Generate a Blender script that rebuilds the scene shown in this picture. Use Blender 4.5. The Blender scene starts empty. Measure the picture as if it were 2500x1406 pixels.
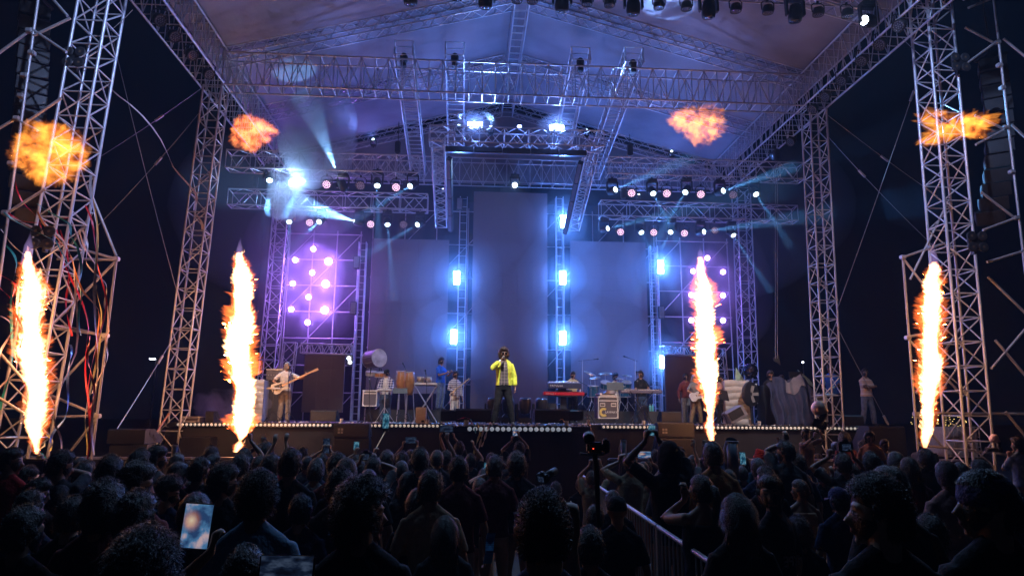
import bpy, bmesh, math, random
import time; T0 = time.time()
import numpy as np
from mathutils import Vector, Matrix, Quaternion
from math import radians as R, sin, cos, pi
random.seed(4); rng = np.random.default_rng(4)
S = bpy.context.scene
COL = S.collection
# ---------------------------------------------------------------- camera
YAW, PITCH, ROLL, EYE = R(3.7), R(10.6), R(0.4), 2.07
cf = Vector((sin(YAW)*cos(PITCH), cos(YAW)*cos(PITCH), sin(PITCH)))
_r0 = Vector((cos(YAW), -sin(YAW), 0)); _u0 = _r0.cross(cf)
cr = (_r0*cos(ROLL) + _u0*sin(ROLL)).normalized(); cu = cr.cross(cf)
CP = Vector((0, 0, EYE)); FPX = 1667.0
cam = bpy.data.cameras.new('camera'); cam.sensor_width = 36.0; cam.lens = FPX/2500*36.0
cam.clip_end = 600; cam.clip_start = 0.05
camo = bpy.data.objects.new('camera', cam); COL.objects.link(camo)
camo.matrix_world = Matrix.Translation(CP) @ Matrix((cr, cu, -cf)).transposed().to_4x4()
S.camera = camo
def at(x, y, Y=None, Z=None):
    """a point of the photograph (2500 x 1406) at a known distance Y or height Z"""
    d = cf + cr*((x-1250)/FPX) + cu*((703-y)/FPX)
    t = Y/d.y if Y is not None else (Z-EYE)/d.z
    return CP + d*t
# ---------------------------------------------------------------- world, exposure, render
W = bpy.data.worlds.new('World'); S.world = W; W.use_nodes = True
bg = W.node_tree.nodes['Background']; bg.inputs[0].default_value = (0.08, 0.20, 0.70, 1); bg.inputs[1].default_value = 0.006
S.view_settings.view_transform = 'Standard'; S.view_settings.look = 'None'
S.view_settings.exposure = 0.0; S.view_settings.gamma = 1.0; S.view_settings.use_curve_mapping = False
S.render.engine = 'CYCLES'
cy = S.cycles
cy.use_denoising = True
try: cy.denoiser = 'OPENIMAGEDENOISE'
except Exception: pass
cy.max_bounces = 5; cy.diffuse_bounces = 2; cy.glossy_bounces = 2; cy.transmission_bounces = 4
cy.volume_bounces = 0; cy.transparent_max_bounces = 12
cy.sample_clamp_indirect = 2.0; cy.sample_clamp_direct = 0.0
cy.volume_step_rate = 1.0; cy.volume_max_steps = 256
cy.use_adaptive_sampling = False
cy.caustics_reflective = False; cy.caustics_refractive = False
# ---------------------------------------------------------------- materials
MATS = {}
def M(name, col=(.5,.5,.5), rough=.5, metal=0, vary=.15, scale=8, bump=.0, emit=None, es=0, spec=.5, two=None, coat=0):
    if name in MATS: return MATS[name]
    m = bpy.data.materials.new(name); m.use_nodes = True; nt = m.node_tree; N = nt.nodes; L = nt.links
    b = N['Principled BSDF']; b.inputs['Roughness'].default_value = rough; b.inputs['Metallic'].default_value = metal
    b.inputs['Specular IOR Level'].default_value = spec; b.inputs['Coat Weight'].default_value = coat
    tc = N.new('ShaderNodeTexCoord'); nz = N.new('ShaderNodeTexNoise'); nz.inputs['Scale'].default_value = scale
    nz.inputs['Detail'].default_value = 5; L.new(tc.outputs['Object'], nz.inputs['Vector'])
    cr_ = N.new('ShaderNodeValToRGB'); c2 = two or tuple(max(0, c*(1-2*vary)) for c in col)
    cr_.color_ramp.elements[0].position = .3; cr_.color_ramp.elements[1].position = .7
    cr_.color_ramp.elements[0].color = (*c2, 1); cr_.color_ramp.elements[1].color = (*col, 1)
    L.new(nz.outputs['Fac'], cr_.inputs['Fac']); L.new(cr_.outputs['Color'], b.inputs['Base Color'])
    if bump:
        bp = N.new('ShaderNodeBump'); bp.inputs['Strength'].default_value = bump; bp.inputs['Distance'].default_value = .05
        L.new(nz.outputs['Fac'], bp.inputs['Height']); L.new(bp.outputs['Normal'], b.inputs['Normal'])
    if emit: b.inputs['Emission Color'].default_value = (*emit, 1); b.inputs['Emission Strength'].default_value = es
    MATS[name] = m; return m
ALU = M('aluminium_tube', (.66,.68,.73), .38, .40, .22, 5)
STEEL = M('galvanised_tube', (.55,.53,.54), .45, .45, .25, 5)
BLK = M('black_metal', (.018,.018,.02), .42, .2, .2, 6)
BLKP = M('black_plastic', (.02,.02,.023), .5, 0, .2, 6)
CLOTH = M('black_stage_cloth', (.015,.014,.018), .95, 0, .25, 1.2, .4)
CANVAS = M('roof_canvas', (.30,.30,.34), .6, 0, .22, .55, .6)
LED = M('led_wall', (.17,.12,.125), .6, 0, .12, 60)
DECK = M('stage_deck', (.022,.022,.025), .5, 0, .35, 2.5, .1)
GROUND = M('dry_ground', (.09,.075,.06), .95, 0, .3, 1.5, .4)
SPK = M('speaker_grille', (.022,.021,.024), .6, .1, .25, 120)
GREY = M('grey_housing', (.25,.25,.27), .5, 0, .1)
WHITE = M('white_cloth', (.55,.53,.52), .85, 0, .12, 5, .4)
WIRE = M('steel_wire', (.35,.33,.33), .5, .7, .1)
# ---------------------------------------------------------------- object helpers
def link(o, parent=None):
    COL.objects.link(o)
    if parent is not None: o.parent = parent
    return o
def tag(o, label=None, cat=None, group=None, kind=None):
    if label: o['label'] = label
    if cat: o['category'] = cat
    if group: o['group'] = group
    if kind: o['kind'] = kind
    return o
def thing(name, label, cat, loc=(0,0,0), group=None):
    o = bpy.data.objects.new(name, None); link(o); o.location = loc; o.empty_display_size = .1
    return tag(o, label, cat, group)
def mesh(name, vs, fs, mat=None, smooth=False):
    me = bpy.data.meshes.new(name); me.from_pydata([tuple(v) for v in vs], [], fs); me.update()
    if mat:
        for m_ in (mat if isinstance(mat, (list, tuple)) else [mat]): me.materials.append(m_)
    if smooth: me.shade_smooth()
    return me
def put(name, me, parent=None, loc=None, mtx=None):
    """link mesh data; loc and mtx are world values, made relative to a parent that is only translated"""
    o = bpy.data.objects.new(name, me); link(o, parent)
    off = origin(parent)
    if mtx is not None: o.matrix_basis = Matrix.Translation(-off) @ mtx
    else: o.location = (Vector(loc) if loc is not None else Vector((0,0,0))) - off
    return o
def origin(p):
    v = Vector((0,0,0))
    while p is not None: v = v + p.location; p = p.parent
    return v
class MB:
    """collects shapes, in world coordinates, for ONE mesh"""
    def __init__(s): s.v = []; s.f = []; s.mi = []; s.cur = 0
    def add(s, vs, fs):
        n = len(s.v); s.v += [Vector(v) for v in vs]; s.f += [tuple(i+n for i in f) for f in fs]; s.mi += [s.cur]*len(fs); return s
    def box(s, c, d, m=None, bev=0):
        c = Vector(c); x, y, z = [q/2 for q in d]; b = min(bev, x*.9, y*.9, z*.9)
        if b <= 0:
            vs = [Vector((i*x, j*y, k*z)) for i in (-1,1) for j in (-1,1) for k in (-1,1)]
            fs = [(0,1,3,2),(4,6,7,5),(0,4,5,1),(2,3,7,6),(0,2,6,4),(1,5,7,3)]
        else:
            bm = bmesh.new(); bmesh.ops.create_cube(bm, size=1); bmesh.ops.scale(bm, vec=(2*x,2*y,2*z), verts=bm.verts)
            bmesh.ops.bevel(bm, geom=bm.edges[:], offset=b, segments=2, affect='EDGES')
            bm.verts.index_update(); vs = [v.co.copy() for v in bm.verts]; fs = [tuple(v.index for v in f.verts) for f in bm.faces]; bm.free()
        m = m or Matrix()
        return s.add([c + (m.to_3x3() @ v) for v in vs], fs)
    def tube(s, pts, r, n=8, cap=True):
        pts = [Vector(p) for p in pts]; rr = r if isinstance(r, (list, tuple)) else [r]*len(pts)
        vs = []; ref = None
        for i, p in enumerate(pts):
            t = (pts[min(i+1, len(pts)-1)] - pts[max(i-1, 0)]).normalized()
            if ref is None: ref = t.orthogonal()
            a = (ref - t*ref.dot(t)).normalized(); ref = a; b = t.cross(a)
            q = rr[i]; q = q if isinstance(q, (tuple, list)) else (q, q)
            vs += [p + a*(cos(2*pi*k/n)*q[0]) + b*(sin(2*pi*k/n)*q[1]) for k in range(n)]
        fs = [(i*n+k, i*n+(k+1) % n, (i+1)*n+(k+1) % n, (i+1)*n+k) for i in range(len(pts)-1) for k in range(n)]
        if cap: fs += [tuple(range(n-1, -1, -1)), tuple((len(pts)-1)*n+k for k in range(n))]
        return s.add(vs, fs)
    def lathe(s, c, prof, axis=(0,0,1), n=16):
        q = Vector((0,0,1)).rotation_difference(Vector(axis)).to_matrix(); c = Vector(c)
        vs = [c + q @ Vector((r_*cos(2*pi*k/n), r_*sin(2*pi*k/n), z)) for r_, z in prof for k in range(n)]
        fs = [(i*n+k, i*n+(k+1) % n, (i+1)*n+(k+1) % n, (i+1)*n+k) for i in range(len(prof)-1) for k in range(n)]
        fs += [tuple(range(n-1, -1, -1)), tuple((len(prof)-1)*n+k for k in range(n))]
        return s.add(vs, fs)
    def prism(s, poly, a, b):
        """polygon poly (list of 3-D points) swept from offset a to offset b"""
        n = len(poly); a, b = Vector(a), Vector(b)
        return s.add([Vector(p)+a for p in poly]+[Vector(p)+b for p in poly],
                     [tuple(range(n-1, -1, -1)), tuple(range(n, 2*n))] + [(i, (i+1) % n, n+(i+1) % n, n+i) for i in range(n)])
    def grid(s, P, nu, nv):
        vs = [P(i/nu, j/nv) for j in range(nv+1) for i in range(nu+1)]
        return s.add(vs, [(j*(nu+1)+i, j*(nu+1)+i+1, (j+1)*(nu+1)+i+1, (j+1)*(nu+1)+i) for j in range(nv) for i in range(nu)])
    def build(s, name, mat, parent=None, smooth=False, kind=None, label=None):
        off = origin(parent)
        me = mesh(name, [v-off for v in s.v], s.f, mat)
        if len(me.materials) > 1: me.polygons.foreach_set('material_index', s.mi)
        if smooth: me.shade_smooth()
        o = bpy.data.objects.new(name, me); link(o, parent)
        if kind: o['kind'] = kind
        if label: o['label'] = label
        return o
def one(shape, name, mat, parent=None, **k): return shape.build(name, mat, parent, **k)
# shared unit tube (radius 1, length 1 along z)
def unit_tube(n, mat, name):
    vs = [(cos(2*pi*k/n), sin(2*pi*k/n), z) for z in (0, 1) for k in range(n)]
    me = mesh(name, vs, [(k, (k+1) % n, n+(k+1) % n, n+k) for k in range(n)] + [tuple(range(n-1, -1, -1)), tuple(range(n, 2*n))], mat)
    me.polygons.foreach_set('use_smooth', [True]*n+[False]*2); return me
UT = {}
def stick(name, p, q, r, mat, parent=None, n=8):
    key = (mat.name, n, name)
    if key not in UT: UT[key] = unit_tube(n, mat, name)
    p, q = Vector(p), Vector(q); d = q-p
    m = Matrix.Translation(p) @ Vector((0,0,1)).rotation_difference(d).to_matrix().to_4x4() @ Matrix.Diagonal((r, r, d.length, 1))
    return put(name, UT[key], parent, mtx=m)
def truss(name, label, A, B, w, h, n, up=(0,0,1), side=None, group=None, style='zig', rc=.026, rb=.014, mat=None, joined=False, faces='lrtb', cat='truss', verts=True, jitter=0):
    """box truss, A and B at the middle of its lower face; w wide, h high, n bays"""
    mat = mat or ALU; A, B = Vector(A), Vector(B); L_ = B-A; u = L_.normalized(); up = Vector(up)
    s = (Vector(side) if side else u.cross(up)).normalized(); t = s.cross(u).normalized()
    if t.dot(up) < 0: t = -t
    root = thing(name, label, cat, A, group)
    c = {'bl': -s*w/2, 'br': s*w/2, 'tl': -s*w/2+t*h, 'tr': s*w/2+t*h}
    mb = MB() if joined else None
    def brace(p, q, r=rb):
        if joined: mb.tube([p, q], r, 4, cap=False)
        else: stick('brace', p, q, r, mat, root, 6)
    for k in c: stick('chord', A+c[k], B+c[k], rc, mat, root, 8)
    F = {'l': ('bl','tl'), 'r': ('br','tr'), 'b': ('bl','br'), 't': ('tl','tr')}
    for fi, fc in enumerate(faces):
        a, b = F[fc]
        for i in range(n):
            p0, p1 = A+L_*(i/n), A+L_*((i+1)/n)
            if style == 'ladder' and fc in 'tb':
                brace(p0+c[a], p0+c[b]); continue
            if (i+fi) % 2 == 0: brace(p0+c[a], p1+c[b])
            else: brace(p0+c[b], p1+c[a])
            if verts and (style != 'zig' or i % 2 == 0): brace(p0+c[a], p0+c[b])
        brace(B+c[a], B+c[b])
    if joined: mb.build('lacing', mat, root, kind='stuff')
    return root
# ================================================================ the setting
STZ = 1.85                                    # height of the stage deck
g = MB().box((0, 60, -.1), (400, 400, .2)).build('ground', GROUND); g['kind'] = 'structure'
deck = thing('stage', 'long black concert stage with a short thrust in the middle', 'stage', (1.8, 19, 0))
deck.location = (1.8, 19, 0)
MB().box((1.85, 24, STZ-.06), (19.5, 10, .12)).build('deck', DECK, deck)
MB().box((1.1, 17.08, STZ-.062), (3.3, 3.84, .12)).build('thrust_deck', DECK, deck)
def drape(x0, x1, y, z0, z1, seed=0, amp=.02):
    return MB().grid(lambda a, b: Vector((x0+(x1-x0)*a, y + amp*sin(a*abs(x1-x0)*9+seed)*(.3+.7*b)*(.6+.4*sin(a*37)), z1+(z0-z1)*b)), max(8, int(abs(x1-x0)*14)), 3)
for i, (x0, x1, y) in enumerate([(-7.9,-.56,18.97),(2.76,11.6,18.97)]): drape(x0, x1, y, .02, STZ-.13, i).build('front_drape', CLOTH, deck, smooth=True)
drape(-.55, 2.75, 15.13, .02, STZ-.13, 3).build('front_drape', CLOTH, deck, smooth=True)
for x in (-.56, 2.76): MB().grid(lambda a, b: Vector((x+.01*sin(a*40), 15.14+3.83*a, STZ-.13+(-STZ+.15)*b)), 30, 2).build('side_drape', CLOTH, deck, smooth=True)
for x in (-7.93, 11.62): MB().grid(lambda a, b: Vector((x+.01*sin(a*60), 19+9.9*a, STZ-.13+(-STZ+.15)*b)), 50, 2).build('side_drape', CLOTH, deck, smooth=True)
# risers at the back of the stage
for nm, lb, x0, x1, y0, y1 in [('stage_riser', 'black riser under the percussion and the blue-shirted player', -3.3, -.5, 23.0, 25.6),
                          ('stage_riser', 'black riser under the drum kit and the red keyboard', 2.9, 7.6, 22.6, 25.4)]:
    tag(MB().box(((x0+x1)/2, (y0+y1)/2, STZ+.2), (x1-x0, y1-y0, .4), bev=.01).build(nm, DECK), lb, 'riser')
# LED walls: tall blank screens of square cabinets
def led_wall(label, xl, yt, xr, yb, Y, nx, nz):
    a, b = at(xl, yt, Y=Y), at(xr, yt, Y=Y); x0, x1, z1 = a.x, b.x, (a.z+b.z)/2; z0 = max(STZ+.3, at((xl+xr)/2, yb, Y=Y).z)
    r_ = thing('led_screen', label, 'screen', ((x0+x1)/2, Y, z0))
    cw, ch = (x1-x0)/nx, (z1-z0)/nz; me = None
    for i in range(nx):
        for k in range(nz):
            if me is None:
                mb = MB().box((0,0,0), (cw-.002, .09, ch-.002), bev=.001); me = mesh('screen_tile', mb.v, mb.f, LED)
            o = put('screen_tile', me, r_, (x0+cw*(i+.5), Y+.05+random.uniform(-.0015,.0015), z0+ch*(k+.5)))
    MB().box(((x0+x1)/2, Y+.18, (z0+z1)/2), (x1-x0-.1, .12, z1-z0-.1)).build('rear_frame', BLK, r_)
led_wall('tallest blank LED screen, in the middle behind the singer', 1157, 470, 1336, 1000, 26.0, 5, 15)
led_wall('tall blank LED screen left of the tallest one, behind the tabla drums', 910, 584, 1097, 960, 26.6, 5, 12)
led_wall('tall blank LED screen right of the tallest one, behind the drummer', 1392, 590, 1576, 960, 26.6, 5, 12)
led_wall('small dark LED screen low behind the bass player in white', 744, 866, 843, 1010, 25.4, 3, 4)
led_wall('small dark LED screen low at stage right behind the man in maroon', 1622, 868, 1700, 1010, 25.4, 2, 4)
# backdrop behind everything on the stage
tag(MB().grid(lambda a, b: Vector((-8.9+21*a, 29.2+.06*sin(a*130)+.03*sin(a*47), 11.3*(1-b)+.1)), 300, 2).build('backdrop_cloth', CLOTH, smooth=True), 'black cloth hung behind the scaffolds and screens', 'backdrop')
# roof canvas: two slopes per bay between the gable arches
XL, XR, XM = -7.5, 10.45, 1.46; ZB, ZE, ZR = 11.4, 12.4, 14.55
ARCH = [8.0, 11.6, 15.4, 19.0, 22.8, 26.7]
roof = thing('stage_roof', 'pale canvas gable roof stretched over the trusses', 'roof', (XM, 17, ZR))
for i in range(len(ARCH)-1):
    for sd, xe in ((-1, XL-.3), (1, XR+.3)):
        y0, y1 = ARCH[i]+.004, ARCH[i+1]-.004
        def P(a, b):
            sag = -.16*sin(pi*a)*sin(pi*b); wr = .012*sin(a*60+b*22+i*3)*sin(b*30+a*9)*(1-.3*b)
            return Vector((XM+(xe-XM)*b, y0+(y1-y0)*a, ZR+.42+(ZE+.02-ZR-.42)*b+sag+wr))
        MB().grid(P, 24, 60).build('canvas_panel', CANVAS, roof, smooth=True)
# rear gable wall of the roof
MB().grid(lambda a, b: Vector((XL+(XR-XL)*a, 27.05+.03*sin(a*50), 11.5+(((ZR+.38) if a is None else (ZE+(ZR+.3-ZE)*(1-abs(2*a-1))))-11.5)*b)), 60, 6).build('gable_cloth', CANVAS, roof, smooth=True)
# ================================================================ trusses of the roof
for i, Y in enumerate((19.0, 26.7)):
    truss('roof_truss', ['wide horizontal truss across the front of the stage between the posts', 'wide horizontal truss at the back of the stage roof'][i],
          (XL+.3, Y, ZB-.02), (XR-.3, Y, ZB-.02), .55, 1.0, 44 if i == 0 else 36, style='ladder', rc=.027, rb=.015, joined=(i == 1))
truss('roof_truss', 'horizontal truss nearest the camera, over the top of the picture', (XL+.3, 11.6, ZB+.1), (XR-.3, 11.6, ZB+.1), .55, 1.0, 30, style='ladder', joined=True)
for i, (x, lb) in enumerate(((XL, 'left'), (XR, 'right'))):
    truss('eave_truss', f'deep truss along the {lb} eave of the stage roof, running front to back', (x, 8, ZB), (x, 26.7, ZB), .75, 1.05, 46, style='ladder', rc=.03, rb=.014, cat='truss')
for i, Y in enumerate(ARCH):
    nm = ['over the camera', 'above the hung lamps', 'just inside the front edge', 'over the front cross truss', 'behind the front cross truss', 'at the back edge'][i]
    for sd, xe, w_ in ((-1, XL+.35, 'left'), (1, XR-.35, 'right')):
        truss('rafter_truss', f'{w_} rafter truss of the roof gable {nm}', (xe, Y, ZE-.25), (XM+sd*.22, Y, ZR-.12), .42, .42, 26, joined=(i not in (2, 3)), rc=.022, rb=.012, verts=False)
truss('ridge_truss', 'ladder-like ridge truss running back along the peak of the roof', (XM, 8, ZR-.25), (XM, 26.6, ZR-.25), .44, .5, 44, style='ladder', rc=.022, rb=.013)
# longitudinal ladders over the stage, each ends in a small frame with a hoist
for i, (x, y, x2, y2, nm) in enumerate([(984,134,1042,396,'outer left'), (1110,134,1142,318,'inner left'), (1420,146,1392,330,'inner right'), (1550,150,1478,400,'outer right')]):
    a = at(x, y, Z=ZE+.1); a2 = Vector((a.x, 24.6, a.z-.1))
    truss('ladder_truss', f'{nm} ladder truss hanging front to back above the stage', a, (a.x, 25.6 if i in (0,3) else 22.6, ZB-.1), .55, .5, 26 if i in (0,3) else 16, style='ladder', rc=.022, rb=.013)
    h = thing('chain_hoist', f'black chain hoist in the end of the {nm} ladder truss', 'hoist', a+Vector((0,.25,.1)))
    MB().lathe(a+Vector((0,.25,-.12)), [(.05,0),(.11,.03),(.12,.2),(.07,.28)], n=10).build('motor', BLKP, h, smooth=True)
    MB().box(a+Vector((0,.25,-.2)), (.16,.2,.12), bev=.02).build('chain_bag', BLKP, h)
# posts that carry the front of the roof
def tower(name, label, A, B, w, n, group=None, **k):
    return truss(name, label, A, B, w, w, n, up=(0,1,0), side=(1,0,0), group=group, style='x', cat='truss tower', **k)
tower('post_tower', 'square truss tower holding up the left front corner of the roof', (-7.78, 18.75, 0), (-7.45, 18.75, ZB-.05), .52, 21, rc=.029, rb=.016)
tower('post_tower', 'square truss tower holding up the right front corner of the roof', (10.18, 18.75, 0), (10.5, 18.75, ZB-.05), .52, 21, rc=.029, rb=.016)
a = at(655, 900, Y=26.3); b = at(690, 560, Y=26.3)
tower('post_tower', 'square truss tower at the left rear of the stage behind the purple lamps', (a.x-.1, 26.3, STZ), (a.x+.05, 26.3, ZB), .56, 17, rc=.028, rb=.015)
a = at(1832, 900, Y=26.3)
tower('post_tower', 'square truss tower at the right rear of the stage', (a.x, 26.3, STZ), (a.x+.15, 26.3, ZB), .56, 17, rc=.028, rb=.015)
# the two PA towers beside the stage
def mid(x, y, Y): return at(x, y, Y=Y)
a, b = mid(28, 1100, 13.6), mid(228, 0, 13.6); d_ = (b-a)/(b.z-a.z)
PAL0 = a - d_*a.z; PAL1 = a + d_*(15.5-a.z)
tower('pa_tower', 'tall truss tower with the left loudspeaker array, ribbons tied round it', PAL0, PAL1, .62, 29, rc=.032, rb=.017)
a, b = mid(2394, 1120, 14.2), mid(2292, 0, 14.2); d_ = (b-a)/(b.z-a.z)
PAR0 = a - d_*a.z; PAR1 = a + d_*(15.5-a.z)
tower('pa_tower', 'tall truss tower with the right loudspeaker array', PAR0, PAR1, .62, 29, rc=.032, rb=.017)
# hung lamp trusses
def hung(label, x0, x1, yl, yr, Y, n, group=None):
    a, b = at(x0, yl, Y=Y), at(x1, yr, Y=Y); z = (a.z+b.z)/2
    truss('lamp_truss', label, (a.x, Y, z), (b.x, Y, z), .5, .58, n, rc=.025, rb=.015, mat=ALU)
    for t in (.12, .88):
        p = Vector((a.x+(b.x-a.x)*t, Y, z+.58)); w = thing('hoist_chain', f'hoist chain above the {"left" if t < .5 else "right"} end of the ' + label.replace(' of the stage',''), 'chain', p)
        stick('chain', p, (p.x, p.y, ZB+.2), .012, BLK, w, 6); MB().box(p+Vector((0,0,.35)), (.18,.18,.42), bev=.03).build('hoist_body', BLKP, w)
    return a.x, b.x, z
TL1 = hung('upper lamp truss on the left of the stage', 556, 1024, 415, 428, 21.4, 16)
TL2 = hung('lower lamp truss on the left of the stage', 560, 1044, 505, 515, 24.2, 14)
TR1 = hung('upper lamp truss on the right of the stage', 1482, 1956, 432, 440, 21.8, 16)
TR2 = hung('lower lamp truss on the right of the stage', 1465, 1942, 530, 543, 24.2, 14)
# central U-shaped frame
p0, p1 = at(1068, 350, Y=20), at(1452, 366, Y=20); zf = (p0.z+p1.z)/2; q0, q1 = at(1090, 560, Y=24.3), at(1424, 560, Y=24.3); zb = (q0.z+q1.z)/2
truss('u_frame_truss', 'front beam of the tilted U-shaped frame over the singer, under two white strobes', (p0.x-.25, 20, zf), (p1.x+.25, 20, zf), .5, .5, 14, rc=.025, rb=.015)
truss('u_frame_truss', 'left arm of the tilted U-shaped frame over the singer', (p0.x, 20.3, zf), (p0.x, 24.3, zb), .4, .4, 16, rc=.025, rb=.014)
truss('u_frame_truss', 'right arm of the tilted U-shaped frame over the singer', (p1.x, 20.3, zf), (p1.x, 24.3, zb), .4, .4, 16, rc=.025, rb=.014)
# ================================================================ scaffolding behind the screens
def scaffold(name, label, x0, x1, Y, z0, z1, nx, nz, r=.024, diag=1, mat=None, dy=0, group=None):
    mat = mat or STEEL; t = thing(name, label, 'scaffold', ((x0+x1)/2, Y, z0), group)
    X = [x0+(x1-x0)*i/nx for i in range(nx+1)]; Zs = [z0+(z1-z0)*k/nz for k in range(nz+1)]
    for yy in ([Y] if not dy else [Y, Y+dy]):
        for x in X: stick('standard', (x, yy, z0), (x, yy, z1+.15), r, mat, t)
        for z in Zs[1:]:
            for i in range(nx): stick('ledger', (X[i], yy, z), (X[i+1], yy, z), r*.9, mat, t)
        for i in range(nx):
            for k in range(nz):
                if diag and (i+k) % 2 == 0: stick('diagonal', (X[i], yy-.03, Zs[k]), (X[i+1], yy-.03, Zs[k+1]), r*.75, mat, t, 6)
                elif diag > 1: stick('diagonal', (X[i+1], yy-.03, Zs[k]), (X[i], yy-.03, Zs[k+1]), r*.75, mat, t, 6)
        for x in X:
            for z in Zs[1:]: MB().box((x, yy-.005, z), (.09,.08,.06), bev=.01).build('coupler', STEEL, t)
    if dy:
        for x in X:
            for z in Zs[1:]: stick('transom', (x, Y, z), (x, Y+dy, z), r*.9, mat, t)
    return t
def px_x(x, Y, y=700): return at(x, y, Y=Y).x
def px_z(y, Y, x=1250): return at(x, y, Y=Y).z
scaffold('scaffold_frame', 'tube scaffold behind the ten purple lamps left of the stage screens', px_x(700,26.8), px_x(876,26.8), 26.8, STZ, px_z(572,26.8,790), 3, 7)
scaffold('scaffold_frame', 'tube scaffold behind the purple lamps right of the stage screens', px_x(1606,26.8), px_x(1780,26.8), 26.8, STZ, px_z(590,26.8,1690), 3, 7)
scaffold('scaffold_frame', 'tube scaffold wall standing behind the tall centre screens', px_x(905,28), px_x(1600,28), 28, STZ, px_z(520,28,1250), 9, 6)
truss('small_truss', 'low goal-post truss beam above the small left screen', at(735,862,Y=25.2), at(858,866,Y=25.2), .3, .35, 10, rc=.02, rb=.011)
truss('small_truss', 'upright leg of the goal-post truss left of the small left screen', (px_x(706,25.2), 25.2, STZ), at(706,835,Y=25.2), .45, .3, 6, up=(0,1,0), side=(1,0,0), rc=.02, rb=.011)
truss('small_truss', 'low goal-post truss beam above the small right screen', at(1612,866,Y=25.2), at(1745,870,Y=25.2), .3, .35, 10, rc=.02, rb=.011)
truss('small_truss', 'upright leg of the goal-post truss at the right, near the folded cloth', (px_x(1758,25.2), 25.2, STZ), at(1758,850,Y=25.2), .4, .3, 6, up=(0,1,0), side=(1,0,0), rc=.02, rb=.011)
for nm, xs, yt in [('between the tallest screen and the left one', 1128, 480), ('between the tallest screen and the right one', 1368, 480), ('just left of the left screen', 880, 590), ('just right of the right screen', 1600, 600)]:
    x = px_x(xs, 26.2)
    truss('strobe_ladder', 'slim ladder truss ' + nm + ', holding white strobes', (x, 26.2, STZ), (x, 26.2, px_z(yt,26.2,xs)), .28, .28, 26, up=(0,1,0), side=(1,0,0), rc=.02, rb=.010, style='ladder', faces='lrt')
# ================================================================ noise for shapes
def _h(ix, iy, iz, s):
    n = (ix.astype(np.int64)*374761393 + iy.astype(np.int64)*668265263 + iz.astype(np.int64)*2147483647 + s*1274126177) & 0xffffffff
    n = ((n ^ (n >> 13))*1274126177) & 0xffffffff; n = (n ^ (n >> 16)) & 0xffffffff
    return n/4294967295.0
def vnoise(P, s=0):
    i = np.floor(P); f = P-i; f = f*f*(3-2*f); i = i.astype(np.int64); r_ = 0
    for dx in (0,1):
        for dy in (0,1):
            for dz in (0,1):
                w = (f[:,0] if dx else 1-f[:,0])*(f[:,1] if dy else 1-f[:,1])*(f[:,2] if dz else 1-f[:,2])
                r_ = r_ + w*_h(i[:,0]+dx, i[:,1]+dy, i[:,2]+dz, s)
    return r_*2-1
def fbm(P, o=4, s=0, ridge=False):
    P = np.asarray(P, float); a, t, r_ = 1., 0, 0
    for k in range(o):
        n = vnoise(P*2**k+17.3*k, s+k); n = (1-2*np.abs(n)) if ridge else n
        r_ = r_+a*n; t += a; a *= .55
    return r_/t
def vmat(name, col, st, nscale=0, col2=None, step=1.0, dens=0, scol=(1,1,1), aniso=0, lo=.35, hi=.65, absorb=None):
    """closed-body volume: glowing gas (st) or smoke (dens)"""
    m = bpy.data.materials.new(name); m.use_nodes = True; nt = m.node_tree; nt.nodes.clear(); N, L = nt.nodes, nt.links
    o = N.new('ShaderNodeOutputMaterial'); pv = N.new('ShaderNodeVolumePrincipled'); L.new(pv.outputs[0], o.inputs['Volume'])
    pv.inputs['Color'].default_value = (*scol, 1); pv.inputs['Anisotropy'].default_value = aniso; pv.inputs['Density'].default_value = dens
    pv.inputs['Emission Color'].default_value = (*col, 1); pv.inputs['Emission Strength'].default_value = st
    if nscale:
        tc = N.new('ShaderNodeTexCoord'); nz = N.new('ShaderNodeTexNoise'); nz.inputs['Scale'].default_value = nscale; nz.inputs['Detail'].default_value = 4; nz.inputs['Distortion'].default_value = .6
        mp = N.new('ShaderNodeMapRange'); mp.inputs['From Min'].default_value = lo; mp.inputs['From Max'].default_value = hi
        L.new(tc.outputs['Object'], nz.inputs['Vector']); L.new(nz.outputs['Fac'], mp.inputs['Value'])
        if st:
            mu = N.new('ShaderNodeMath'); mu.operation = 'MULTIPLY'; mu.inputs[1].default_value = st; L.new(mp.outputs[0], mu.inputs[0]); L.new(mu.outputs[0], pv.inputs['Emission Strength'])
            if col2:
                mx = N.new('ShaderNodeMix'); mx.data_type = 'RGBA'; mx.inputs['A'].default_value = (*col2, 1); mx.inputs['B'].default_value = (*col, 1)
                L.new(mp.outputs[0], mx.inputs['Factor']); L.new(mx.outputs['Result'], pv.inputs['Emission Color'])
        if dens:
            mu = N.new('ShaderNodeMath'); mu.operation = 'MULTIPLY'; mu.inputs[1].default_value = dens; L.new(mp.outputs[0], mu.inputs[0]); L.new(mu.outputs[0], pv.inputs['Density'])
    m.cycles.volume_step_rate = step; m.cycles.homogeneous_volume = not nscale
    return m
MIST = vmat('halo_mist', (0,0,0), 0, 0, None, 1, .12, (.85,.92,1), .2)  # mist for the bodies added as halos round lamps
def mist(x, y, rx, ry, Y, label, seed, dens=None):
    c = at(x, y, Y=Y); k = Y/FPX; bm = bmesh.new(); bmesh.ops.create_icosphere(bm, subdivisions=4, radius=1); P = np.array([v.co[:] for v in bm.verts]); fs = [tuple(v.index for v in f.verts) for f in bm.faces]; bm.free()
    V = P*(1+.18*fbm(P*1.2+seed, 2, seed))[:, None]*np.array([rx*k, (rx+ry)/2*k*.8, ry*k])
    o = put('mist', mesh('mist', V, fs, dens or MIST), None, loc=c); o['kind'] = 'stuff'; o['label'] = label
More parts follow.
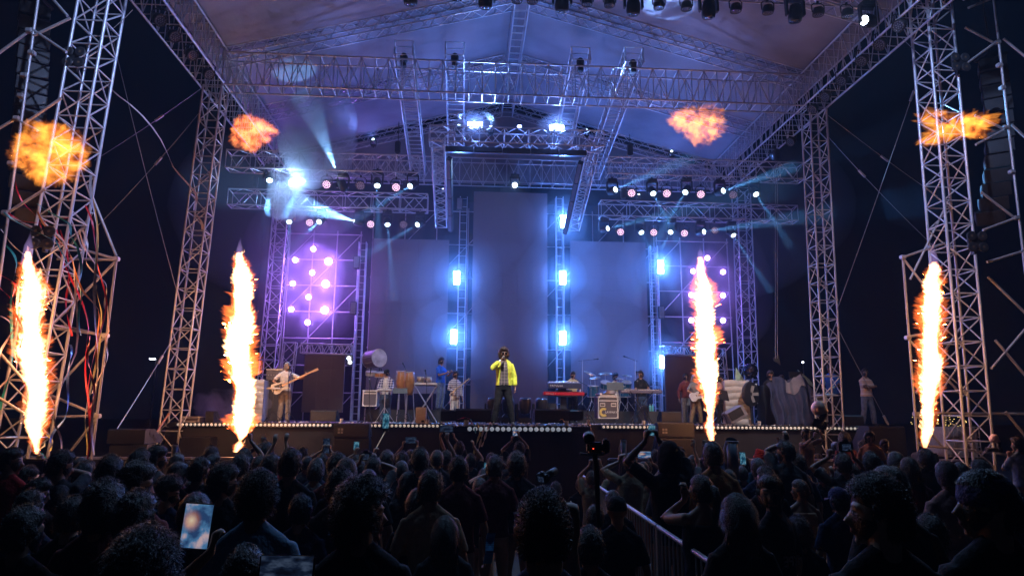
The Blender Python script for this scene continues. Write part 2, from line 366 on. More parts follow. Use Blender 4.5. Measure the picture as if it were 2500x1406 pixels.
MISTP = vmat('purple_halo_mist', (0,0,0), 0, 0, None, 1, .10, (.85,.92,1), .2)
# ================================================================ lamps
def emis(name, col, st, base=(.8,.8,.8)):
    m = bpy.data.materials.new(name); m.use_nodes = True; b = m.node_tree.nodes['Principled BSDF']
    b.inputs['Base Color'].default_value = (*base, 1); b.inputs['Emission Color'].default_value = (*col, 1); b.inputs['Emission Strength'].default_value = st; b.inputs['Roughness'].default_value = .3
    m.cycles.emission_sampling = 'NONE'; return m
L_BEAM = emis('beam_lens_lit', (.65,.88,1), 5)
L_WHITE = emis('white_lens_lit', (.8,.9,1), 14)
L_STROBE = emis('strobe_panel_lit', (.5,.7,1), 14)
L_TOP = emis('strobe_panel_lit_front', (.6,.72,1), 12)
L_PURP = emis('purple_lamp_lit', (.75,.6,1), 9)
L_PURP2 = emis('purple_lamp_lit_softer', (.75,.55,1), 8)
L_PAR = emis('par_diode_lit', (1,.62,.9), 2.2)
L_EDGE = emis('stage_edge_lamp', (1,.88,.74), .36, (.6,.55,.5))
L_OFF = M('lens_dark', (.03,.035,.06), .12, .1, .1, spec=1)
L_SHEEN = M('lens_glass', (.25,.27,.34), .2, .3, .1, spec=1)
DIM = emis('par_diode_dim', (.6,.4,.8), .35, (.1,.1,.1))
def basis(d):
    return Vector((0,0,1)).rotation_difference(Vector(d)).to_matrix().to_4x4()
SH = {}
def shared(key, fn, mat, smooth=False):
    if key not in SH:
        mb = MB(); fn(mb); SH[key] = mesh(key, mb.v, mb.f, mat, smooth)
    return SH[key]
def spot(name, p, d, col, e, deg, blend=.3, rad=.03, parent=None):
    l = bpy.data.lights.new(name, 'SPOT'); l.energy = e; l.color = col; l.spot_size = R(deg); l.spot_blend = blend; l.shadow_soft_size = rad
    o = bpy.data.objects.new(name, l); link(o, parent); off = origin(parent)
    o.matrix_basis = Matrix.Translation(Vector(p)-off) @ Vector((0,0,-1)).rotation_difference(Vector(d)).to_matrix().to_4x4(); return o
def mover(p, d, label, lens=None, k=1.0, beam=None, group=None, up=1):
    """moving head; p is the middle of its head, d where it points; it hangs (up=1) or stands (up=-1)"""
    p, d = Vector(p), Vector(d).normalized(); t = thing('moving_head', label, 'stage light', p+Vector((0,0,.36*k*up)), group)
    K = Matrix.Scale(k, 4); F = Matrix.Translation(p) @ K @ (Matrix() if up > 0 else Matrix.Rotation(pi, 4, 'X'))
    put('base', shared('mover_base', lambda m: m.box((0,0,.38), (.34,.24,.13), bev=.02).box((0,0,.47), (.06,.06,.1)), BLKP), t, mtx=F)
    put('yoke', shared('mover_yoke', lambda m: m.box((-.19,0,.14), (.045,.12,.4), bev=.015).box((.19,0,.14), (.045,.12,.4), bev=.015).box((0,0,.31), (.4,.14,.05), bev=.015), BLKP), t, mtx=F)
    H = Matrix.Translation(p) @ basis(d) @ K
    h = put('head', shared('mover_head', lambda m: m.lathe((0,0,0), [(.07,-.2),(.12,-.17),(.145,-.02),(.15,.1),(.135,.17),(.12,.19),(.105,.175)], n=18), BLKP, True), t, mtx=H)
    lm = lens or L_OFF
    put('lens', shared('mover_lens_'+lm.name, lambda m: m.lathe((0,0,.176), [(.02,.02),(.075,.012),(.1,0)], n=16), lm, True), t, mtx=H)
    if beam: spot('beam_light', p+d*(.24*k if d.z*up < .3 else .62), d, *beam, parent=t)
    return t
def parcan(p, d, label, state='lit', k=1.0, group=None, col=None):
    p, d = Vector(p), Vector(d).normalized(); t = thing('par_lamp', label, 'stage light', p+Vector((0,0,.3*k)), group)
    F = Matrix.Translation(p) @ Matrix.Scale(k, 4); H = Matrix.Translation(p) @ basis(d) @ Matrix.Scale(k, 4)
    put('yoke', shared('par_yoke', lambda m: m.tube([(-.17,0,0),(-.18,0,.2),(-.1,0,.27),(.1,0,.27),(.18,0,.2),(.17,0,0)], .016, 6).box((0,0,.3), (.05,.05,.08)), BLK), t, mtx=F)
    put('can', shared('par_can', lambda m: m.lathe((0,0,0), [(.06,-.14),(.12,-.12),(.15,-.02),(.155,.08),(.145,.1),(.14,.07)], n=18), BLKP, True), t, mtx=H)
    put('lens', shared('par_lens', lambda m: m.lathe((0,0,.068), [(.05,.004),(.142,0)], n=18), L_OFF), t, mtx=H)
    dm = {'lit': L_PAR, 'dim': DIM, 'off': L_SHEEN}[state]
    def dots(m):
        for r_, n in ((0,1),(.052,6),(.105,12)):
            for i in range(n): m.lathe((r_*cos(2*pi*i/n+.2), r_*sin(2*pi*i/n+.2), .078), [(.020,0),(.013,.008)], n=7)
    put('diodes', shared('par_diodes_'+state, dots, dm), t, mtx=H)['kind'] = 'stuff'
    return t
def bulb(p, col, e, parent, rad=.05):
    l = bpy.data.lights.new('bulb_light', 'POINT'); l.energy = e; l.color = col; l.shadow_soft_size = rad
    o = bpy.data.objects.new('bulb_light', l); link(o, parent); o.location = Vector(p)-origin(parent)
camdir = lambda p: (CP+Vector((0,0,.2))-Vector(p)).normalized()
BLUE = (.16,.48,1.0)
ordn = ['first','second','third','fourth','fifth','sixth','seventh','eighth','ninth','tenth','eleventh','twelfth']
def row(where, Y, items, grp):
    for i, (x, y, kind, tx, ty, e, deg) in enumerate(items):
        p = at(x, y, Y=Y)
        lb = f'{ordn[i]} lamp from the left under the {where}'
        if kind == 'p' or kind == 'q' or kind == 'o':
            tt = parcan(p, camdir(p)+Vector((0,0,-.15)), lb+{'p':', round with pink diodes','q':', round and dim','o':', unlit'}[kind], {'p':'lit','q':'dim','o':'off'}[kind], 1.0, grp)
            if (x, y) == (714,446): bulb(p+camdir(p)*.25, (.35,.58,1), 170, tt)
        else:
            # the beam's direction: towards the pixel (tx, ty) on a plane somewhat nearer the camera
            q = at(tx, ty, Y=Y-(2.2 if kind == 'b' else .6)); d = (q-p)
            d = d.normalized(); hp = p - d*.17
            mover(hp, d, lb+{'b':', with a blue beam','w':', glaring wide beam'}[kind], L_BEAM if kind == 'b' else L_WHITE, .95, (BLUE if kind == 'b' else (.25,.55,1), e*(4.2 if kind == 'b' else 6), deg, .5), group=grp)
row('upper left truss', 21.4, [(658,441,'b',640,640,900,9),(714,446,'p',0,0,0,0),(738,441,'b',650,620,900,9),(797,450,'p',0,0,0,0),(832,443,'w',735,210,420,26),(880,453,'q',0,0,0,0),(921,454,'b',926,640,2400,6),(967,457,'p',0,0,0,0),(1001,455,'b',860,540,2600,7)], 'lamps under the upper left truss')
row('lower left truss', 24.2, [(706,542,'b',700,700,900,9),(756,543,'p',0,0,0,0),(779,542,'b',690,620,800,9),(865,540,'w',700,490,1700,28),(905,547,'p',0,0,0,0),(946,549,'b',965,760,3000,6),(985,548,'q',0,0,0,0),(1019,549,'b',880,630,2600,7)], 'lamps under the lower left truss')
row('upper right truss', 21.8, [(1503,463,'b',1640,405,3600,9),(1542,471,'p',0,0,0,0),(1595,473,'b',1660,600,2600,6),(1628,472,'p',0,0,0,0),(1673,470,'b',1570,640,2600,7),(1711,474,'p',0,0,0,0),(1766,466,'b',1900,420,3600,9),(1790,475,'q',0,0,0,0),(1846,475,'b',1930,600,2600,6)], 'lamps under the upper right truss')
row('lower right truss', 24.2, [(1484,558,'b',1640,520,3600,9),(1515,566,'p',0,0,0,0),(1566,568,'b',1640,700,3000,6),(1596,567,'p',0,0,0,0),(1637,567,'b',1570,690,3000,6),(1671,569,'p',0,0,0,0),(1719,566,'b',1860,545,3600,9),(1745,562,'q',0,0,0,0),(1791,575,'b',1900,740,3000,6)], 'lamps under the lower right truss')
p = at(1257,452,Y=26.2); mover(p-camdir(p)*.17, camdir(p), 'single bright white moving head over the tallest screen', L_WHITE, 1.0, ((.5,.75,1), 260, 60, .9), None)
# purple lamps on the scaffolds
def blinder(x, y, k, label, grp, Y=26.5, mat=None):
    p = at(x, y, Y=Y); d = (camdir(p)+Vector((0,0,-.1))).normalized(); t = thing('purple_lamp', label, 'stage light', p+Vector((0,.15,0)), grp)
    H = Matrix.Translation(p) @ basis(d) @ Matrix.Scale(k, 4)
    put('can', shared('blinder_can', lambda m: m.lathe((0,0,0), [(.06,-.2),(.13,-.16),(.15,0),(.17,.03),(.165,.05),(.15,.03)], n=18), BLKP, True), t, mtx=H)
    put('lens', shared('blinder_lens_'+(mat or L_PURP).name, lambda m: m.lathe((0,0,.03), [(.03,.03),(.1,.02),(.145,0)], n=16), mat or L_PURP, True), t, mtx=H)
    bulb(p+d*.12*k, (.42,.16,1), 190 if k > .9 else (75 if x < 1200 else 34), t)
    mist(x, y, 34 if k > .9 else 22, 34 if k > .9 else 22, 26.2, 'mist ball added for the halo of a purple lamp', x*7+y, MISTP)  # added mist body that shapes this lamp's halo
    stick('bracket', p+Vector((0,.1,0)), p+Vector((0,.3,.0)), .02, BLK, t, 6)
rows_ = ['top', 'second', 'third', 'bottom']
for col_, pts in {'in the outermost left column': [(721,635),(715,692),(711,755)], 'in the middle column': [(765,608),(762,666),(753,725),(751,787)], 'in the column of larger ones': [(802,638),(795,693),(793,757)]}.items():
    for i, (x, y) in enumerate(pts):
        big = 'larger' in col_
        blinder(x, y, 1.0 if big else .74, f'glaring purple lamp on the left scaffold, {rows_[i]} one {col_}', 'purple lamps on the left scaffold', mat=L_PURP if big else L_PURP2)
for col_, pts in {'in the outer column': [(1765,664),(1765,721),(1765,782)], 'beside the flame, inner column': [(1692,662),(1688,720),(1688,782)], 'just above the flame tip': [(1727,630)]}.items():
    for i, (x, y) in enumerate(pts): blinder(x, y, .74, f'glaring purple lamp on the right scaffold, {rows_[i] if len(pts) > 1 else "single"} one {col_}', 'purple lamps on the right scaffold', mat=L_PURP2)
# strobes
def strobe(x, y, w, h, label, Y=25.9, mat=None, grp=None):
    p = at(x, y, Y=Y); t = thing('strobe_light', label, 'strobe light', p+Vector((0,.1,0)), grp); W_, H_ = w/FPX*Y, h/FPX*Y
    MB().box(p+Vector((0,.08,0)), (W_+.05, .13, H_+.06), bev=.012).build('housing', BLKP, t)
    MB().box(p+Vector((0,.005,0)), (W_, .03, H_), bev=.005).build('panel', mat or L_STROBE, t)
    MB().box(p+Vector((0,.17,0)), (.05,.08,.12)).build('clamp', BLK, t)
    if mat is not GREY:
        for q in ((-.3,.3) if H_ > .3 else (0,)): bulb(p+Vector((0,-.10,H_*q)), (.08,.26,1) if mat is None else (.16,.30,1), 215 if H_ > .3 else (190 if w > 20 else 25), t)
for x, y, nm in [(1115,678,'upper one on the ladder left of the tallest screen'),(1108,822,'lower one on the ladder left of the tallest screen'),(1376,541,'top one on the ladder right of the tallest screen'),(1374,678,'middle one on the ladder right of the tallest screen'),(1374,825,'bottom one on the ladder right of the tallest screen'),(1613,652,'upper one right of the drummer\'s screen'),(1618,882,'lower one right of the drummer\'s screen')]:
    strobe(x, y, 15, 34, 'white strobe, '+nm, grp='upright lit strobes')
for x, y, nm in [(1616,762,'between the two lit ones at the right'),(862,752,'on the ladder left of the left screen'),(1122,497,'high on the ladder left of the tallest screen'),(870,640,'on the ladder, level with the upper purple lamps')]:
    strobe(x, y, 12, 28, 'unlit grey strobe '+nm, mat=GREY, grp='unlit strobes')
for x, nm in [(1160,'left'),(1359,'right')]: strobe(x, 305 if x < 1200 else 312, 38, 15, f'glaring {nm} strobe lying flat on top of the U-shaped frame', Y=19.9, mat=L_TOP, grp='strobes on the frame')
strobe(1268, 309, 10, 5, 'small cluster of white work lamps on top of the frame, between the strobes', Y=20, mat=L_TOP); strobe(853, 879, 10, 22, 'small strobe with two lit cells beside the bass drum', Y=24.5, mat=GREY)
t = thing('work_lamp', 'pair of small white lamps on the strobe beside the bass drum', 'lamp', at(853,879,Y=24.38))
for dy in (-5, 5): MB().lathe(at(853+dy*.4, 879+dy, Y=24.42), [(.055,0),(.02,.03)], axis=(0,-1,0), n=12).build('bulb', L_WHITE, t)
# linear LED battens in the U frame
def batten(a, b, label, n, w=.16):
    a, b = Vector(a), Vector(b); t = thing('wash_batten', label, 'light batten', a); d = (b-a)/n
    for i in range(n):
        p = a+d*i; q = p+d*.985; rot = Vector((1,0,0)).rotation_difference(d).to_matrix().to_4x4(); c = (p+q)/2
        mb = MB().box(c, (d.length*.985, w, .17), rot, bev=.02); mb.build('housing', BLKP, t)
        c2 = c + rot.to_3x3() @ Vector((0,0,-.09)); MB().box(c2, (d.length*.95, w*.7, .012), rot).build('lens_strip', L_SHEEN, t)
batten((p0.x+.25, 20.0, zf-.16), (p1.x-.25, 20.0, zf-.16), 'row of dark LED battens under the front beam of the U-shaped frame', 5)
batten((p0.x+.36, 20.5, zf-.25), (p0.x+.36, 24.1, zb-.15), 'row of dark LED battens along the left arm of the U-shaped frame', 4)
batten((p1.x-.36, 20.5, zf-.25), (p1.x-.36, 24.1, zb-.15), 'row of LED battens catching light along the right arm of the U-shaped frame', 4)
# dark lamps along the top of the picture
HZ = at(1548, -22, Y=15.0).z
truss('roof_truss', 'front lamp truss above the frame of the picture', (XL+.5, 15.0, HZ), (XR-.5, 15.0, HZ), .5, .6, 30, joined=True, style='ladder')
dn = Vector((0,-.45,-1))
dn2 = Vector((0,-.55,-.85))
for i, x in enumerate((1002,1185,1372,1546,1729,1939)):
    mover((at(x, 0, Y=15.0).x, 15.0, HZ-.42), (0,.25,-1), f'big dark moving head hanging at the top of the picture, {ordn[i]} from the left', None, 1.15, None, 'big dark moving heads along the top')
for i, x in enumerate((820,1115,1262,1300,1433,1488,1608,1675,1795,1873,1995,2065)):
    parcan((at(x, 0, Y=15.0).x, 15.0, HZ-.36), (0,.15,-1), f'small dark par can hanging at the top of the picture, {ordn[i]} from the left', 'off', .9, 'small dark par cans along the top')
p = at(2122, 52, Z=11.9); mover(p, camdir(p)+Vector((-.5,.3,.25)), 'lit moving head on the front of the right eave truss', L_WHITE, 1.15, ((.5,.7,1), 350, 35, .6))
for s_, pts in (('left', [(388,48),(424,88),(467,133),(508,180)]), ('right', [(2196,62),(2150,108),(2105,148),(2056,196),(2016,235),(1985,266),(1932,345),(1890,380)])):
    for i, (x, y) in enumerate(pts):
        p = at(x, y, Z=11.25); parcan(p, (.7 if s_ == 'left' else -.75, -.35, -.65), f'{ordn[i]} dark lamp from the camera under the {s_} eave', 'off', 1.0, f'dark lamps under the {s_} eave truss')
# wash lamps on the trusses that light the roof and the stage (their beams are what colours the canvas)
def wash(p, q, col, e, deg, label, rad=.06, k=.8, up=1, blend=.7):
    p, q = Vector(p), Vector(q); mover(p, q-p, label, L_BEAM if e else None, k, (col, e, deg, blend, rad) if e else None, 'wash lamps on the trusses', up)
VIO = (.20,.30,1.0); LAV = (.55,.52,1.0); SKYB = (.22,.42,1.0); WARM = (1,.90,.86)
for i, (x, y, z, tx, ty, tz, c_, e, dg, nm) in enumerate([
    (-3.2,21.4,10.9,-4.0,15.5,13.3,VIO,230,95,'left hung truss, nearest the smoke'), (-1.0,24.2,10.2,-2.5,20.5,13.6,VIO,230,95,'left lower hung truss at its inner end'),
    (6.3,24.2,10.2,6.2,20.5,13.6,VIO,230,95,'right lower hung truss at its inner end'), (6.8,21.6,10.9,6.0,15.5,13.3,VIO,230,95,'right hung truss at its inner end'),
    (0.6,20.1,10.9,0.4,16.5,14.4,SKYB,900,70,'U-shaped frame, left half'), (2.6,20.1,10.9,4.8,14.4,13.8,SKYB,7000,16,'U-shaped frame, right half'),
    (3.6,20.1,10.9,5.4,17.6,13.6,SKYB,4500,22,'U-shaped frame, right corner'), (-.4,20.1,10.9,.2,14.8,14.6,SKYB,5500,15,'U-shaped frame, left corner')]):
    wash((x,y,z), (tx,ty,tz), c_, e, dg, f'small lamp aimed up at the canvas, {nm}', up=-1, k=.45)
for i, (x, tx, ty, tz, c_, e, dg, nm) in enumerate([(-5.5,-4.6,20,2.6,(.95,.92,1),4600,22,'the bass player'), (-1.2,-1.8,22.5,2.8,(.85,.88,1),5000,24,'the percussion'), (1.2,.98,16.2,3.0,(1,.97,.95),15000,9,'the singer'), (4.6,4.4,21.5,2.6,(.85,.88,1),5000,24,'the drums'), (8.2,8.0,20.2,2.6,(.95,.92,1),3400,26,'the right side'), (3.2,1.1,15.1,1.6,(1,.8,.75),150,40,'the front of the thrust')]):
    wash((x, 11.6, 12.0), (tx,ty,tz), c_, e, dg, f'front wash lamp on the overhead truss, aimed at {nm}')
for x, tx, ty, nm in ((-3,-11,14,'left tower'), (6,13,14.5,'right tower')):  # unseen lamps added to cast cool light on the outer towers
    wash((x, 9.5, 12.0), (tx, ty, 7.5), (.38,.52,1), 2400, 62, f'added out-of-view lavender wash lamp on the overhead truss, aimed at the {nm}')
for i, (x, tx, ty, nm) in enumerate([(-5.5,-3.5,5.0,'the left of the crowd'), (1.5,.4,4.5,'the middle of the crowd'), (8.5,4.8,5.0,'the right of the crowd')]):  # unseen lamps added to give the crowd a cool rim light
    wash((x, 11.6, 12.0), (tx, ty, 1.5), (.30,.55,1), 1500, 75, f'added out-of-view wash lamp on the overhead truss, aimed at {nm}')
# ================================================================ flames
FIRE = vmat('burning_gas', (1,.52,.24), 34)
FIRE2 = vmat('burning_gas_rim', (1,.17,.03), 7)
TIP = vmat('unburnt_gas_tip', (.62,.42,1), 2.0)
BALL = vmat('rolling_fire', (1,.34,.045), 6.0, 4.5, (.55,.05,.005), .35, lo=.40, hi=.60)
BALLR = vmat('rolling_red_fire', (1,.28,.08), 8, 5, (.6,.03,.01), .35, lo=.40, hi=.62)
FLK = .11
def flame_mesh(name, path, rad, seed, amp, nz=420, na=80, freq=2.6, stretch=.85):
    """jagged column along path [(t, Vector)], rad(t) -> radius"""
    t = np.linspace(0, 1, nz+1); th = np.linspace(0, 2*pi, na, endpoint=False); T, TH = np.meshgrid(t, th, indexing='ij')
    C = np.array([list(path(v)) for v in t]); r0 = np.array([rad(v) for v in t])[:, None]
    P = np.stack([np.cos(TH)*.32*1.0, np.sin(TH)*.32, (C[:, 2][:, None]+0*TH)*stretch], -1).reshape(-1, 3)
    big = fbm(P*freq*1.0+seed, 3, seed).reshape(T.shape); fine = fbm(P*freq*6+seed*3, 5, seed+5, True).reshape(T.shape)
    r_ = r0*(1+amp*big*1.5) + np.minimum(r0, .2)*amp*1.5*np.clip(fine, -.6, 1)*(1+.8*(big > .1))
    r_ = np.maximum(r_, .004)
    lift = .12*np.clip(fine, 0, 1)*np.minimum(r0/.2, 1)
    X = C[:, 0][:, None]+r_*np.cos(TH); Y = C[:, 1][:, None]+r_*np.sin(TH); Z = C[:, 2][:, None]+lift+0*TH
    V = np.stack([X, Y, Z], -1).reshape(-1, 3)
    fs = [(i*na+k, i*na+(k+1) % na, (i+1)*na+(k+1) % na, (i+1)*na+k) for i in range(nz) for k in range(na)] + [tuple(range(na-1, -1, -1)), tuple(nz*na+k for k in range(na))]
    return V, fs
def interp(x, xs, ys):
    return float(np.interp(x, xs, ys))
def flame(x0, yb, xt, yt, yspire, Y, prof, label, seed, e):
    """prof: (fraction up, half width in pixels, sideways shift in pixels)"""
    a, b = at(x0, yb, Y=Y), at(xt, yt, Y=Y); k = Y/FPX*1.02
    f_, hw, sh = zip(*prof); hw = [v*(.86 if Y < 15 else 1) for v in hw]
    path = lambda v: a.lerp(b, v)+Vector((interp(v, f_, sh)*k, 0, 0)); rad = lambda v: interp(v, f_, hw)*k*.54
    root = thing('flame', label, 'flame', a, 'flame columns'); o_ = Vector(a)
    for nm, mt, kk, sd, am in (('flame_core', FIRE, .84, seed, .46), ('flame_rim', FIRE2, 1.06, seed+1, .62)):
        V, fs = flame_mesh(nm, path, lambda v: rad(v)*kk, sd, am); put(nm, mesh(nm, V-np.array(o_), fs, mt), root, loc=o_)
    c = at(xt, yspire, Y=Y); MB().lathe(b+Vector((0,0,-.25)), [(.09,0),(.075,.12*3),(.03,(c.z-b.z+.25)*.8),(.004,c.z-b.z+.25)], n=14).build('flame_tip', TIP, root, smooth=True)
    # loose licks of fire round the rim
    mb = MB(); rr = random.Random(seed)
    for i in range(70):
        v = rr.random(); th = rr.uniform(0, 2*pi); rd = rad(v)*rr.uniform(.95, 1.18); p = path(v)+Vector((cos(th)*rd, sin(th)*rd, 0)); l_ = rr.uniform(.05,.16); w_ = rr.uniform(.012,.035)
        mb.tube([p, p+Vector((cos(th)*l_*.5, 0, l_*.4)), p+Vector((cos(th)*l_*.5+rr.uniform(-.03,.03), 0, l_))], [w_*.6, w_, .003], 6)
    mb.build('fire_licks', FIRE, root, kind='stuff')
    for v in (.12, .38, .65, .88):
        l = bpy.data.lights.new('flame_light', 'POINT'); l.energy = e*FLK; l.color = (1,.42,.13); l.shadow_soft_size = .12
        o = bpy.data.objects.new('flame_light', l); link(o, root); o.location = path(v)-o_
    return root
PR = [(0,6,0),(.05,15,0),(.12,28,2),(.2,22,2),(.3,36,6),(.45,38,-2),(.6,36,4),(.7,34,-2),(.82,30,4),(.93,17,0),(1,6,0)]
flame(95,1108, 68,615, 565, 12.8, [(0,7,-4),(.08,20,-4),(.2,32,-4),(.35,34,0),(.48,38,-6),(.6,36,-2),(.72,38,2),(.82,34,8),(.92,20,0),(1,8,0)], 'tall white-hot flame column at the far left in front of the loudspeaker tower', 3, 48)
flame(583,1104, 584,618, 578, 17.2, [(0,9,-6),(.03,14,0),(.055,5,3),(.08,20,8),(.13,40,8),(.19,26,10),(.3,30,12),(.42,38,2),(.55,36,0),(.66,36,12),(.74,32,6),(.88,26,6),(1,9,0)], 'tall white-hot flame column left of the bass player', 11, 95)
flame(1738,1076, 1710,628, 600, 17.0, [(0,8,0),(.07,14,-2),(.13,10,0),(.22,20,0),(.34,28,-2),(.48,33,2),(.62,30,0),(.8,28,6),(.9,16,0),(1,7,0)], 'tall white-hot flame column over the right part of the stage', 19, 95)
flame(2257,1094, 2281,640, 590, 13.4, [(0,8,2),(.06,20,0),(.12,22,6),(.2,22,6),(.3,30,4),(.45,36,2),(.6,34,2),(.75,34,0),(.88,30,-2),(.96,18,0),(1,7,0)], 'tall white-hot flame column at the far right beside the loudspeaker tower', 27, 48)
def fireball(x, y, w, h, Y, label, mat, seed, e, skew=0, amp=.42):
    c = at(x, y, Y=Y); k = Y/FPX; bm = bmesh.new(); bmesh.ops.create_icosphere(bm, subdivisions=7, radius=1); P = np.array([v.co[:] for v in bm.verts]); fs = [tuple(v.index for v in f.verts) for f in bm.faces]; bm.free()
    big = fbm(P*1.3+seed, 3, seed); mid_ = fbm(P*3.4+seed, 4, seed+9, True); r_ = .80+amp*1.7*big+amp*.95*mid_+.20*fbm(P*11+seed, 4, seed+3, True)
    V = P*np.clip(r_, .18, 2)[:, None]; V = V*np.array([w/2*k, min(w,h)/2*k*.8, h/2*k]); V[:, 2] += skew*V[:, 0]
    o = put('fireball', mesh('fireball', V, fs, mat), None, loc=c); tag(o, label, 'fireball', 'fireballs')
    l = bpy.data.lights.new('fireball_light', 'POINT'); l.energy = e*FLK; l.color = (1,.40,.10); l.shadow_soft_size = .15; lo = bpy.data.objects.new('fireball_light', l); link(lo, o)
    return o
fireball(120, 376, 168, 148, 12.6, 'big round orange fireball in front of the left loudspeaker tower', BALL, 5, 75, 0, .26)
fireball(614, 323, 104, 90, 17.2, 'small red-orange fireball below the left end of the front roof truss', BALLR, 8, 90, .1, .28)
fireball(1706, 302, 116, 84, 17.0, 'ragged yellow fireball under the right half of the front roof truss', BALL, 14, 90, 0, .5)
fireball(2326, 308, 150, 78, 13.2, 'wide ragged fireball in front of the right loudspeaker tower', BALL, 23, 75, .16, .62)
# projectors under the flames
for x, y, Y, nm in [(97,1120,12.8,'far left'),(583,1116,17.2,'inner left'),(1738,1092,17.0,'inner right'),(2257,1106,13.4,'far right')]:
    p = at(x, y, Y=Y); t = thing('flame_projector', f'black flame projector on a stand under the {nm} flame', 'flame projector', (p.x, p.y, 0))
    MB().box((p.x, p.y, p.z-.12), (.38,.34,.26), bev=.03).lathe((p.x, p.y, p.z), [(.07,0),(.05,.06),(.04,.07)]).build('body', BLKP, t)
    for i in (-1,1):
        for j in (-1,1): stick('leg', (p.x+i*.15, p.y+j*.13, 0), (p.x+i*.15, p.y+j*.13, p.z-.24), .018, STEEL, t)
# ================================================================ smoke and haze
def smoke(x, y, w, h, Y, label, dens, col, seed, nscale=1.6, depth=None, emit=None, lo=.42, hi=.72, rot=0, name='smoke_cloud'):
    c = at(x, y, Y=Y); k = Y/FPX; bm = bmesh.new(); bmesh.ops.create_icosphere(bm, subdivisions=5, radius=1); P = np.array([v.co[:] for v in bm.verts]); fs = [tuple(v.index for v in f.verts) for f in bm.faces]; bm.free()
    V = P*(.9+.3*fbm(P*1.5+seed, 3, seed))[:, None]*np.array([w/2*k, (depth or min(w,h)/2*k), h/2*k])
    if rot: V[:, [0, 2]] = V[:, [0, 2]] @ np.array([[cos(rot), -sin(rot)], [sin(rot), cos(rot)]])
    o = put(name, mesh(name, V, fs, vmat(name+str(seed), (0,0,0), 0, nscale, None, 3.0, dens, col, .2, lo, hi)), None, loc=c); o['kind'] = 'stuff'; o['label'] = label
smoke(712, 465, 130, 190, 20.6, 'pale blue smoke plume in front of the left lamp trusses', 2.2, (.85,.95,1), 1, 1.1, rot=.2)
smoke(560, 990, 190, 90, 20.5, 'violet smoke low on the left of the stage', .9, (.9,.85,1), 2, 1.3)
smoke(2250, 480, 200, 200, 18, 'thin dark blue smoke beside the right tower', .025, (.6,.7,1), 4, .8)
OUTER = vmat('halo_mist_outer', (0,0,0), 0, 0, None, 1, .026, (.85,.92,1), .2); INNER = vmat('halo_mist_inner', (0,0,0), 0, 0, None, 1, .075, (.85,.92,1), .2)
for i, (x, y) in enumerate([(1115,678),(1108,822),(1376,541),(1374,678),(1374,825),(1613,652),(1618,882)]):  # nested mist balls added to form the strobe halos
    mist(x+9*sin(i*2), y, 112, 118, 25.9, 'thin mist ball added for the halo of a white strobe', i, OUTER); mist(x, y, 60, 66, 25.9, 'thicker mist ball added for the halo of a white strobe', i+40, INNER); mist(x, y, 27, 36, 25.9, 'densest mist ball added for the halo of a white strobe', i+60, MIST)
for k_, (q, dn_) in enumerate(((1.5, OUTER), (1.08, OUTER), (.7, INNER))):  # nested mist bodies added to widen the purple glow
    mist(765, 690, 120*q, 140*q, 26.2, 'mist added for the glow round the left purple lamps', 80+k_, dn_); mist(1735, 700, 100*q, 125*q, 26.2, 'mist added for the glow round the right purple lamps', 90+k_, dn_)
THIN = vmat('thin_mist', (0,0,0), 0, 0, None, 1, .016, (.80,.90,1), .2)
mist(850, 520, 450, 230, 22.4, 'thin mist hanging round the left lamp trusses', 21, THIN); mist(1690, 530, 420, 230, 22.4, 'thin mist hanging round the right lamp trusses', 22, THIN)
mist(1250, 800, 400, 220, 25.6, 'thin blue mist in front of the tall screens', 23, vmat('thinner_mist', (0,0,0), 0, 0, None, 1, .007, (.80,.90,1), .2))
LAYER = vmat('beam_mist', (0,0,0), 0, 0, None, 1, .11, (.85,.93,1), .3)
mist(775, 330, 110, 135, 21.0, 'mist through which the big upward beam shines', 31, vmat('thick_beam_mist', (0,0,0), 0, 1.1, None, 3, 1.3, (.85,.93,1), .3, .36, .66)); mist(790, 520, 95, 60, 23.9, 'mist in front of the glaring lower lamp on the left', 32, LAYER)
mist(1160, 305, 55, 40, 19.9, 'mist added for the halo of the left flat strobe', 10); mist(1359, 312, 55, 40, 19.9, 'mist added for the halo of the right flat strobe', 11)  # mist balls added as halos of the flat strobes
mist(1257, 452, 40, 42, 26.2, 'mist added for the halo of the single white lamp', 12)  # added mist ball, the halo of this lamp
hz = MB().box((2, 20.5, 8.2), (62, 45.5, 18.6)).build('haze', None); hz['kind'] = 'stuff'
hm = vmat('haze_air', (0,0,0), 0, 0, None, 1, .0013, (.60,.74,1), .35); hz.data.materials.append(hm)
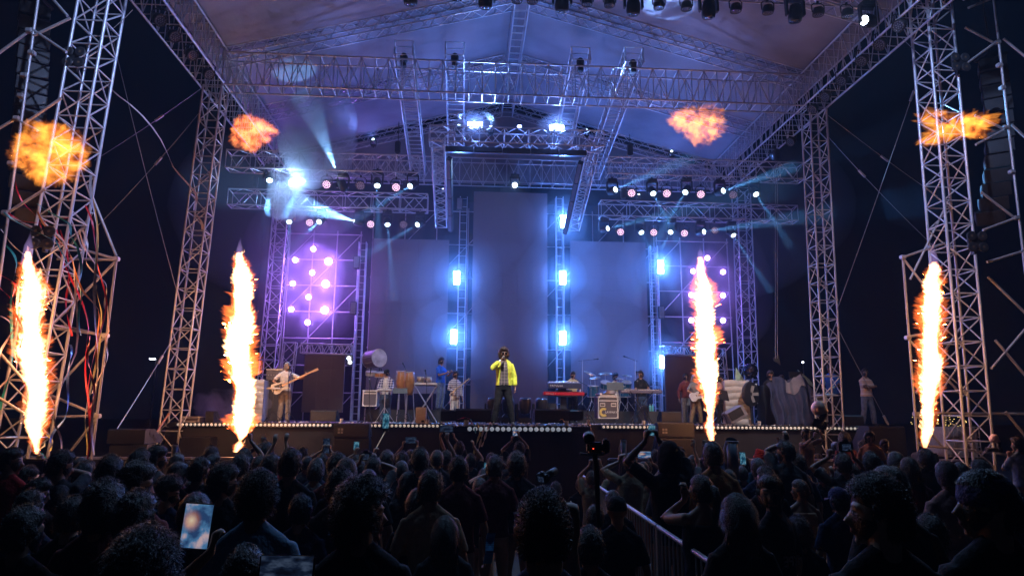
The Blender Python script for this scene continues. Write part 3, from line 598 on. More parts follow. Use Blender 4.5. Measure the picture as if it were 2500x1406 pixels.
# ================================================================ people
SKIN = M('skin_brown', (.30,.155,.095), .5, 0, .08, 20); SKIN2 = M('skin_deep_brown', (.19,.095,.06), .5, 0, .08, 20); SKIN3 = M('skin_light_brown', (.42,.24,.16), .5, 0, .08, 20)
DARKF = M('hair_and_eye_dark', (.012,.009,.008), .5, 0, .1); LIP = M('lips', (.28,.10,.08), .45, 0, .1)
HAIR = M('dark_hair', (.016,.011,.010), .36, 0, .3, 110, .45, spec=.45); HAIRG = M('grey_hair', (.30,.28,.28), .5, 0, .3, 30); HAIRB = M('brown_hair', (.06,.032,.022), .42, 0, .2, 30)
SHOE = M('shoes', (.04,.04,.045), .6, 0, .2)
def fabric(name, col, two=None, scale=14, vary=.15): return M('fabric_'+name, col, .9, 0, vary, scale, .5, two=two, spec=.2)
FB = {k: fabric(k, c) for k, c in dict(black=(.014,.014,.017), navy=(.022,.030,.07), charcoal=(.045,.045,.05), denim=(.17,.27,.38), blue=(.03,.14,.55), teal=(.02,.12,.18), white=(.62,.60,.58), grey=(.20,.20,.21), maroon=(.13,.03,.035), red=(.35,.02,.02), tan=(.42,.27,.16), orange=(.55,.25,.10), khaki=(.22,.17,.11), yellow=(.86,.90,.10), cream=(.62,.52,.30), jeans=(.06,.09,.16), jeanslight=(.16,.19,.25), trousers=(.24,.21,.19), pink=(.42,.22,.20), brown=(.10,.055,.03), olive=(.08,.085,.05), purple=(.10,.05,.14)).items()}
FB['plaid'] = None
def plaid(name, a, b, sx=26, sy=26, w=.5, horiz=True, vert=True):
    m = bpy.data.materials.new('fabric_'+name); m.use_nodes = True; nt = m.node_tree; N, L = nt.nodes, nt.links; bs = N['Principled BSDF']; bs.inputs['Roughness'].default_value = .9
    tc = N.new('ShaderNodeTexCoord'); sp = N.new('ShaderNodeSeparateXYZ'); L.new(tc.outputs['Object'], sp.inputs[0]); outs = []
    for ax, sc_, on in (('X', sx, vert), ('Z', sy, horiz)):
        if not on: continue
        mu = N.new('ShaderNodeMath'); mu.operation = 'MULTIPLY'; mu.inputs[1].default_value = sc_; L.new(sp.outputs[ax], mu.inputs[0])
        fr = N.new('ShaderNodeMath'); fr.operation = 'FRACT'; L.new(mu.outputs[0], fr.inputs[0]); gt = N.new('ShaderNodeMath'); gt.operation = 'GREATER_THAN'; gt.inputs[1].default_value = w; L.new(fr.outputs[0], gt.inputs[0]); outs.append(gt.outputs[0])
    if len(outs) == 2: ad = N.new('ShaderNodeMath'); ad.operation = 'MULTIPLY'; ad.inputs[1].default_value = 1; av = N.new('ShaderNodeMath'); av.operation = 'ADD'; L.new(outs[0], av.inputs[0]); L.new(outs[1], av.inputs[1]); ad.inputs[1].default_value = .5; L.new(av.outputs[0], ad.inputs[0]); o = ad.outputs[0]
    else: o = outs[0]
    mx = N.new('ShaderNodeMix'); mx.data_type = 'RGBA'; mx.inputs['A'].default_value = (*a, 1); mx.inputs['B'].default_value = (*b, 1); L.new(o, mx.inputs['Factor']); L.new(mx.outputs['Result'], bs.inputs['Base Color']); return m
FB['plaid'] = plaid('plaid_shirt', (.03,.035,.10), (.60,.55,.62), 12, 12, .6)
FB['stripes'] = plaid('striped_sweater', (.42,.38,.40), (.14,.13,.20), 1, 14, .62, True, False)
FB['bands'] = plaid('banded_shirt', (.55,.36,.26), (.62,.50,.42), 1, 7, .75, True, False)
FB['check'] = plaid('checked_shirt', (.10,.08,.09), (.30,.22,.22), 14, 14, .7)
def arm_ik(Sh, T, pole, a=.285, b=.265):
    d = T-Sh; L_ = d.length
    if L_ > (a+b)*.985: d = d*((a+b)*.985/L_); L_ = d.length; T = Sh+d
    if L_ < .12: L_ = .12; d = d.normalized()*L_; T = Sh+d
    u = d.normalized(); x = (a*a-b*b+L_*L_)/(2*L_); h = math.sqrt(max(0, a*a-x*x)); p = (pole-u*pole.dot(u)).normalized()
    return Sh+u*x+p*h, T
def hand(mb, W_, d, n, side, kind='relax'):
    """palm and five fingers; d finger direction, n palm normal (the way the palm faces), side = +1 right hand, -1 left"""
    d = d.normalized(); n = (n-d*n.dot(d)).normalized(); s = d.cross(n)*side      # s points to the thumb side
    st = [(-.02,.024,.020),(.02,.031,.017),(.06,.040,.014),(.090,.039,.012)]; n8 = 10
    mb.add([W_+d*a+s*(cos(2*pi*k/n8)*w_)+n*(sin(2*pi*k/n8)*t_) for a, w_, t_ in st for k in range(n8)], [(j*n8+k, j*n8+(k+1) % n8, (j+1)*n8+(k+1) % n8, (j+1)*n8+k) for j in range(3) for k in range(n8)]+[tuple(range(n8-1, -1, -1)), tuple(3*n8+k for k in range(n8))])
    curl = {'relax': (.35,.7), 'open': (.05,.1), 'grip': (1.1,1.3), 'point': (1.4,1.5), 'rock': (1.4,1.5)}[kind]
    for i, (o, l) in enumerate(((.030,.070),(.010,.078),(-.010,.073),(-.029,.058))):
        c1, c2 = curl
        if (kind == 'point' and i == 0) or (kind == 'rock' and i in (0,3)): c1, c2 = .05,.1
        spread = {'open': .28, 'rock': .15}.get(kind, .06)*(o/.03)
        k0 = W_+d*.085+s*o; d0 = (d+s*spread).normalized(); d1 = (d0*cos(c1)+n*sin(c1)); d2 = (d0*cos(c1+c2)+n*sin(c1+c2))
        mb.tube([k0-d0*.02, k0, k0+d1*l*.5, k0+d1*l*.5+d2*l*.5], [.0105,.0105,.0095,.008], 6)
    t0 = W_+d*.03+s*.022; td = (d*.6+s*(.85 if kind == 'open' else .5)+n*(.1 if kind == 'open' else .5)).normalized(); mb.tube([t0-td*.01, t0+td*.035, t0+td*.035+(td+d*.4).normalized()*.03], [.014,.0115,.009], 6)
def head_shape(mb, Hm, fem=False):
    vs = []; nu, nv = 24, 18
    for j in range(nv+1):
        ph = pi*j/nv
        for i in range(nu):
            th = 2*pi*i/nu; x, y, z = sin(ph)*cos(th), sin(ph)*sin(th), cos(ph)
            t = max(0, -z-.05); fx = 1-.42*t**1.15; yy = y*.097*(1-.16*t if y > 0 else 1-.45*t)
            if y > 0 and z < -.45: yy += .012*max(0, 1-abs(x)*3)
            vs.append(Hm @ Vector((x*.077*fx, yy, z*.118 - (.006 if z < -.6 else 0))))
    mb.add(vs, [(j*nu+i, (j+1)*nu+i, (j+1)*nu+(i+1) % nu, j*nu+(i+1) % nu) for j in range(nv) for i in range(nu)])
    mb.tube([Hm @ Vector((0,.088,.022)), Hm @ Vector((0,.104,-.005)), Hm @ Vector((0,.116,-.026)), Hm @ Vector((0,.098,-.036))], [.007,.010,.0155,.010], 8)   # nose
    mb.tube([Hm @ Vector((-.02,.091,-.062)), Hm @ Vector((0,.100,-.062)), Hm @ Vector((.02,.091,-.062))], [.006,.010,.006], 6)     # lips
    for s in (-1, 1):
        mb.tube([Hm @ Vector((s*.058,.070,.032)), Hm @ Vector((s*.03,.089,.036)), Hm @ Vector((s*.008,.092,.03))], [.006,.009,.006], 6)   # brow
        mb.tube([Hm @ Vector((s*.074,-.006,-.038)), Hm @ Vector((s*.083,-.012,-.012)), Hm @ Vector((s*.085,-.018,.018)), Hm @ Vector((s*.076,-.008,.028))], [(.006,.009),(.008,.016),(.008,.017),(.005,.008)], 8)   # ear
    mb.tube([Hm @ Vector((0,.075,-.098)), Hm @ Vector((0,.088,-.104))], [.018,.016], 8)
RM = []
def remesh(name, mb, vox, mats, classify=None, smooth_it=2):
    me0 = mesh(name, mb.v, mb.f); o = bpy.data.objects.new('tmp', me0); COL.objects.link(o)
    md = o.modifiers.new('r', 'REMESH'); md.mode = 'VOXEL'; md.voxel_size = vox; md.use_smooth_shade = True
    sm = o.modifiers.new('s', 'SMOOTH'); sm.factor = .5; sm.iterations = smooth_it
    dg = bpy.context.evaluated_depsgraph_get(); me = bpy.data.meshes.new_from_object(o.evaluated_get(dg)); me.name = name
    bpy.data.objects.remove(o); bpy.data.meshes.remove(me0); me.materials.clear()
    for m_ in mats: me.materials.append(m_)
    me.shade_smooth()
    if classify:
        n = len(me.polygons); c = np.empty(n*3); me.polygons.foreach_get('center', c); me.polygons.foreach_set('material_index', classify(c.reshape(n, 3)).astype(int))
    return me
def figure(key, fem=False, head=(0,0,0), aR=None, aL=None, hR=('relax',None,None), hL=('relax',None,None), sleeve='short', vox=.014, legs='stand', lean=0, beard=0, top='tee', legs_full=True, build=1.0, open_front=False, pR=None, pL=None, mic=None):
    """a figure 1.74 m tall facing +y; aR/aL are wrist targets; returns meshes and the head frame"""
    w = .93 if fem else 1.0; bw = build
    hz_ = 0 if legs != 'sit' else -.42
    Lz = lambda z: z+hz_
    def tw(p):    # lean the upper body forward
        p = Vector(p); d = p.z-Lz(.95)
        if d > 0: p.y += d*sin(lean); p.z -= d*(1-cos(lean))
        return p
    secs = [(.80,.13,.10,0),(.90,.165*bw,.118*bw,-.005),(1.0,.148*bw,.112*bw,0),(1.10,.142*bw,.108*bw,.003),(1.22,.158*bw,.116*bw,.005),(1.32,.170*w*bw,.116,.004),(1.385,.150*w,.100,-.002),(1.43,.105,.080,-.006),(1.465,.07,.066,-.008),(1.49,.058,.060,-.008)]
    b = MB()
    def torso(mb, infl, z0, z1):
        S_ = [s for s in secs if z0 <= s[0] <= z1]; vs = []; n = 20
        for z, rx, ry, yo in S_:
            k = infl if z < 1.45 else infl*.6
            ce = tw((0, yo, Lz(z))); vs += [ce+Vector((cos(2*pi*i/n)*(rx+k)*(abs(cos(2*pi*i/n))**-.12 if abs(cos(2*pi*i/n)) > .05 else 1)*.97, sin(2*pi*i/n)*(ry+k), 0)) for i in range(n)]
        m_ = len(S_); mb.add(vs, [(j*n+i, j*n+(i+1) % n, (j+1)*n+(i+1) % n, (j+1)*n+i) for j in range(m_-1) for i in range(n)] + [tuple(range(n-1, -1, -1)), tuple((m_-1)*n+i for i in range(n))])
        if fem and z1 > 1.3:
            for s in (-1,1): mb.tube([tw((s*.07, .05, Lz(1.27))), tw((s*.075, .115+infl, Lz(1.255)))], [.065,.045], 10)
    torso(b, 0, .8, 1.49)
    sh = {s: tw((s*.172*w, -.005, Lz(1.385))) for s in (1,-1)}
    trap = lambda mb, g: [mb.tube([tw((s*.02,-.015,Lz(1.50))), tw((s*.07,-.015,Lz(1.455))), tw((s*.135*w,-.01,Lz(1.405)))], [.036+g, .040+g, .044+g], 10) for s in (1,-1)]
    trap(b, 0)
    tg = {1: aR, -1: aL}; el = {}; wr = {}
    for s in (1,-1):
        T = tg[s] if tg[s] is not None else Vector((s*.27*w, .05, Lz(.86)))
        T = Vector(T); po = {1: pR, -1: pL}[s]
        pole = Vector(po) if po else (Vector((s*.45, -.25, -.8)) if T.z < Lz(1.6) else Vector((s*.9, .1, -.5)))
        if T.z > Lz(1.5): sh[s] = sh[s]+Vector((-.012*s, 0, .035))
        el[s], wr[s] = arm_ik(sh[s], T, pole)
        b.tube([sh[s]-Vector((s*.05,0,.01)), sh[s], sh[s].lerp(el[s], .35), sh[s].lerp(el[s], .8), el[s], el[s].lerp(wr[s], .3), wr[s]], [.044,.050,.047*bw,.039,.037,.038,.024], 10)
        kd, hd, hn = {1: hR, -1: hL}[s]; fd = (wr[s]-el[s]).normalized()
        d_ = Vector(hd) if hd else fd; n_ = Vector(hn) if hn else (Vector((-s,0,0)) if abs(fd.z) > .5 else Vector((0,0,-1)))
        hand(b, wr[s], d_, n_, s, kd)
    neck = tw((0,-.012,Lz(1.46))); hy, hp, hr = [R(v) for v in head]
    hc0 = tw((0,.012,Lz(1.625))); Hm = Matrix.Translation(hc0) @ Matrix.Rotation(-hy, 4, 'Z') @ Matrix.Rotation(hp, 4, 'X') @ Matrix.Rotation(hr, 4, 'Y')
    b.tube([neck-Vector((0,0,.04)), neck+Vector((0,.0,.04)), hc0+Vector((0,-.02,-.04))], [.066,.058,.056] if not fem else [.056,.048,.048], 12)
    head_shape(b, Hm, fem)
    def leg(mb, infl, z_end=0):
        for s in (1,-1):
            if legs == 'sit': J = [(s*.09,0,Lz(.88)),(s*.11,.2,Lz(.90)),(s*.14,.42,.50),(s*.14,.40,.3),(s*.14,.38,.09)]
            elif legs == 'wide': J = [(s*.085,0,.88),(s*.11,.01,.68),(s*.15,.03,.47),(s*.18,.0,.28),(s*.21,-.02,.09)]
            else: J = [(s*.085,0,.88),(s*.092,.01,.68),(s*.10,.02,.47),(s*.105,-.005,.28),(s*.11,-.02,.09)]
            r_ = [.086,.080,.056,.052,.036]
            if infl: r_ = [v+infl*(1+.6*i*.5) for i, v in enumerate(r_)]; J = J[:-1]+[tuple(Vector(J[-1])-Vector((0,0,.02)))]
            mb.tube(J, r_, 12)
            if not infl: f = Vector(J[-1]); mb.tube([f+Vector((0,-.05,-.045)), f+Vector((s*.01,.07,-.05)), f+Vector((s*.02,.17,-.062))], [(.04,.042),(.042,.04),(.03,.03)], 8)
    leg(b, 0)
    Hi = np.array(Hm.inverted())
    def cls(c):
        h = c @ Hi[:3, :3].T + Hi[:3, 3]; x, y, z = h[:, 0], h[:, 1], h[:, 2]; r_ = np.zeros(len(c), int); inh = (np.abs(x) < .09) & (np.abs(z) < .13) & (y > .02)
        r_[inh & (np.abs(np.abs(x)-.031) < .013) & (np.abs(z-.010) < .007) & (y > .06)] = 1
        r_[inh & (np.abs(np.abs(x)-.033) < .019) & (np.abs(z-.034) < .006) & (y > .06)] = 1
        r_[inh & (np.abs(x) < .022) & (np.abs(z+.062) < .008) & (y > .08)] = 2
        if beard: r_[inh & (z < -.045) & (z > -.13) & ~((np.abs(x) < .022) & (np.abs(z+.062) < .008)) & ((z < -.075) | (np.abs(x) > .042) | (z > -.052)) ] = 1
        r_[c[:, 2] < .075] = 3
        return r_
    body = remesh('person', b, vox, [SKIN, DARKF, LIP, SHOE], cls)
    out = dict(body=body, H=Hm, sh=sh, el=el, wr=wr)
    # clothes
    t = MB(); torso(t, .018 if top != 'jacket' else .030, .9 if top != 'long' else .80, 1.47 if top != 'tank' else 1.40)
    if top != 'tank':
        trap(t, .010 if top != 'jacket' else .018)
        for s in (1,-1):
            e = el[s]; ws = wr[s]
            if top == 'jacket': pts, rr = [sh[s]-Vector((s*.06,0,.02)), sh[s], sh[s].lerp(e,.6), e, e.lerp(ws,.5), e.lerp(ws,.82)], [.058,.068,.070,.066,.060,.054]
            elif sleeve == 'long': pts, rr = [sh[s]-Vector((s*.06,0,.02)), sh[s], sh[s].lerp(e,.6), e, e.lerp(ws,.5), e.lerp(ws,.92)], [.052,.060,.058,.052,.046,.036]
            else: pts, rr = [sh[s]-Vector((s*.06,0,.02)), sh[s], sh[s].lerp(e,.45), sh[s].lerp(e,.8)], [.052,.061,.062,.062]
            t.tube(pts, rr, 10)
    out['shirt'] = remesh('shirt', t, .017, [FB['black']], None, 2)
    if open_front:
        bm = bmesh.new(); bm.from_mesh(out['shirt']); bmesh.ops.delete(bm, geom=[f for f in bm.faces if f.calc_center_median().y > .02 and abs(f.calc_center_median().x) < .078+.07*(1.35-f.calc_center_median().z) or f.calc_center_median().z < .915], context='FACES'); bm.to_mesh(out['shirt']); bm.free()
        u = MB(); torso(u, .012, .9, 1.47); out['inner'] = remesh('inner_shirt', u, .018, [FB['black']])
    if legs_full:
        q = MB(); leg(q, .016); vs = []; S_ = [s for s in secs if s[0] <= 1.0]; n = 18
        for z, rx, ry, yo in S_: vs += [Vector((cos(2*pi*i/n)*(rx+.012), sin(2*pi*i/n)*(ry+.012)+yo, Lz(z))) for i in range(n)]
        q.add(vs, [(j*n+i, j*n+(i+1) % n, (j+1)*n+(i+1) % n, (j+1)*n+i) for j in range(len(S_)-1) for i in range(n)] + [tuple(range(n-1, -1, -1)), tuple((len(S_)-1)*n+i for i in range(n))])
        out['trousers'] = remesh('trousers', q, .018, [FB['jeans']])
    return out
# ---- hair, caps
def hair_mesh(kind, seed, strands=900):
    r_ = np.random.default_rng(seed); nu, nv = 56, 40
    ph, th = np.meshgrid(np.linspace(0, pi, nv+1), np.linspace(0, 2*pi, nu, endpoint=False), indexing='ij')
    D = np.stack([np.sin(ph)*np.cos(th), np.sin(ph)*np.sin(th), np.cos(ph)], -1).reshape(-1, 3)
    th_ = dict(short=.020, neat=.018, curly=.034, afro=.050, long=.020, wavy=.026, pony=.012, thin=.006)[kind]
    lump = dict(short=.014, neat=.008, curly=.020, afro=.022, long=.006, wavy=.014, pony=.004, thin=.003)[kind]
    up = .012 if kind in ('short','curly','afro') else .004
    fr = D[:, 1]; zz = D[:, 2]
    line = np.where(fr > .15, .42+.25*np.clip(fr-.15, 0, 1), np.where(fr > -.25, -.05 if kind in ('short','neat','thin','pony') else -.35, -.62 if kind in ('short','neat','thin','pony') else -.85))
    m = 1/(1+np.exp(-(zz-line)*22))
    P = D*np.array([.079,.100,.121]); nz = fbm(D*3.2+seed*5, 3, seed)*.6+fbm(D*9+seed, 2, seed+4)*.6
    P = P*(.93+.07*m)[:, None]+D*((th_+up*np.clip(zz, 0, 1)+lump*nz)*m)[:, None]
    P[:, 1] += .004
    fs = [(j*nu+i, (j+1)*nu+i, (j+1)*nu+(i+1) % nu, j*nu+(i+1) % nu) for j in range(nv) for i in range(nu)]
    V = [P]; n0 = len(P)
    # strands: thin ribbons that break the outline
    L_ = dict(short=.024, neat=.016, curly=.034, afro=.036, long=.03, wavy=.034, pony=.012, thin=.010)[kind]
    ok = np.where(m > .6)[0]; idx = r_.choice(ok, strands); base = P[idx]+r_.normal(0, .003, (strands, 3)); n_ = D[idx]
    tg = np.cross(n_, r_.normal(0, 1, (strands, 3))); tg /= np.linalg.norm(tg, axis=1)[:, None]+1e-6
    l = L_*r_.uniform(.5, 1.3, (strands, 1)); curl = 1.0 if kind in ('curly','afro') else .5
    if kind in ('long','wavy','pony','neat'): tg = np.array([0,-.25,-1.])+tg*.35
    mid_ = base+n_*l*.35+tg*l*.35; tip = mid_+(n_*(.5-.35*(1-curl))+tg*curl)*l*.5+np.array([0,0,-.2])*l; wd = np.cross(n_, tg); wd /= np.linalg.norm(wd, axis=1)[:, None]+1e-6; wd = wd*r_.uniform(.0006,.0013,(strands,1))
    base = base-n_*.008
    V += [base-wd, base+wd, mid_+wd, mid_-wd, tip]
    for k in range(strands):
        a, b_, c, d, e = [n0+strands*q+k for q in range(5)]; fs += [(a, b_, c, d), (d, c, e)]
    if kind in ('long','wavy'):
        ln = .40 if kind == 'long' else .36; nn, mm = 40, 26; A, B_ = np.meshgrid(np.linspace(0, 1, mm+1), np.linspace(0, 2*pi, nn, endpoint=False), indexing='ij')
        rad = np.interp(A, [0,.15,.4,.8,1], [.060,.088,.098,.085,.045]); wv = fbm(np.stack([np.cos(B_)*1.5, np.sin(B_)*1.5, A*2.2], -1).reshape(-1,3)*1.6+seed, 3, seed).reshape(A.shape)
        st = np.sin(B_*17+A*5+seed)*.003; rr = rad*(1+(.22 if kind == 'wavy' else .08)*wv)+st
        X = rr*np.cos(B_)*1.05; Y_ = rr*np.sin(B_)*.62-.055-.02*A; Z = .03-ln*A-.02*np.cos(B_*3+seed)*A
        n1 = sum(len(v) for v in V); V.append(np.stack([X, Y_, Z], -1).reshape(-1, 3))
        fs += [(n1+j*nn+i, n1+j*nn+(i+1) % nn, n1+(j+1)*nn+(i+1) % nn, n1+(j+1)*nn+i) for j in range(mm) for i in range(nn)] + [tuple(n1+mm*nn+i for i in range(nn))]
        n2 = sum(len(v) for v in V); K = 350; th2 = r_.uniform(0, 2*pi, K); a0 = r_.uniform(.05,.75,K); ra = np.interp(a0, [0,.15,.4,.8,1], [.060,.088,.098,.085,.045])*r_.uniform(.95,1.15,K)
        bs = np.stack([ra*np.cos(th2)*1.05, ra*np.sin(th2)*.62-.06, .03-ln*a0], -1); dl = np.stack([r_.normal(0,.012,K), r_.normal(0,.012,K), -r_.uniform(.05,.13,K)], -1); w2 = np.stack([np.sin(th2), np.cos(th2), 0*th2], -1)*.0014; w2[:, 0] *= -1
        V += [bs-w2, bs+w2, bs+dl*.6+r_.normal(0,.006,(K,3)), bs+dl]
        for k in range(K): a, b_, c, d = [n2+K*q+k for q in range(4)]; fs += [(a, b_, c), (b_, d, c)]
    me = mesh('hair', np.concatenate(V), fs, HAIR)
    if kind in ('pony',):
        mb = MB(); mb.tube([(0,-.09,.05),(0,-.135,.03),(.005,-.15,-.05),(0,-.135,-.16),(.01,-.12,-.25),(0,-.11,-.31)], [.016,.030,.034,.030,.020,.006], 12)
        bm = bmesh.new(); bm.from_mesh(me); mv = [bm.verts.new(v) for v in mb.v]; [bm.faces.new([mv[i] for i in f]) for f in mb.f]; bm.to_mesh(me); bm.free()
    me.shade_smooth(); return me
HM = {}
def get_hair(kind, var=0, dense=False):
    k = (kind, var, dense)
    if k not in HM: HM[k] = hair_mesh(kind, 11*var+len(kind)*3+1, 9000 if dense else 1500)
    return HM[k]
def hat_mesh(kind):
    if ('hat', kind) in HM: return HM[('hat', kind)]
    mb = MB()
    if kind == 'turban':
        for k in range(5):
            z = .035+.018*k; rr = .104-.011*k; mb.tube([(rr*cos(a)*.92, rr*1.08*sin(a)-.008, z+.022*cos(a*1+k*.9)+.008) for a in [2*pi*i/24 for i in range(25)]], .026, 8)
        mb.lathe((0,-.005,.05), [(.085,0),(.08,.05),(.05,.085),(.01,.095)], n=20)
    elif kind in ('cap', 'capback'):
        mb.lathe((0,-.005,.02), [(.098,0),(.101,.03),(.094,.07),(.066,.105),(.02,.122),(.004,.124)], n=24); s = 1 if kind == 'cap' else -1
        mb.grid(lambda a, b: Vector(((a-.5)*.15, s*(.08+.085*b*(1-((a-.5)*1.6)**2)), .03-.012*b-.05*(a-.5)**2)), 10, 5); mb.grid(lambda a, b: Vector(((a-.5)*.15, s*(.08+.085*b*(1-((a-.5)*1.6)**2)), .026-.012*b-.05*(a-.5)**2)), 10, 5)
    elif kind == 'bandana':
        mb.lathe((0,-.004,.012), [(.094,-.004),(.099,.02),(.095,.06),(.075,.095),(.03,.118),(.004,.12)], n=26); mb.tube([(0,-.1,.02),(.01,-.13,.0),(.02,-.15,-.05)], [.02,.016,.008], 8); mb.tube([(0,-.1,.02),(-.02,-.13,.0),(-.02,-.14,-.06)], [.016,.016,.008], 8)
    elif kind == 'hood':
        mb.lathe((0,-.02,-.12), [(.10,0),(.118,.06),(.125,.14),(.105,.22),(.06,.27),(.01,.285)], n=24)
    elif kind == 'bun': mb.lathe((0,-.09,.08), [(.01,-.04),(.04,-.02),(.045,.01),(.03,.035),(.005,.045)], axis=(0,-.7,.7), n=12)
    me = mesh(kind if kind not in ('capback',) else 'cap', [Vector((v.x*.90 if kind != 'hood' else v.x*.85, v.y*1.08, v.z)) for v in mb.v], mb.f, FB['black'], True); HM[('hat', kind)] = me; return me
def glasses_mesh():
    if 'gl' in HM: return HM['gl']
    mb = MB()
    for s in (-1,1):
        mb.lathe((s*.033,.101,.008), [(.026,0),(.028,.004)], axis=(0,1,0), n=14); mb.tube([(s*.06,.095,.014),(s*.082,.03,.012),(s*.083,-.02,.006)], .0028, 6)
    mb.tube([(-.01,.106,.012),(.01,.106,.012)], .003, 6); HM['gl'] = mesh('glasses', mb.v, mb.f, M('dark_lens', (.008,.008,.01), .1, .0, .05, spec=1)); return HM['gl']
def setmat(o, i, m):
    o.material_slots[i].link = 'OBJECT'; o.material_slots[i].material = m
def person(fig, loc, rz, sc, label, hair='short', var=0, shirt='black', skin=None, trousers='jeans', group=None, hat=None, hatc=None, hairc=None, dense=False, glasses=False, inner=None, cat='person'):
    o = bpy.data.objects.new('person', fig['body']); COL.objects.link(o); o.location = loc; o.rotation_euler = (0,0,rz); o.scale = (sc,sc,sc); tag(o, label, cat, group)
    setmat(o, 0, skin or SKIN)
    if hair not in ('bald', None):
        h = bpy.data.objects.new('hair', get_hair(hair, var, dense)); COL.objects.link(h); h.parent = o; h.matrix_basis = fig['H']
        if hairc: setmat(h, 0, hairc)
    if hat:
        h = bpy.data.objects.new(hat_mesh(hat).name, hat_mesh(hat)); COL.objects.link(h); h.parent = o; h.matrix_basis = fig['H']; setmat(h, 0, hatc or FB['black'])
    if glasses: h = bpy.data.objects.new('glasses', glasses_mesh()); COL.objects.link(h); h.parent = o; h.matrix_basis = fig['H']
    s = bpy.data.objects.new('shirt' if not fig.get('inner') else 'jacket', fig['shirt']); COL.objects.link(s); s.parent = o; setmat(s, 0, FB[shirt])
    if fig.get('inner'): s = bpy.data.objects.new('shirt', fig['inner']); COL.objects.link(s); s.parent = o; setmat(s, 0, FB[inner or 'black'])
    if fig.get('trousers'): s = bpy.data.objects.new('trousers', fig['trousers']); COL.objects.link(s); s.parent = o; setmat(s, 0, FB[trousers])
    return o
def picture_mat(name, a, b, c, st, sc=6):
    m = bpy.data.materials.new(name); m.use_nodes = True; nt = m.node_tree; N, L = nt.nodes, nt.links; bs = N['Principled BSDF']; bs.inputs['Base Color'].default_value = (.01,.01,.01,1); bs.inputs['Roughness'].default_value = .15
    tc = N.new('ShaderNodeTexCoord'); nz = N.new('ShaderNodeTexNoise'); nz.inputs['Scale'].default_value = sc; nz.inputs['Detail'].default_value = 6; cr_ = N.new('ShaderNodeValToRGB'); L.new(tc.outputs['Generated'], nz.inputs['Vector']); L.new(nz.outputs['Fac'], cr_.inputs['Fac'])
    e = cr_.color_ramp.elements; e[0].position = .36; e[0].color = (*a, 1); e[1].position = .66; e[1].color = (*c, 1); q = cr_.color_ramp.elements.new(.5); q.color = (*b, 1); L.new(cr_.outputs['Color'], bs.inputs['Emission Color'])
    if 'stage' in name:      # the flame seen in the picture on the screen
        mp = N.new('ShaderNodeMapping'); mp.inputs['Location'].default_value = (-.32*2.6,-1.3,-.62*2.6); mp.inputs['Scale'].default_value = (2.6,2.6,2.6); gr = N.new('ShaderNodeTexGradient'); gr.gradient_type = 'SPHERICAL'; L.new(tc.outputs['Generated'], mp.inputs[0]); L.new(mp.outputs[0], gr.inputs[0])
        r2 = N.new('ShaderNodeValToRGB'); k = r2.color_ramp.elements; k[0].color = (.03,.08,.2,1); k[1].color = (1,.85,.6,1); k2 = r2.color_ramp.elements.new(.45); k2.color = (.8,.25,.05,1); L.new(gr.outputs['Fac'], r2.inputs['Fac']); mx = N.new('ShaderNodeMix'); mx.data_type = 'RGBA'; L.new(gr.outputs['Fac'], mx.inputs['Factor']); L.new(cr_.outputs['Color'], mx.inputs['A']); L.new(r2.outputs['Color'], mx.inputs['B']); L.new(mx.outputs['Result'], bs.inputs['Emission Color'])
    bs.inputs['Emission Strength'].default_value = st; m.cycles.emission_sampling = 'NONE'; return m
SCREEN = picture_mat('phone_screen_stage_picture', (.03,.08,.22), (.10,.28,.55), (.75,.55,.6), .55, 2.6)
SCREEN2 = picture_mat('phone_screen_blue_picture', (.01,.05,.10), (.03,.20,.34), (.3,.6,.75), .45, 3.5)
SCREEN3 = picture_mat('phone_screen_dim_picture', (.004,.006,.015), (.01,.02,.05), (.06,.09,.16), .5, 4)
def phone(p, w, h, label, yaw=0, tilt=.1, roll=0, scr=None, thick=.009):
    """screen faces -y, towards the person holding it"""
    t = thing('phone', label, 'phone', p); Rm = Matrix.Rotation(yaw, 4, 'Z') @ Matrix.Rotation(-tilt, 4, 'X') @ Matrix.Rotation(roll, 4, 'Y'); p = Vector(p)
    MB().box(p, (w, thick, h), Rm, bev=.004).build('case', BLKP, t); MB().box(p+Rm.to_3x3() @ Vector((0,-thick/2-.0008,0)), (w*.93, .001, h*.95), Rm).build('screen', scr or SCREEN2, t)
    MB().lathe(p+Rm.to_3x3() @ Vector((-w*.25, thick/2, h*.38)), [(.006,0),(.006,.003)], axis=Rm.to_3x3() @ Vector((0,1,0)), n=8).build('camera_bump', L_OFF, t); return t
# ---------------------------------------------------------------- the crowd
FIGS = {}
def fig(**k):
    key = repr(sorted(k.items(), key=lambda q: q[0]))
    if key not in FIGS: FIGS[key] = figure(key, **k)
    return FIGS[key]
WH = dict(short=.212, neat=.205, curly=.262, afro=.30, long=.228, wavy=.258, pony=.195, thin=.178, bald=.18)
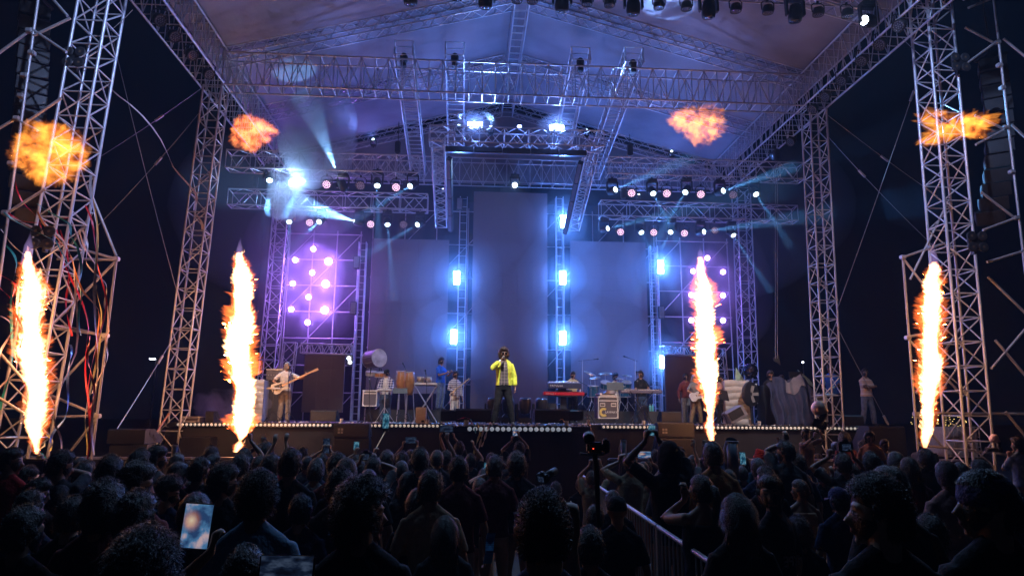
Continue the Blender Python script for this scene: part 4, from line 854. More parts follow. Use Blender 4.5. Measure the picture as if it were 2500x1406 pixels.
# x, y of the top of the head, width, hair, head turn, head tilt, shirt, label, options
CR = [
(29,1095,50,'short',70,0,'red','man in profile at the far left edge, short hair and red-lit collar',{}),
(66,1136,55,'curly',60,18,'charcoal','red-lit face with curly hair looking up near the left edge',{'f':1}),
(92,1169,60,'short',55,12,'black','person looking up to the right in front of the left edge tower',{}),
(38,1157,46,'curly',0,0,'black','curly head low at the left edge beside a raised forearm',{'L':(20,1165,'grip')}),
(75,1199,74,'short',20,0,'navy','dark head in a navy shirt, second from the lower left corner',{}),
(62,1240,97,'short',35,0,'black','big dark head with a pale open collar in the lower left corner',{}),
(150,1101,55,'short',40,10,'charcoal','person holding up a red phone in front of the streamers',{'R':(143,1128,'grip')}),
(140,1134,64,'wavy',0,0,'black','woman with long wavy dark hair behind the raised peace sign',{'f':1}),
(205,1128,50,'short',-10,0,'black','person raising a hand with two fingers up at the left',{'L':(196,1182,'point')}),
(270,1111,70,'curly',0,0,'charcoal','broad curly head before the big black speaker stack',{}),
(332,1127,80,'short',60,12,'maroon','man looking up to the right, lit blue on the cheek, before the speaker stack',{}),
(214,1124,48,'afro',0,0,'black','rounded bushy head left of the big curly head',{}),
(384,1087,58,'curly',75,0,'grey','tall curly-haired man in profile against the stage end',{'v':0}),
(320,1117,32,'neat',0,0,'black','small far head just under the black speaker stack',{}),
(432,1108,42,'short',0,0,'charcoal','reddish-lit head beside the confetti cannon at the left',{'h':1}),
(433,1127,53,'neat',0,0,'black','rounded dark head below the confetti cannon at the left',{}),
(488,1118,54,'short',30,5,'charcoal','short-haired head left of the inner flame, turned a little right',{}),
(342,1167,56,'neat',0,0,'black','plain dark head between the two biggest curly heads at the left',{}),
(410,1159,78,'curly',70,14,'navy','curly-haired person looking up in blue light above the bright phone',{}),
(468,1167,47,'neat',0,0,'black','small dark head right of the blue-lit face',{}),
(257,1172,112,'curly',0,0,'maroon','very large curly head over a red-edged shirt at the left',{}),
(335,1199,115,'curly',20,0,'black','very large curly head left of the bright phone',{'v':1}),
(477,1202,84,'neat',0,0,'black','dark head right behind the bright phone',{}),
(352,1296,190,'curly',0,0,'black','closest head of all, rounded and rim lit at the bottom left',{'d':1}),
(170,1124,36,'neat',30,0,'black','small head squeezed behind the woman with long wavy hair',{}),
(516,1090,46,'afro',0,0,'charcoal','bushy red-rimmed head just left of the inner flame foot',{}),
(520,1110,40,'short',65,0,'black','young person in profile beneath the bushy head near the flame',{}),
(548,1130,82,'curly',65,5,'charcoal','woman with a mass of red-rimmed curls and glasses, turned right',{'f':1,'gl':1}),
(588,1110,50,'short',0,0,'black','dark head straight below the inner left flame',{}),
(592,1134,40,'neat',0,0,'black','small smooth head under the inner left flame',{}),
(596,1096,40,'short',10,0,'black','furthest head below the inner left flame, fist up',{'R':(612,1066,'grip')}),
(634,1113,42,'short',0,0,'black','dark head between the flame and the raised red sleeve',{}),
(650,1079,44,'curly',0,0,'black','person throwing a horns sign with a white wristband',{'L':(641,1072,'rock')}),
(632,1153,95,'short',-5,0,'denim','man in a pale denim shirt seen from behind, left of centre',{'v':1,'d':1}),
(700,1179,56,'curly',10,0,'black','curly head tucked behind the pale denim shirt',{}),
(668,1112,40,'short',0,0,'red','person in a dark red sleeve stretching an arm high with an open hand',{'R':(700,1056,'relax'),'L':(672,1068,'relax')}),
(711,1098,58,'short',15,0,'black','tall man in black standing above the denim shirt',{}),
(750,1113,34,'neat',10,0,'charcoal','slim head beside the tall man in black',{}),
(739,1092,37,'curly',0,0,'black','curly far head behind the tall man in black',{}),
(787,1106,34,'neat',0,0,'black','person filming with an upright phone below the stacked stage speakers',{'R':(806,1092,'grip'),'L':(788,1092,'grip')}),
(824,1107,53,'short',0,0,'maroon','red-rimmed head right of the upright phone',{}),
(846,1117,58,'neat',0,0,'black','smooth cap of straight hair in front of the stacked stage speakers',{'v':1}),
(832,1141,84,'curly',0,0,'charcoal','man in a grey-blue shirt with a rope strap, left of centre',{'v':2}),
(872,1112,40,'short',0,0,'black','person with a small teal phone held up by the stage speakers',{'L':(868,1100,'grip')}),
(912,1116,46,'short',0,0,'charcoal','person lifting a camera with both hands left of centre',{'L':(880,1118,'grip'),'R':(916,1116,'grip')}),
(887,1168,138,'curly',60,0,'black','large wavy-haired man in the foreground turning right, collar lit orange and blue',{'d':1,'v':2}),
(962,1170,52,'curly',70,0,'black','curly head peeping out behind the large wavy-haired man',{}),
(945,1101,42,'short',0,0,'black','person raising a selfie stick with a phone on it',{'L':(914,1102,'grip')}),
(980,1124,42,'neat',0,0,'black','head just right of the selfie stick holder',{}),
(996,1153,60,'wavy',30,0,'charcoal','woman with bushy hair, cheek lit, left of centre',{'f':1}),
(972,1106,32,'short',0,0,'black','person holding a phone sideways in both hands before the stage',{'L':(985,1080,'grip'),'R':(1020,1080,'grip')}),
(1002,1097,30,'curly',0,0,'black','small curly far head under the sideways phone',{}),
(1026,1095,49,'short',-10,0,'charcoal','man with cropped sides and a quiff below the sideways phone',{'v':2}),
(1067,1098,38,'neat',0,0,'black','narrow dark head left of the raised red arm',{}),
(1053,1149,70,'short',20,0,'tan','man with thick hair and a tan collar at the middle',{'v':1}),
(1120,1117,55,'short',-10,0,'maroon','tall short-haired man in a collared shirt at the middle',{'v':2}),
(1020,1193,74,'long',0,0,'black','woman with very long straight hair beside the large wavy-haired man',{'f':1}),
(1087,1261,82,'long',0,0,'charcoal','long-haired woman in a ribbed top in the bottom middle',{'f':1,'v':1,'d':1}),
(1172,1166,49,'long',0,0,'charcoal','woman with long hair holding a blue glittering banner, right of the middle',{'f':1,'v':2}),
(1183,1144,50,'wavy',0,0,'black','wavy head just behind the woman with the banner',{}),
(1122,1077,33,'curly',0,0,'black','person with both arms up filming with a black phone sideways',{'L':(1072,1056,'grip'),'R':(1104,1054,'grip')}),
(1090,1100,36,'short',0,0,'charcoal','person with one red-lit arm and a bracelet straight up',{'R':(1092,1066,'relax')}),
(1200,1107,34,'short',0,0,'charcoal','person clapping raised hands near the front of the thrust',{'L':(1166,1110,'open'),'R':(1224,1120,'open')}),
(1210,1136,44,'short',0,0,'black','person looking at a blue phone held low in the middle',{'L':(1190,1148,'grip')}),
(1262,1102,58,'curly',0,0,'black','curly-haired man in a black printed T-shirt below the singer',{'txt':1}),
(1268,1077,36,'curly',0,0,'black','person holding a round-backed phone overhead, arms lit orange',{'L':(1250,1070,'grip'),'R':(1266,1058,'grip')}),
(1327,1185,132,'thin',0,0,'navy','large man seen from behind at the bottom middle with one hand at his ear',{'d':1,'R':(1392,1285,'relax'),'pR':(.3,-.2,-1)}),
(1357,1176,40,'curly',15,0,'tan','man in a tan shirt behind the large man, camera on his shoulder',{}),
(1506,1211,64,'neat',0,0,'black','shaven-headed man in a black T-shirt inside the barrier',{'hat':'cap0'}),
(1497,1196,50,'neat',0,0,'black','dark head just in front of the shaven-headed man',{}),
(1538,1108,42,'short',0,0,'khaki','person lifting a dark bottle with both hands right of the gimbal',{'L':(1512,1118,'grip'),'R':(1530,1116,'grip')}),
(1626,1133,52,'long',10,0,'charcoal','long-haired woman in a patterned top behind the barrier',{'f':1}),
(1580,1153,40,'short',-60,0,'khaki','person in glasses turned left behind the barrier rail',{'gl':1}),
(1631,1081,54,'neat',-20,0,'black','person in a dark hood filming with a phone held high',{'hat':'hood','L':(1576,1062,'grip'),'R':(1606,1062,'grip')}),
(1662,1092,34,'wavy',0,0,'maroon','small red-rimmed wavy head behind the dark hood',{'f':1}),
(1677,1118,46,'curly',-20,0,'grey','curly head right of the dark hood with an arm up',{'R':(1694,1086,'open')}),
(1712,1156,64,'pony',-30,0,'black','woman in a sleeveless black top with a ponytail leaning on the rail',{'f':1,'tank':1,'L':(1672,1200,'relax')}),
(1578,1124,32,'short',-30,0,'tan','person in a tan sleeve filming with a phone sideways',{'L':(1552,1122,'grip'),'R':(1590,1122,'grip')}),
(1740,1077,52,'neat',0,0,'orange','man in an orange-tan T-shirt under the inner right flame',{}),
(1733,1098,48,'curly',0,0,'navy','person in a navy sleeve with an open hand in front of the right flame',{'R':(1722,1088,'open')}),
(1858,1098,42,None,-10,0,'teal','man in a bright red turban',{'hat':'turban'}),
(1851,1118,46,'neat',-20,0,'navy','person in dark blue right below the red turban',{}),
(1883,1100,37,'curly',0,0,'black','curly head right behind the red turban, hand raised',{'R':(1902,1078,'open')}),
(1869,1140,52,'short',-30,0,'black','dark head between the red turban and the man looking back',{}),
(1882,1160,74,'short',-115,0,'black','man in a black T-shirt with letters looking back to the left',{'b':1,'back':1}),
(1802,1209,108,'wavy',0,0,'black','woman with a cascade of long curly hair at the lower right',{'f':1,'d':1,'v':1}),
(1917,1078,44,'short',-50,0,'charcoal','person with an arm stretched up pointing at the stage',{'L':(1920,1066,'relax')}),
(1946,1107,53,'curly',-10,0,'navy','curly head in a navy checked shirt right of the raised arm',{}),
(1953,1170,49,'neat',-50,0,'tan','young man with bare shoulders and cropped hair at the right',{'tank':1}),
(1998,1107,28,'wavy',-50,25,'black','small face turned up towards the camera flash',{'f':1}),
(1660,1206,40,'neat',0,0,'charcoal','small smooth head low behind the barrier rail',{}),
(2047,1189,60,'neat',-20,0,'navy','head in a blue patterned cap at the right',{'hat':'cap','hc':'purple'}),
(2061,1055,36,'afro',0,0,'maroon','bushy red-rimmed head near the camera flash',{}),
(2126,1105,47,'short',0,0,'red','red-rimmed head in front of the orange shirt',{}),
(2110,1076,40,'afro',0,0,'black','dark rounded head left of the orange shirt',{}),
(2187,1102,50,'long',0,0,'black','woman with long red-rimmed hair before the right speaker',{'f':1}),
(2078,1130,42,'short',-60,25,'charcoal','person with head thrown back between raised phones',{'L':(2032,1150,'relax')}),
(2058,1108,46,'short',0,0,'black','person holding a camera high in both hands at the right',{'L':(2024,1106,'grip'),'R':(2082,1106,'grip')}),
(2170,1136,94,'neat',0,0,'black','broad dark head above the foreground man at the right',{}),
(2142,1167,132,'short',-65,0,'black','large man in the foreground at the right turning left, ear and cheek lit',{'d':1,'v':1}),
(2260,1098,53,'afro',-5,0,'black','bushy-haired man in a black T-shirt below the far right flame',{}),
(2310,1124,60,'neat',-5,0,'pink','man in a pinkish shirt with a white collar at the right',{}),
(2345,1127,42,'neat',0,0,'black','dark head behind the pinkish shirt',{}),
(2394,1120,57,'curly',0,0,'charcoal','curly head in front of the right tower foot',{}),
(2405,1147,126,'neat',-70,0,'black','large man with a printed bandana looking left at the far right',{'hat':'bandana','hc':'purple','d':1}),
(2327,1234,48,'long',-60,0,'black','woman in profile left of the bandana',{'f':1}),
(2484,1065,37,'curly',-30,0,'denim','far right person in a pale blue top lifting a camera with a round flash',{'L':(2462,1108,'grip')}),
(2240,1135,36,'neat',0,0,'black','small dark head behind the bushy-haired man',{}),
(2470,1190,70,'wavy',0,0,'black','dark curly head in the lower right edge',{'f':1}),
(770,1128,46,'short',0,0,'grey','head in a pale collar right of the tall man in black',{}),
(900,1145,50,'neat',0,0,'black','smooth head behind the large wavy-haired man',{}),
(1150,1108,34,'short',0,0,'black','small head before the thrust with one fist raised, left of the clapping hands',{'R':(1156,1082,'grip')}),
(1445,1150,36,'short',0,0,'khaki','camera operator under the gimbal at the corner of the barrier',{'L':(1440,1128,'grip'),'R':(1466,1126,'grip')}),
(1600,1098,30,'curly',0,0,'black','small curly head under the high phone',{}),
(1780,1148,44,'short',0,0,'black','dark head below the confetti cannon at the right',{}),
(1812,1138,36,'neat',0,0,'black','person holding an upright blue phone beside the red turban',{'L':(1812,1140,'grip')}),
(2005,1140,40,'neat',0,0,'black','dark head beneath the raised camera arm',{}),
(560,1182,60,'neat',0,0,'black','dark head below the curly woman with glasses',{}),
(735,1210,70,'short',0,0,'navy','head in navy between the denim shirt and the wavy-haired man',{}),
(180,1215,80,'short',10,0,'black','dark head at the left below the raised peace sign',{}),
(600,1338,118,'short',-15,0,'black','person at the bottom edge reaching out to hold the bright phone',{'L':(520,1318,'grip')}),
(1440,1290,90,'short',0,0,'black','dark back at the bottom right of the man with a hand at his ear',{}),
(1950,1260,80,'curly',0,0,'black','dark curly head under the man with bare shoulders',{}),
(2270,1260,90,'short',0,0,'charcoal','dark head between the two large men at the right',{}),
]
# further heads packed in between, each told by the one it stands beside
_x = random.Random(21); _n = len(CR)
for _i in range(_n):
    x, y, w, hk, *_r = CR[_i]
    if w < 66 and 1085 < y < 1215 and _i % 2 == 0:
        sd = -1 if _i % 4 == 0 else 1
        CR.append((x+sd*w*_x.uniform(.72,.95), y+_x.uniform(6,22), w*_x.uniform(.8,1.0), _x.choice(['short','neat','short','curly','long']), _x.choice([0,0,10,-10,20]), 0, _x.choice(['black','charcoal','navy','maroon','olive','denim']),
            f'unlit head close {"left" if sd < 0 else "right"} of the '+' '.join(CR[_i][6+1].split()[:9]), {}))
PH = []     # things held
def crowd():
    for i, (x, y, w, hk, yaw, tilt, shirt, lb, o) in enumerate(CR):
        d = WH.get(hk or 'neat', .19)*1.02*FPX/w
        if o.get('hat') == 'turban': d = .25*FPX/w
        top = at(x, y, Y=d); H0 = 1.765 if hk not in ('afro','curly') else 1.79
        sc = top.z/H0
        if sc > 1.09: d *= 1; sc = 1.09
        if sc < .84: sc = .84
        top = at(x, y, Y=d); base = Vector((top.x, d, top.z-H0*sc)); 
        rz = R(0) if not o.get('back') else R(35)
        yq = round(yaw/15)*15; kw = dict(fem=bool(o.get('f')), head=(yq, -tilt if tilt else 0, 0), legs_full=False, vox=.010 if o.get('d') else .015)
        if o.get('tank'): kw['top'] = 'tank'
        if o.get('b'): kw['beard'] = 1
        for s in 'RL':
            if s in o:
                tx, ty, hk_ = o[s]; P = (at(tx, ty, Y=d+.12)-base)/sc; P.z -= .06 if hk_ != 'grip' else .05
                kw['a'+s] = (round(P.x, 3), round(P.y, 3), round(P.z, 3)); kw['h'+s] = (hk_, (0,.12,1), (0,1,0) if hk_ in ('open','rock','point','relax') else ((-1,.3,0) if s == 'R' else (1,.3,0)))
        if 'pR' in o: kw['pR'] = o['pR']
        f = fig(**kw); kinds = dict(group='people in the crowd')
        sk = [SKIN, SKIN2, SKIN, SKIN3][i % 4]; hat = o.get('hat')
        if hat == 'cap0': hat = 'cap'; hk = 'bald'
        hc = {'turban': FB['red_turban'], 'hood': FB['black'], 'bandana': FB['bandana'], 'cap': FB['black']}.get(hat) if hat else None
        if o.get('hc') and hat == 'cap': hc = FB['bandana']
        pr = person(f, base, rz, sc, lb, hk, o.get('v', i % 3), shirt, sk, group='people in the crowd', hat=hat, hatc=hc, dense=bool(o.get('d')), glasses=bool(o.get('gl')), hairc=HAIRB if o.get('h') else None)
        for s_, q in ((1,'R'),(-1,'L')):
            if q in o: o[q+'w'] = base+f['wr'][s_]*sc
        if o.get('txt'): PH.append(('text', pr, f, sc))
        if o.get('back'): PH.append(('text2', pr, f, sc))
FB['red_turban'] = fabric('red_turban', (.75,.05,.02)); FB['bandana'] = fabric('bandana', (.10,.09,.22), (.02,.02,.06), 60, .3)
crowd()
def wrist(lbl, q): return next(o[q+'w'] for *_, l_, o in CR if lbl in l_)
# phones, cameras and other things in the raised hands
def between(l_): return (wrist(l_, 'L')+wrist(l_, 'R'))/2
p = at(481, 1283, Y=wrist('hold the bright phone', 'L').y+.02)
ph_k = p.y/FPX
t = phone(p, 66*ph_k, 100*ph_k, 'bright phone in the foreground filming the stage, its screen blue and orange', scr=SCREEN, tilt=.02, roll=.07)
p = at(700, 1392, Y=1.9); phone(p, 125*1.9/FPX, 66*1.9/FPX, 'large dark phone held sideways at the bottom edge', scr=SCREEN3, roll=.02)
def hold(x, y, Yw, w, h, lb, scr=SCREEN2, roll=0): return phone(at(x, y, Y=Yw), w*Yw/FPX, h*Yw/FPX, lb, scr=scr, roll=roll)
Q = wrist('red phone', 'R'); t = hold(141, 1120, Q.y+.05, 9, 26, 'red-backed phone held up beside the streamers at the left', SCREEN3)
Q = between('upright phone below'); hold(797, 1088, Q.y+.04, 17, 36, 'upright black phone held in two hands below the stacked stage speakers', SCREEN3)
Q = wrist('small teal phone', 'L'); hold(870, 1088, Q.y+.03, 13, 20, 'small phone with a teal screen beside the stacked stage speakers', SCREEN2)
Q = between('holding a phone sideways in both'); hold(1003, 1074, Q.y+.04, 28, 15, 'dark phone held sideways over the quiffed man', SCREEN3)
Q = between('both arms up filming'); hold(1090, 1046, Q.y+.04, 34, 16, 'black phone held sideways high in front of the thrust', SCREEN3)
Q = wrist('blue phone held low', 'L'); hold(1192, 1136, Q.y+.04, 21, 14, 'phone with a soft blue screen held low in the middle', SCREEN2)
Q = between('phone overhead, arms'); hold(1258, 1056, Q.y+.03, 13, 15, 'round-backed phone held overhead straight below the singer', SCREEN)
Q = between('dark hood'); hold(1590, 1050, Q.y+.04, 17, 26, 'phone with a blue screen held high by the person in the dark hood', SCREEN2, .2)
Q = between('tan sleeve filming'); hold(1573, 1109, Q.y+.04, 34, 15, 'phone with a bright blue screen held sideways below the high phone', SCREEN)
Q = wrist('upright blue phone beside', 'L'); hold(1813, 1119, Q.y+.03, 15, 31, 'upright phone with a blue picture beside the red turban', SCREEN2)
Q = wrist('thrown back', 'L'); hold(2058, 1122, Q.y+.1, 12, 34, 'phone with a pale rim tilted beside the thrown-back head', SCREEN3, .5)
# selfie stick
Q = wrist('selfie stick', 'L'); a = Q+Vector((0,.05,.06)); b = at(941, 1052, Y=Q.y+.35); t = thing('selfie_stick', 'long selfie stick reaching up towards the stage lamps', 'selfie stick', a); stick('rod', a, b, .008, M('orange_metal', (.5,.3,.15), .35, .7), t)
MB().box(b+Vector((0,0,.01)), (.09,.03,.03), bev=.006).build('clamp', BLKP, t); phone(b+Vector((0,0,.13)), .085, .20, 'phone on the selfie stick with a blue screen', scr=SCREEN2)
# cameras
def camera(p, label, d=(0,1,0), k=1.0, flash=None, lens_l=.12, screen=True, cat='camera'):
    p = Vector(p); d = Vector(d).normalized(); t = thing('camera', label, cat, p); Rm = Vector((0,1,0)).rotation_difference(d).to_matrix().to_4x4(); f = lambda v: p+Rm.to_3x3() @ (Vector(v)*k)
    MB().box(p, (.14*k,.065*k,.095*k), Rm, bev=.012*k).box(f((0,0,.056)), (.055*k,.05*k,.03*k), Rm, bev=.006).box(f((.062,.012,.0)), (.03*k,.05*k,.09*k), Rm, bev=.008).build('body', BLKP, t)
    MB().lathe(f((-.01,.03,0)), [(.036*k,0),(.038*k,lens_l*.4*k),(.041*k,lens_l*.42*k),(.043*k,lens_l*k),(.036*k,lens_l*.93*k)], axis=d, n=18).build('lens', BLKP, t, smooth=True)
    if screen: MB().box(f((0,-.034,-.005)), (.085*k,.002*k,.06*k), Rm).build('screen', SCREEN3, t)
    if flash:
        MB().box(f((0,0,.10)), (.07*k,.05*k,.08*k), Rm, bev=.008).build('flash_base', BLKP, t); fd = Vector(flash).normalized(); c = f((0,0,.16))
        MB().lathe(c, [(.03*k,-.02*k),(.042*k,.02*k),(.075*k,.06*k),(.088*k,.10*k),(.07*k,.135*k),(.02*k,.15*k)], axis=fd, n=18).build('flash_dome', DOME, t, smooth=True)
    return t
DOME = M('flash_dome', (.95,.62,.45), .45, 0, .05)
Q = between('lifting a camera with both'); camera(at(893, 1113, Y=Q.y+.05), 'black camera held in two hands left of centre', k=1.0)
Q = between('camera high in both'); camera(at(2062, 1090, Y=Q.y+.05), 'large black camera held high, its screen glowing blue, at the right', k=1.25)
Q = wrist('far right person', 'L'); camera(at(2440, 1098, Y=Q.y+.05), 'camera with a round pinkish flash dome at the far right', d=(-1,.3,0), k=1.0, flash=(-.9,0,.5), lens_l=.2)
Q = wrist('tan shirt behind', 'R') if False else None
camera(at(1325, 1166, Y=4.6), 'small camera with a microphone sticking up in the middle of the crowd', d=(.7,.6,.25), k=.6, lens_l=.2)
# gimbal rig
d_ = 3.3; p = at(1452, 1092, Y=d_); t = thing('gimbal_camera', 'big black video camera on a tall gimbal pole at the end of the barrier', 'video camera', (p.x, d_, .0)); k = d_/FPX
MB().box(p, (40*k, 26*k, 26*k), bev=.01).box(p+Vector((26*k,0,4*k)), (14*k,20*k,34*k), bev=.006).build('body', BLKP, t)
MB().lathe(p+Vector((-12*k,0,12*k)), [(11*k,0),(12*k,10*k),(14*k,12*k),(14*k,26*k),(11*k,24*k)], axis=(.05,.8,.55), n=20).build('lens', BLKP, t, smooth=True)
MB().tube([p+Vector((-36*k,0,-14*k)), p+Vector((-10*k,0,-18*k)), p+Vector((20*k,0,-16*k)), p+Vector((34*k,0,-8*k)), p+Vector((34*k,0,12*k))], 3*k, 8).build('gimbal_arm', GREY, t)
MB().tube([p+Vector((0,0,-16*k)), p+Vector((4*k,0,-60*k)), p+Vector((6*k,0,-180*k))], [6*k,7*k,5*k], 10).build('pole', BLKP, t)
MB().box(p+Vector((-6*k,-14*k,-2*k)), (2*k,1*k,2*k)).build('record_lamp', emis('record_lamp', (1,.05,.02), 6), t)
# photographers in the pit and on the side, facing the camera
f_ = figure('ph1', head=(25,5,0), aL=(-.10,.30,1.72), hL=('grip',(0,.2,1),(1,0,0)), aR=(.16,.34,1.60), hR=('grip',(0,.3,1),(-1,0,0)), beard=1, vox=.014)
def faced(f, x, ytop, Y, lb, z0=0., rz=pi, H0=1.77, **k):
    top = at(x, ytop, Y=Y); sc = (top.z-z0)/H0; return person(f, Vector((top.x, Y, z0)), rz, sc, lb, **k), sc
pr, sc = faced(f_, 1966, 1046, 12.2, 'bearded photographer with blue-lit hair in the pit, arms raised', .45, R(205), hair='short', shirt='tan', skin=SKIN3, group='photographers in the pit')
Q = at(2003, 1036, Y=11.4); camera(Q, 'camera with a round glowing flash dome above the pit at the right', d=(-.5,-.7,.1), k=1.5, flash=(-.95,-.2,.4))
f_ = figure('ph2', head=(-20,5,0), vox=.015)
faced(f_, 2122, 1053, 12.4, 'man in an orange shirt standing in the pit', .35, R(150), hair='curly', shirt='orange', skin=SKIN2, group='photographers in the pit')
faced(figure('ph3', head=(0,8,0), vox=.015, beard=1), 2158, 1072, 12.8, 'bearded man looking down in the pit, right of the orange shirt', .2, R(185), hair='short', shirt='denim', skin=SKIN2, group='photographers in the pit')
# lettering on shirts
def lettering(txt, size, mat, name='lettering', ext=.0008, bold=False):
    cu_ = bpy.data.curves.new(name, 'FONT'); cu_.body = txt; cu_.size = size; cu_.extrude = ext; cu_.align_x = 'CENTER'; cu_.align_y = 'CENTER'; cu_.offset = .0006 if bold else 0
    o = bpy.data.objects.new('tmp', cu_); COL.objects.link(o); me = bpy.data.meshes.new_from_object(o.evaluated_get(bpy.context.evaluated_depsgraph_get())); bpy.data.objects.remove(o); me.name = name; me.materials.clear(); me.materials.append(mat); return me
def wrap(me, rx, ry, cz, s=1):
    for v in me.vertices:
        x, z = v.co.x, v.co.y; a = x/rx; v.co = Vector((rx*sin(a)*s, ry*cos(a)*s, cz+z))
    return me
PRINT = M('shirt_print', (.55,.45,.42), .8); PRINTD = M('shirt_print_dark', (.10,.09,.09), .8)
for k_, pr, f, sc in PH:
    if k_ == 'text':
        for tx, sz, z in (('OVERSIZED', .05, 1.27), ('CLUB', .09, 1.17)):
            o = bpy.data.objects.new('lettering', wrap(lettering(tx, sz, PRINTD), .195, .145, z, -1)); COL.objects.link(o); o.parent = pr
    else: o = bpy.data.objects.new('lettering', wrap(lettering('HYPE', .10, PRINT, bold=True), .195, .150, 1.18, -1)); COL.objects.link(o); o.parent = pr
# glittering banner
MB().grid(lambda a, b: Vector(at(1180+20*a+10*(1-b), 1300+75*b, Y=3.4))+Vector((0,.03*sin(b*7),0)), 6, 16).build('banner', plaid('glitter_banner', (.02,.10,.28), (.12,.45,.75), 190, 150, .5))
tag(bpy.data.objects['banner'], 'narrow glittering blue banner hanging between two women in the middle', 'banner')
bpy.data.objects['banner'].modifiers.new('t', 'SOLIDIFY').thickness = .004
# ================================================================ things on the stage
def gx(x, Y, y=1000): return at(x, y, Y=Y).x
# edge lamps: battens of round lamps along the stage front
def edge_run(xa, xb, Y, z, n, where, per=8, r=.038, mat=None, y=1036):
    X0, X1 = gx(xa, Y, y), gx(xb, Y, y); st = (X1-X0)/n
    disc = shared('edge_lamp%g' % r, lambda m: m.lathe((0,0,0), [(r*1.0,0),(r*.95,.012),(r*.55,.018),(r*.2,.03)], axis=(0,-1,0), n=14), mat or L_EDGE, True)
    k = 0; b = 0
    while k < n:
        m_ = min(per, n-k); x0 = X0+st*k; x1 = X0+st*(k+m_); t = thing('edge_batten', f'{ordn[b] if b < 12 else "last"} batten of round lamps from the left {where}', 'light batten', ((x0+x1)/2, Y, z), 'battens of round lamps along the stage edge')
        MB().box(((x0+x1)/2, Y, z), (x1-x0-.01, .09, r*2.9), bev=.008).build('housing', BLK, t)
        for i in range(m_): put('lamp', disc, t, (x0+st*(i+.5), Y-.047, z))
        k += m_; b += 1
edge_run(432, 812, 18.93, STZ-.06, 38, 'along the left stage edge'); edge_run(902, 1083, 18.93, STZ-.06, 18, 'between the stacked speakers and the thrust')
edge_run(1140, 1396, 15.08, STZ-.06, 19, 'on the front of the thrust', r=.048, mat=emis('edge_lamp_cool', (.62,.70,.85), .30, (.6,.6,.6)))
edge_run(1468, 1606, 18.93, STZ-.06, 14, 'right of the thrust'); edge_run(1696, 2118, 18.93, STZ-.06, 43, 'along the right stage edge')
# wedge monitors
def wedge(x0, x1, yt, yb, Y, label, slope=.5, dep=.55, flip=0, name='wedge_monitor', face=None, logo=False):
    X0, X1 = gx(x0, Y, yb), gx(x1, Y, yb); z0 = at((x0+x1)/2, yb, Y=Y).z; z1 = at((x0+x1)/2, yt, Y=Y).z; h = z1-z0; t = thing(name, label, 'speaker', ((X0+X1)/2, Y, z0))
    poly = [(X0,Y,z0),(X0,Y+dep,z0),(X0,Y+dep,z0+h*.35),(X0,Y+dep*slope,z1),(X0,Y+.04,z1),(X0,Y,z1-.04)]
    MB().prism(poly, (0,0,0), (X1-X0,0,0)).build('cabinet', SPK, t)
    MB().prism([(X0+.02,Y-.006,z0+.02),(X0+.02,Y-.006,z1-.05),(X0+.02,Y-.001,z1-.05),(X0+.02,Y-.001,z0+.02)], (0,0,0), (X1-X0-.04,0,0)).build('back_panel', face or M('speaker_back', (.032,.031,.036), .6, .1, .12, 60), t)
    for xx in (X0-.004, X1+.004):
        for k in (0,1): MB().box((xx, Y+dep*(.30+.2*k), z0+h*(.62-.24*k)), (.01,.16,.07), Matrix.Rotation(R(-40), 4, 'X'), bev=.003).build('handle_slot', BLK, t)
    if logo:
        for i in (0,1):
            for j in (0,1): MB().box((X0+.14+.075*i, Y-.012, z0+.12+.075*j), (.055,.008,.055)).build('logo_square', M('logo_grey', (.30,.28,.27), .5), t)
    return t
wedge(1112, 1198, 997, 1030, 15.5, 'large wedge monitor on the thrust left of the singer', dep=.8)
wedge(1306, 1392, 998, 1031, 15.5, 'large wedge monitor on the thrust right of the singer', dep=.8)
wedge(1076, 1113, 1000, 1027, 16.2, 'dark monitor box close behind the left wedge on the thrust', face=SPK); wedge(1390, 1424, 1000, 1026, 16.2, 'dark monitor box close behind the right wedge on the thrust', face=SPK)
wedge(757, 820, 1001, 1028, 19.3, 'wedge monitor at the stage edge in front of the bass player'); wedge(1616, 1664, 1004, 1029, 19.3, 'wedge monitor in front of the man in maroon')
wedge(2050, 2110, 1013, 1038, 19.3, 'black wedge monitor at the right end of the stage', face=SPK); wedge(500, 520, 1003, 1030, 19.2, 'small tilted spot speaker by the left post', face=SPK)
t = thing('wedge_monitor', 'grey wedge monitor tipped on its side by the music stand at the right', 'speaker', at(1790, 1028, Y=19.6))
p = at(1793, 1012, Y=19.7); MB().box(p, (.55,.5,.34), Matrix.Rotation(R(-28), 4, 'Y'), bev=.02).build('cabinet', M('speaker_light', (.22,.22,.27), .6, .1, .1, 80), t); MB().box(p+Vector((-.05,-.26,.02)), (.42,.02,.24), Matrix.Rotation(R(-28), 4, 'Y')).build('grille', SPK, t)
for x0, x1, yt, ym, yb, Y, lb in [(813,900,1033,1068,1112,17.9,'on the ground left of the thrust'),(1607,1696,1031,1068,1112,17.9,'on the ground right of the thrust')]:
    wedge(x0, x1, yt, ym-1, Y, 'upper black speaker of the stack '+lb, logo=True, dep=.6, face=M('speaker_back', (.032,.031,.036))); wedge(x0, x1, ym, yb, Y, 'lower black speaker of the stack '+lb, dep=.6, face=SPK)
wedge(260, 352, 1047, 1083, 16.0, 'upper big black speaker of the stack left of the stage', dep=.9, face=SPK); wedge(260, 352, 1084, 1150, 16.0, 'lower big black speaker of the stack left of the stage', dep=.9, face=SPK)
wedge(2128, 2216, 1040, 1115, 17.0, 'big black speaker on the ground right of the stage', dep=.9, face=SPK)
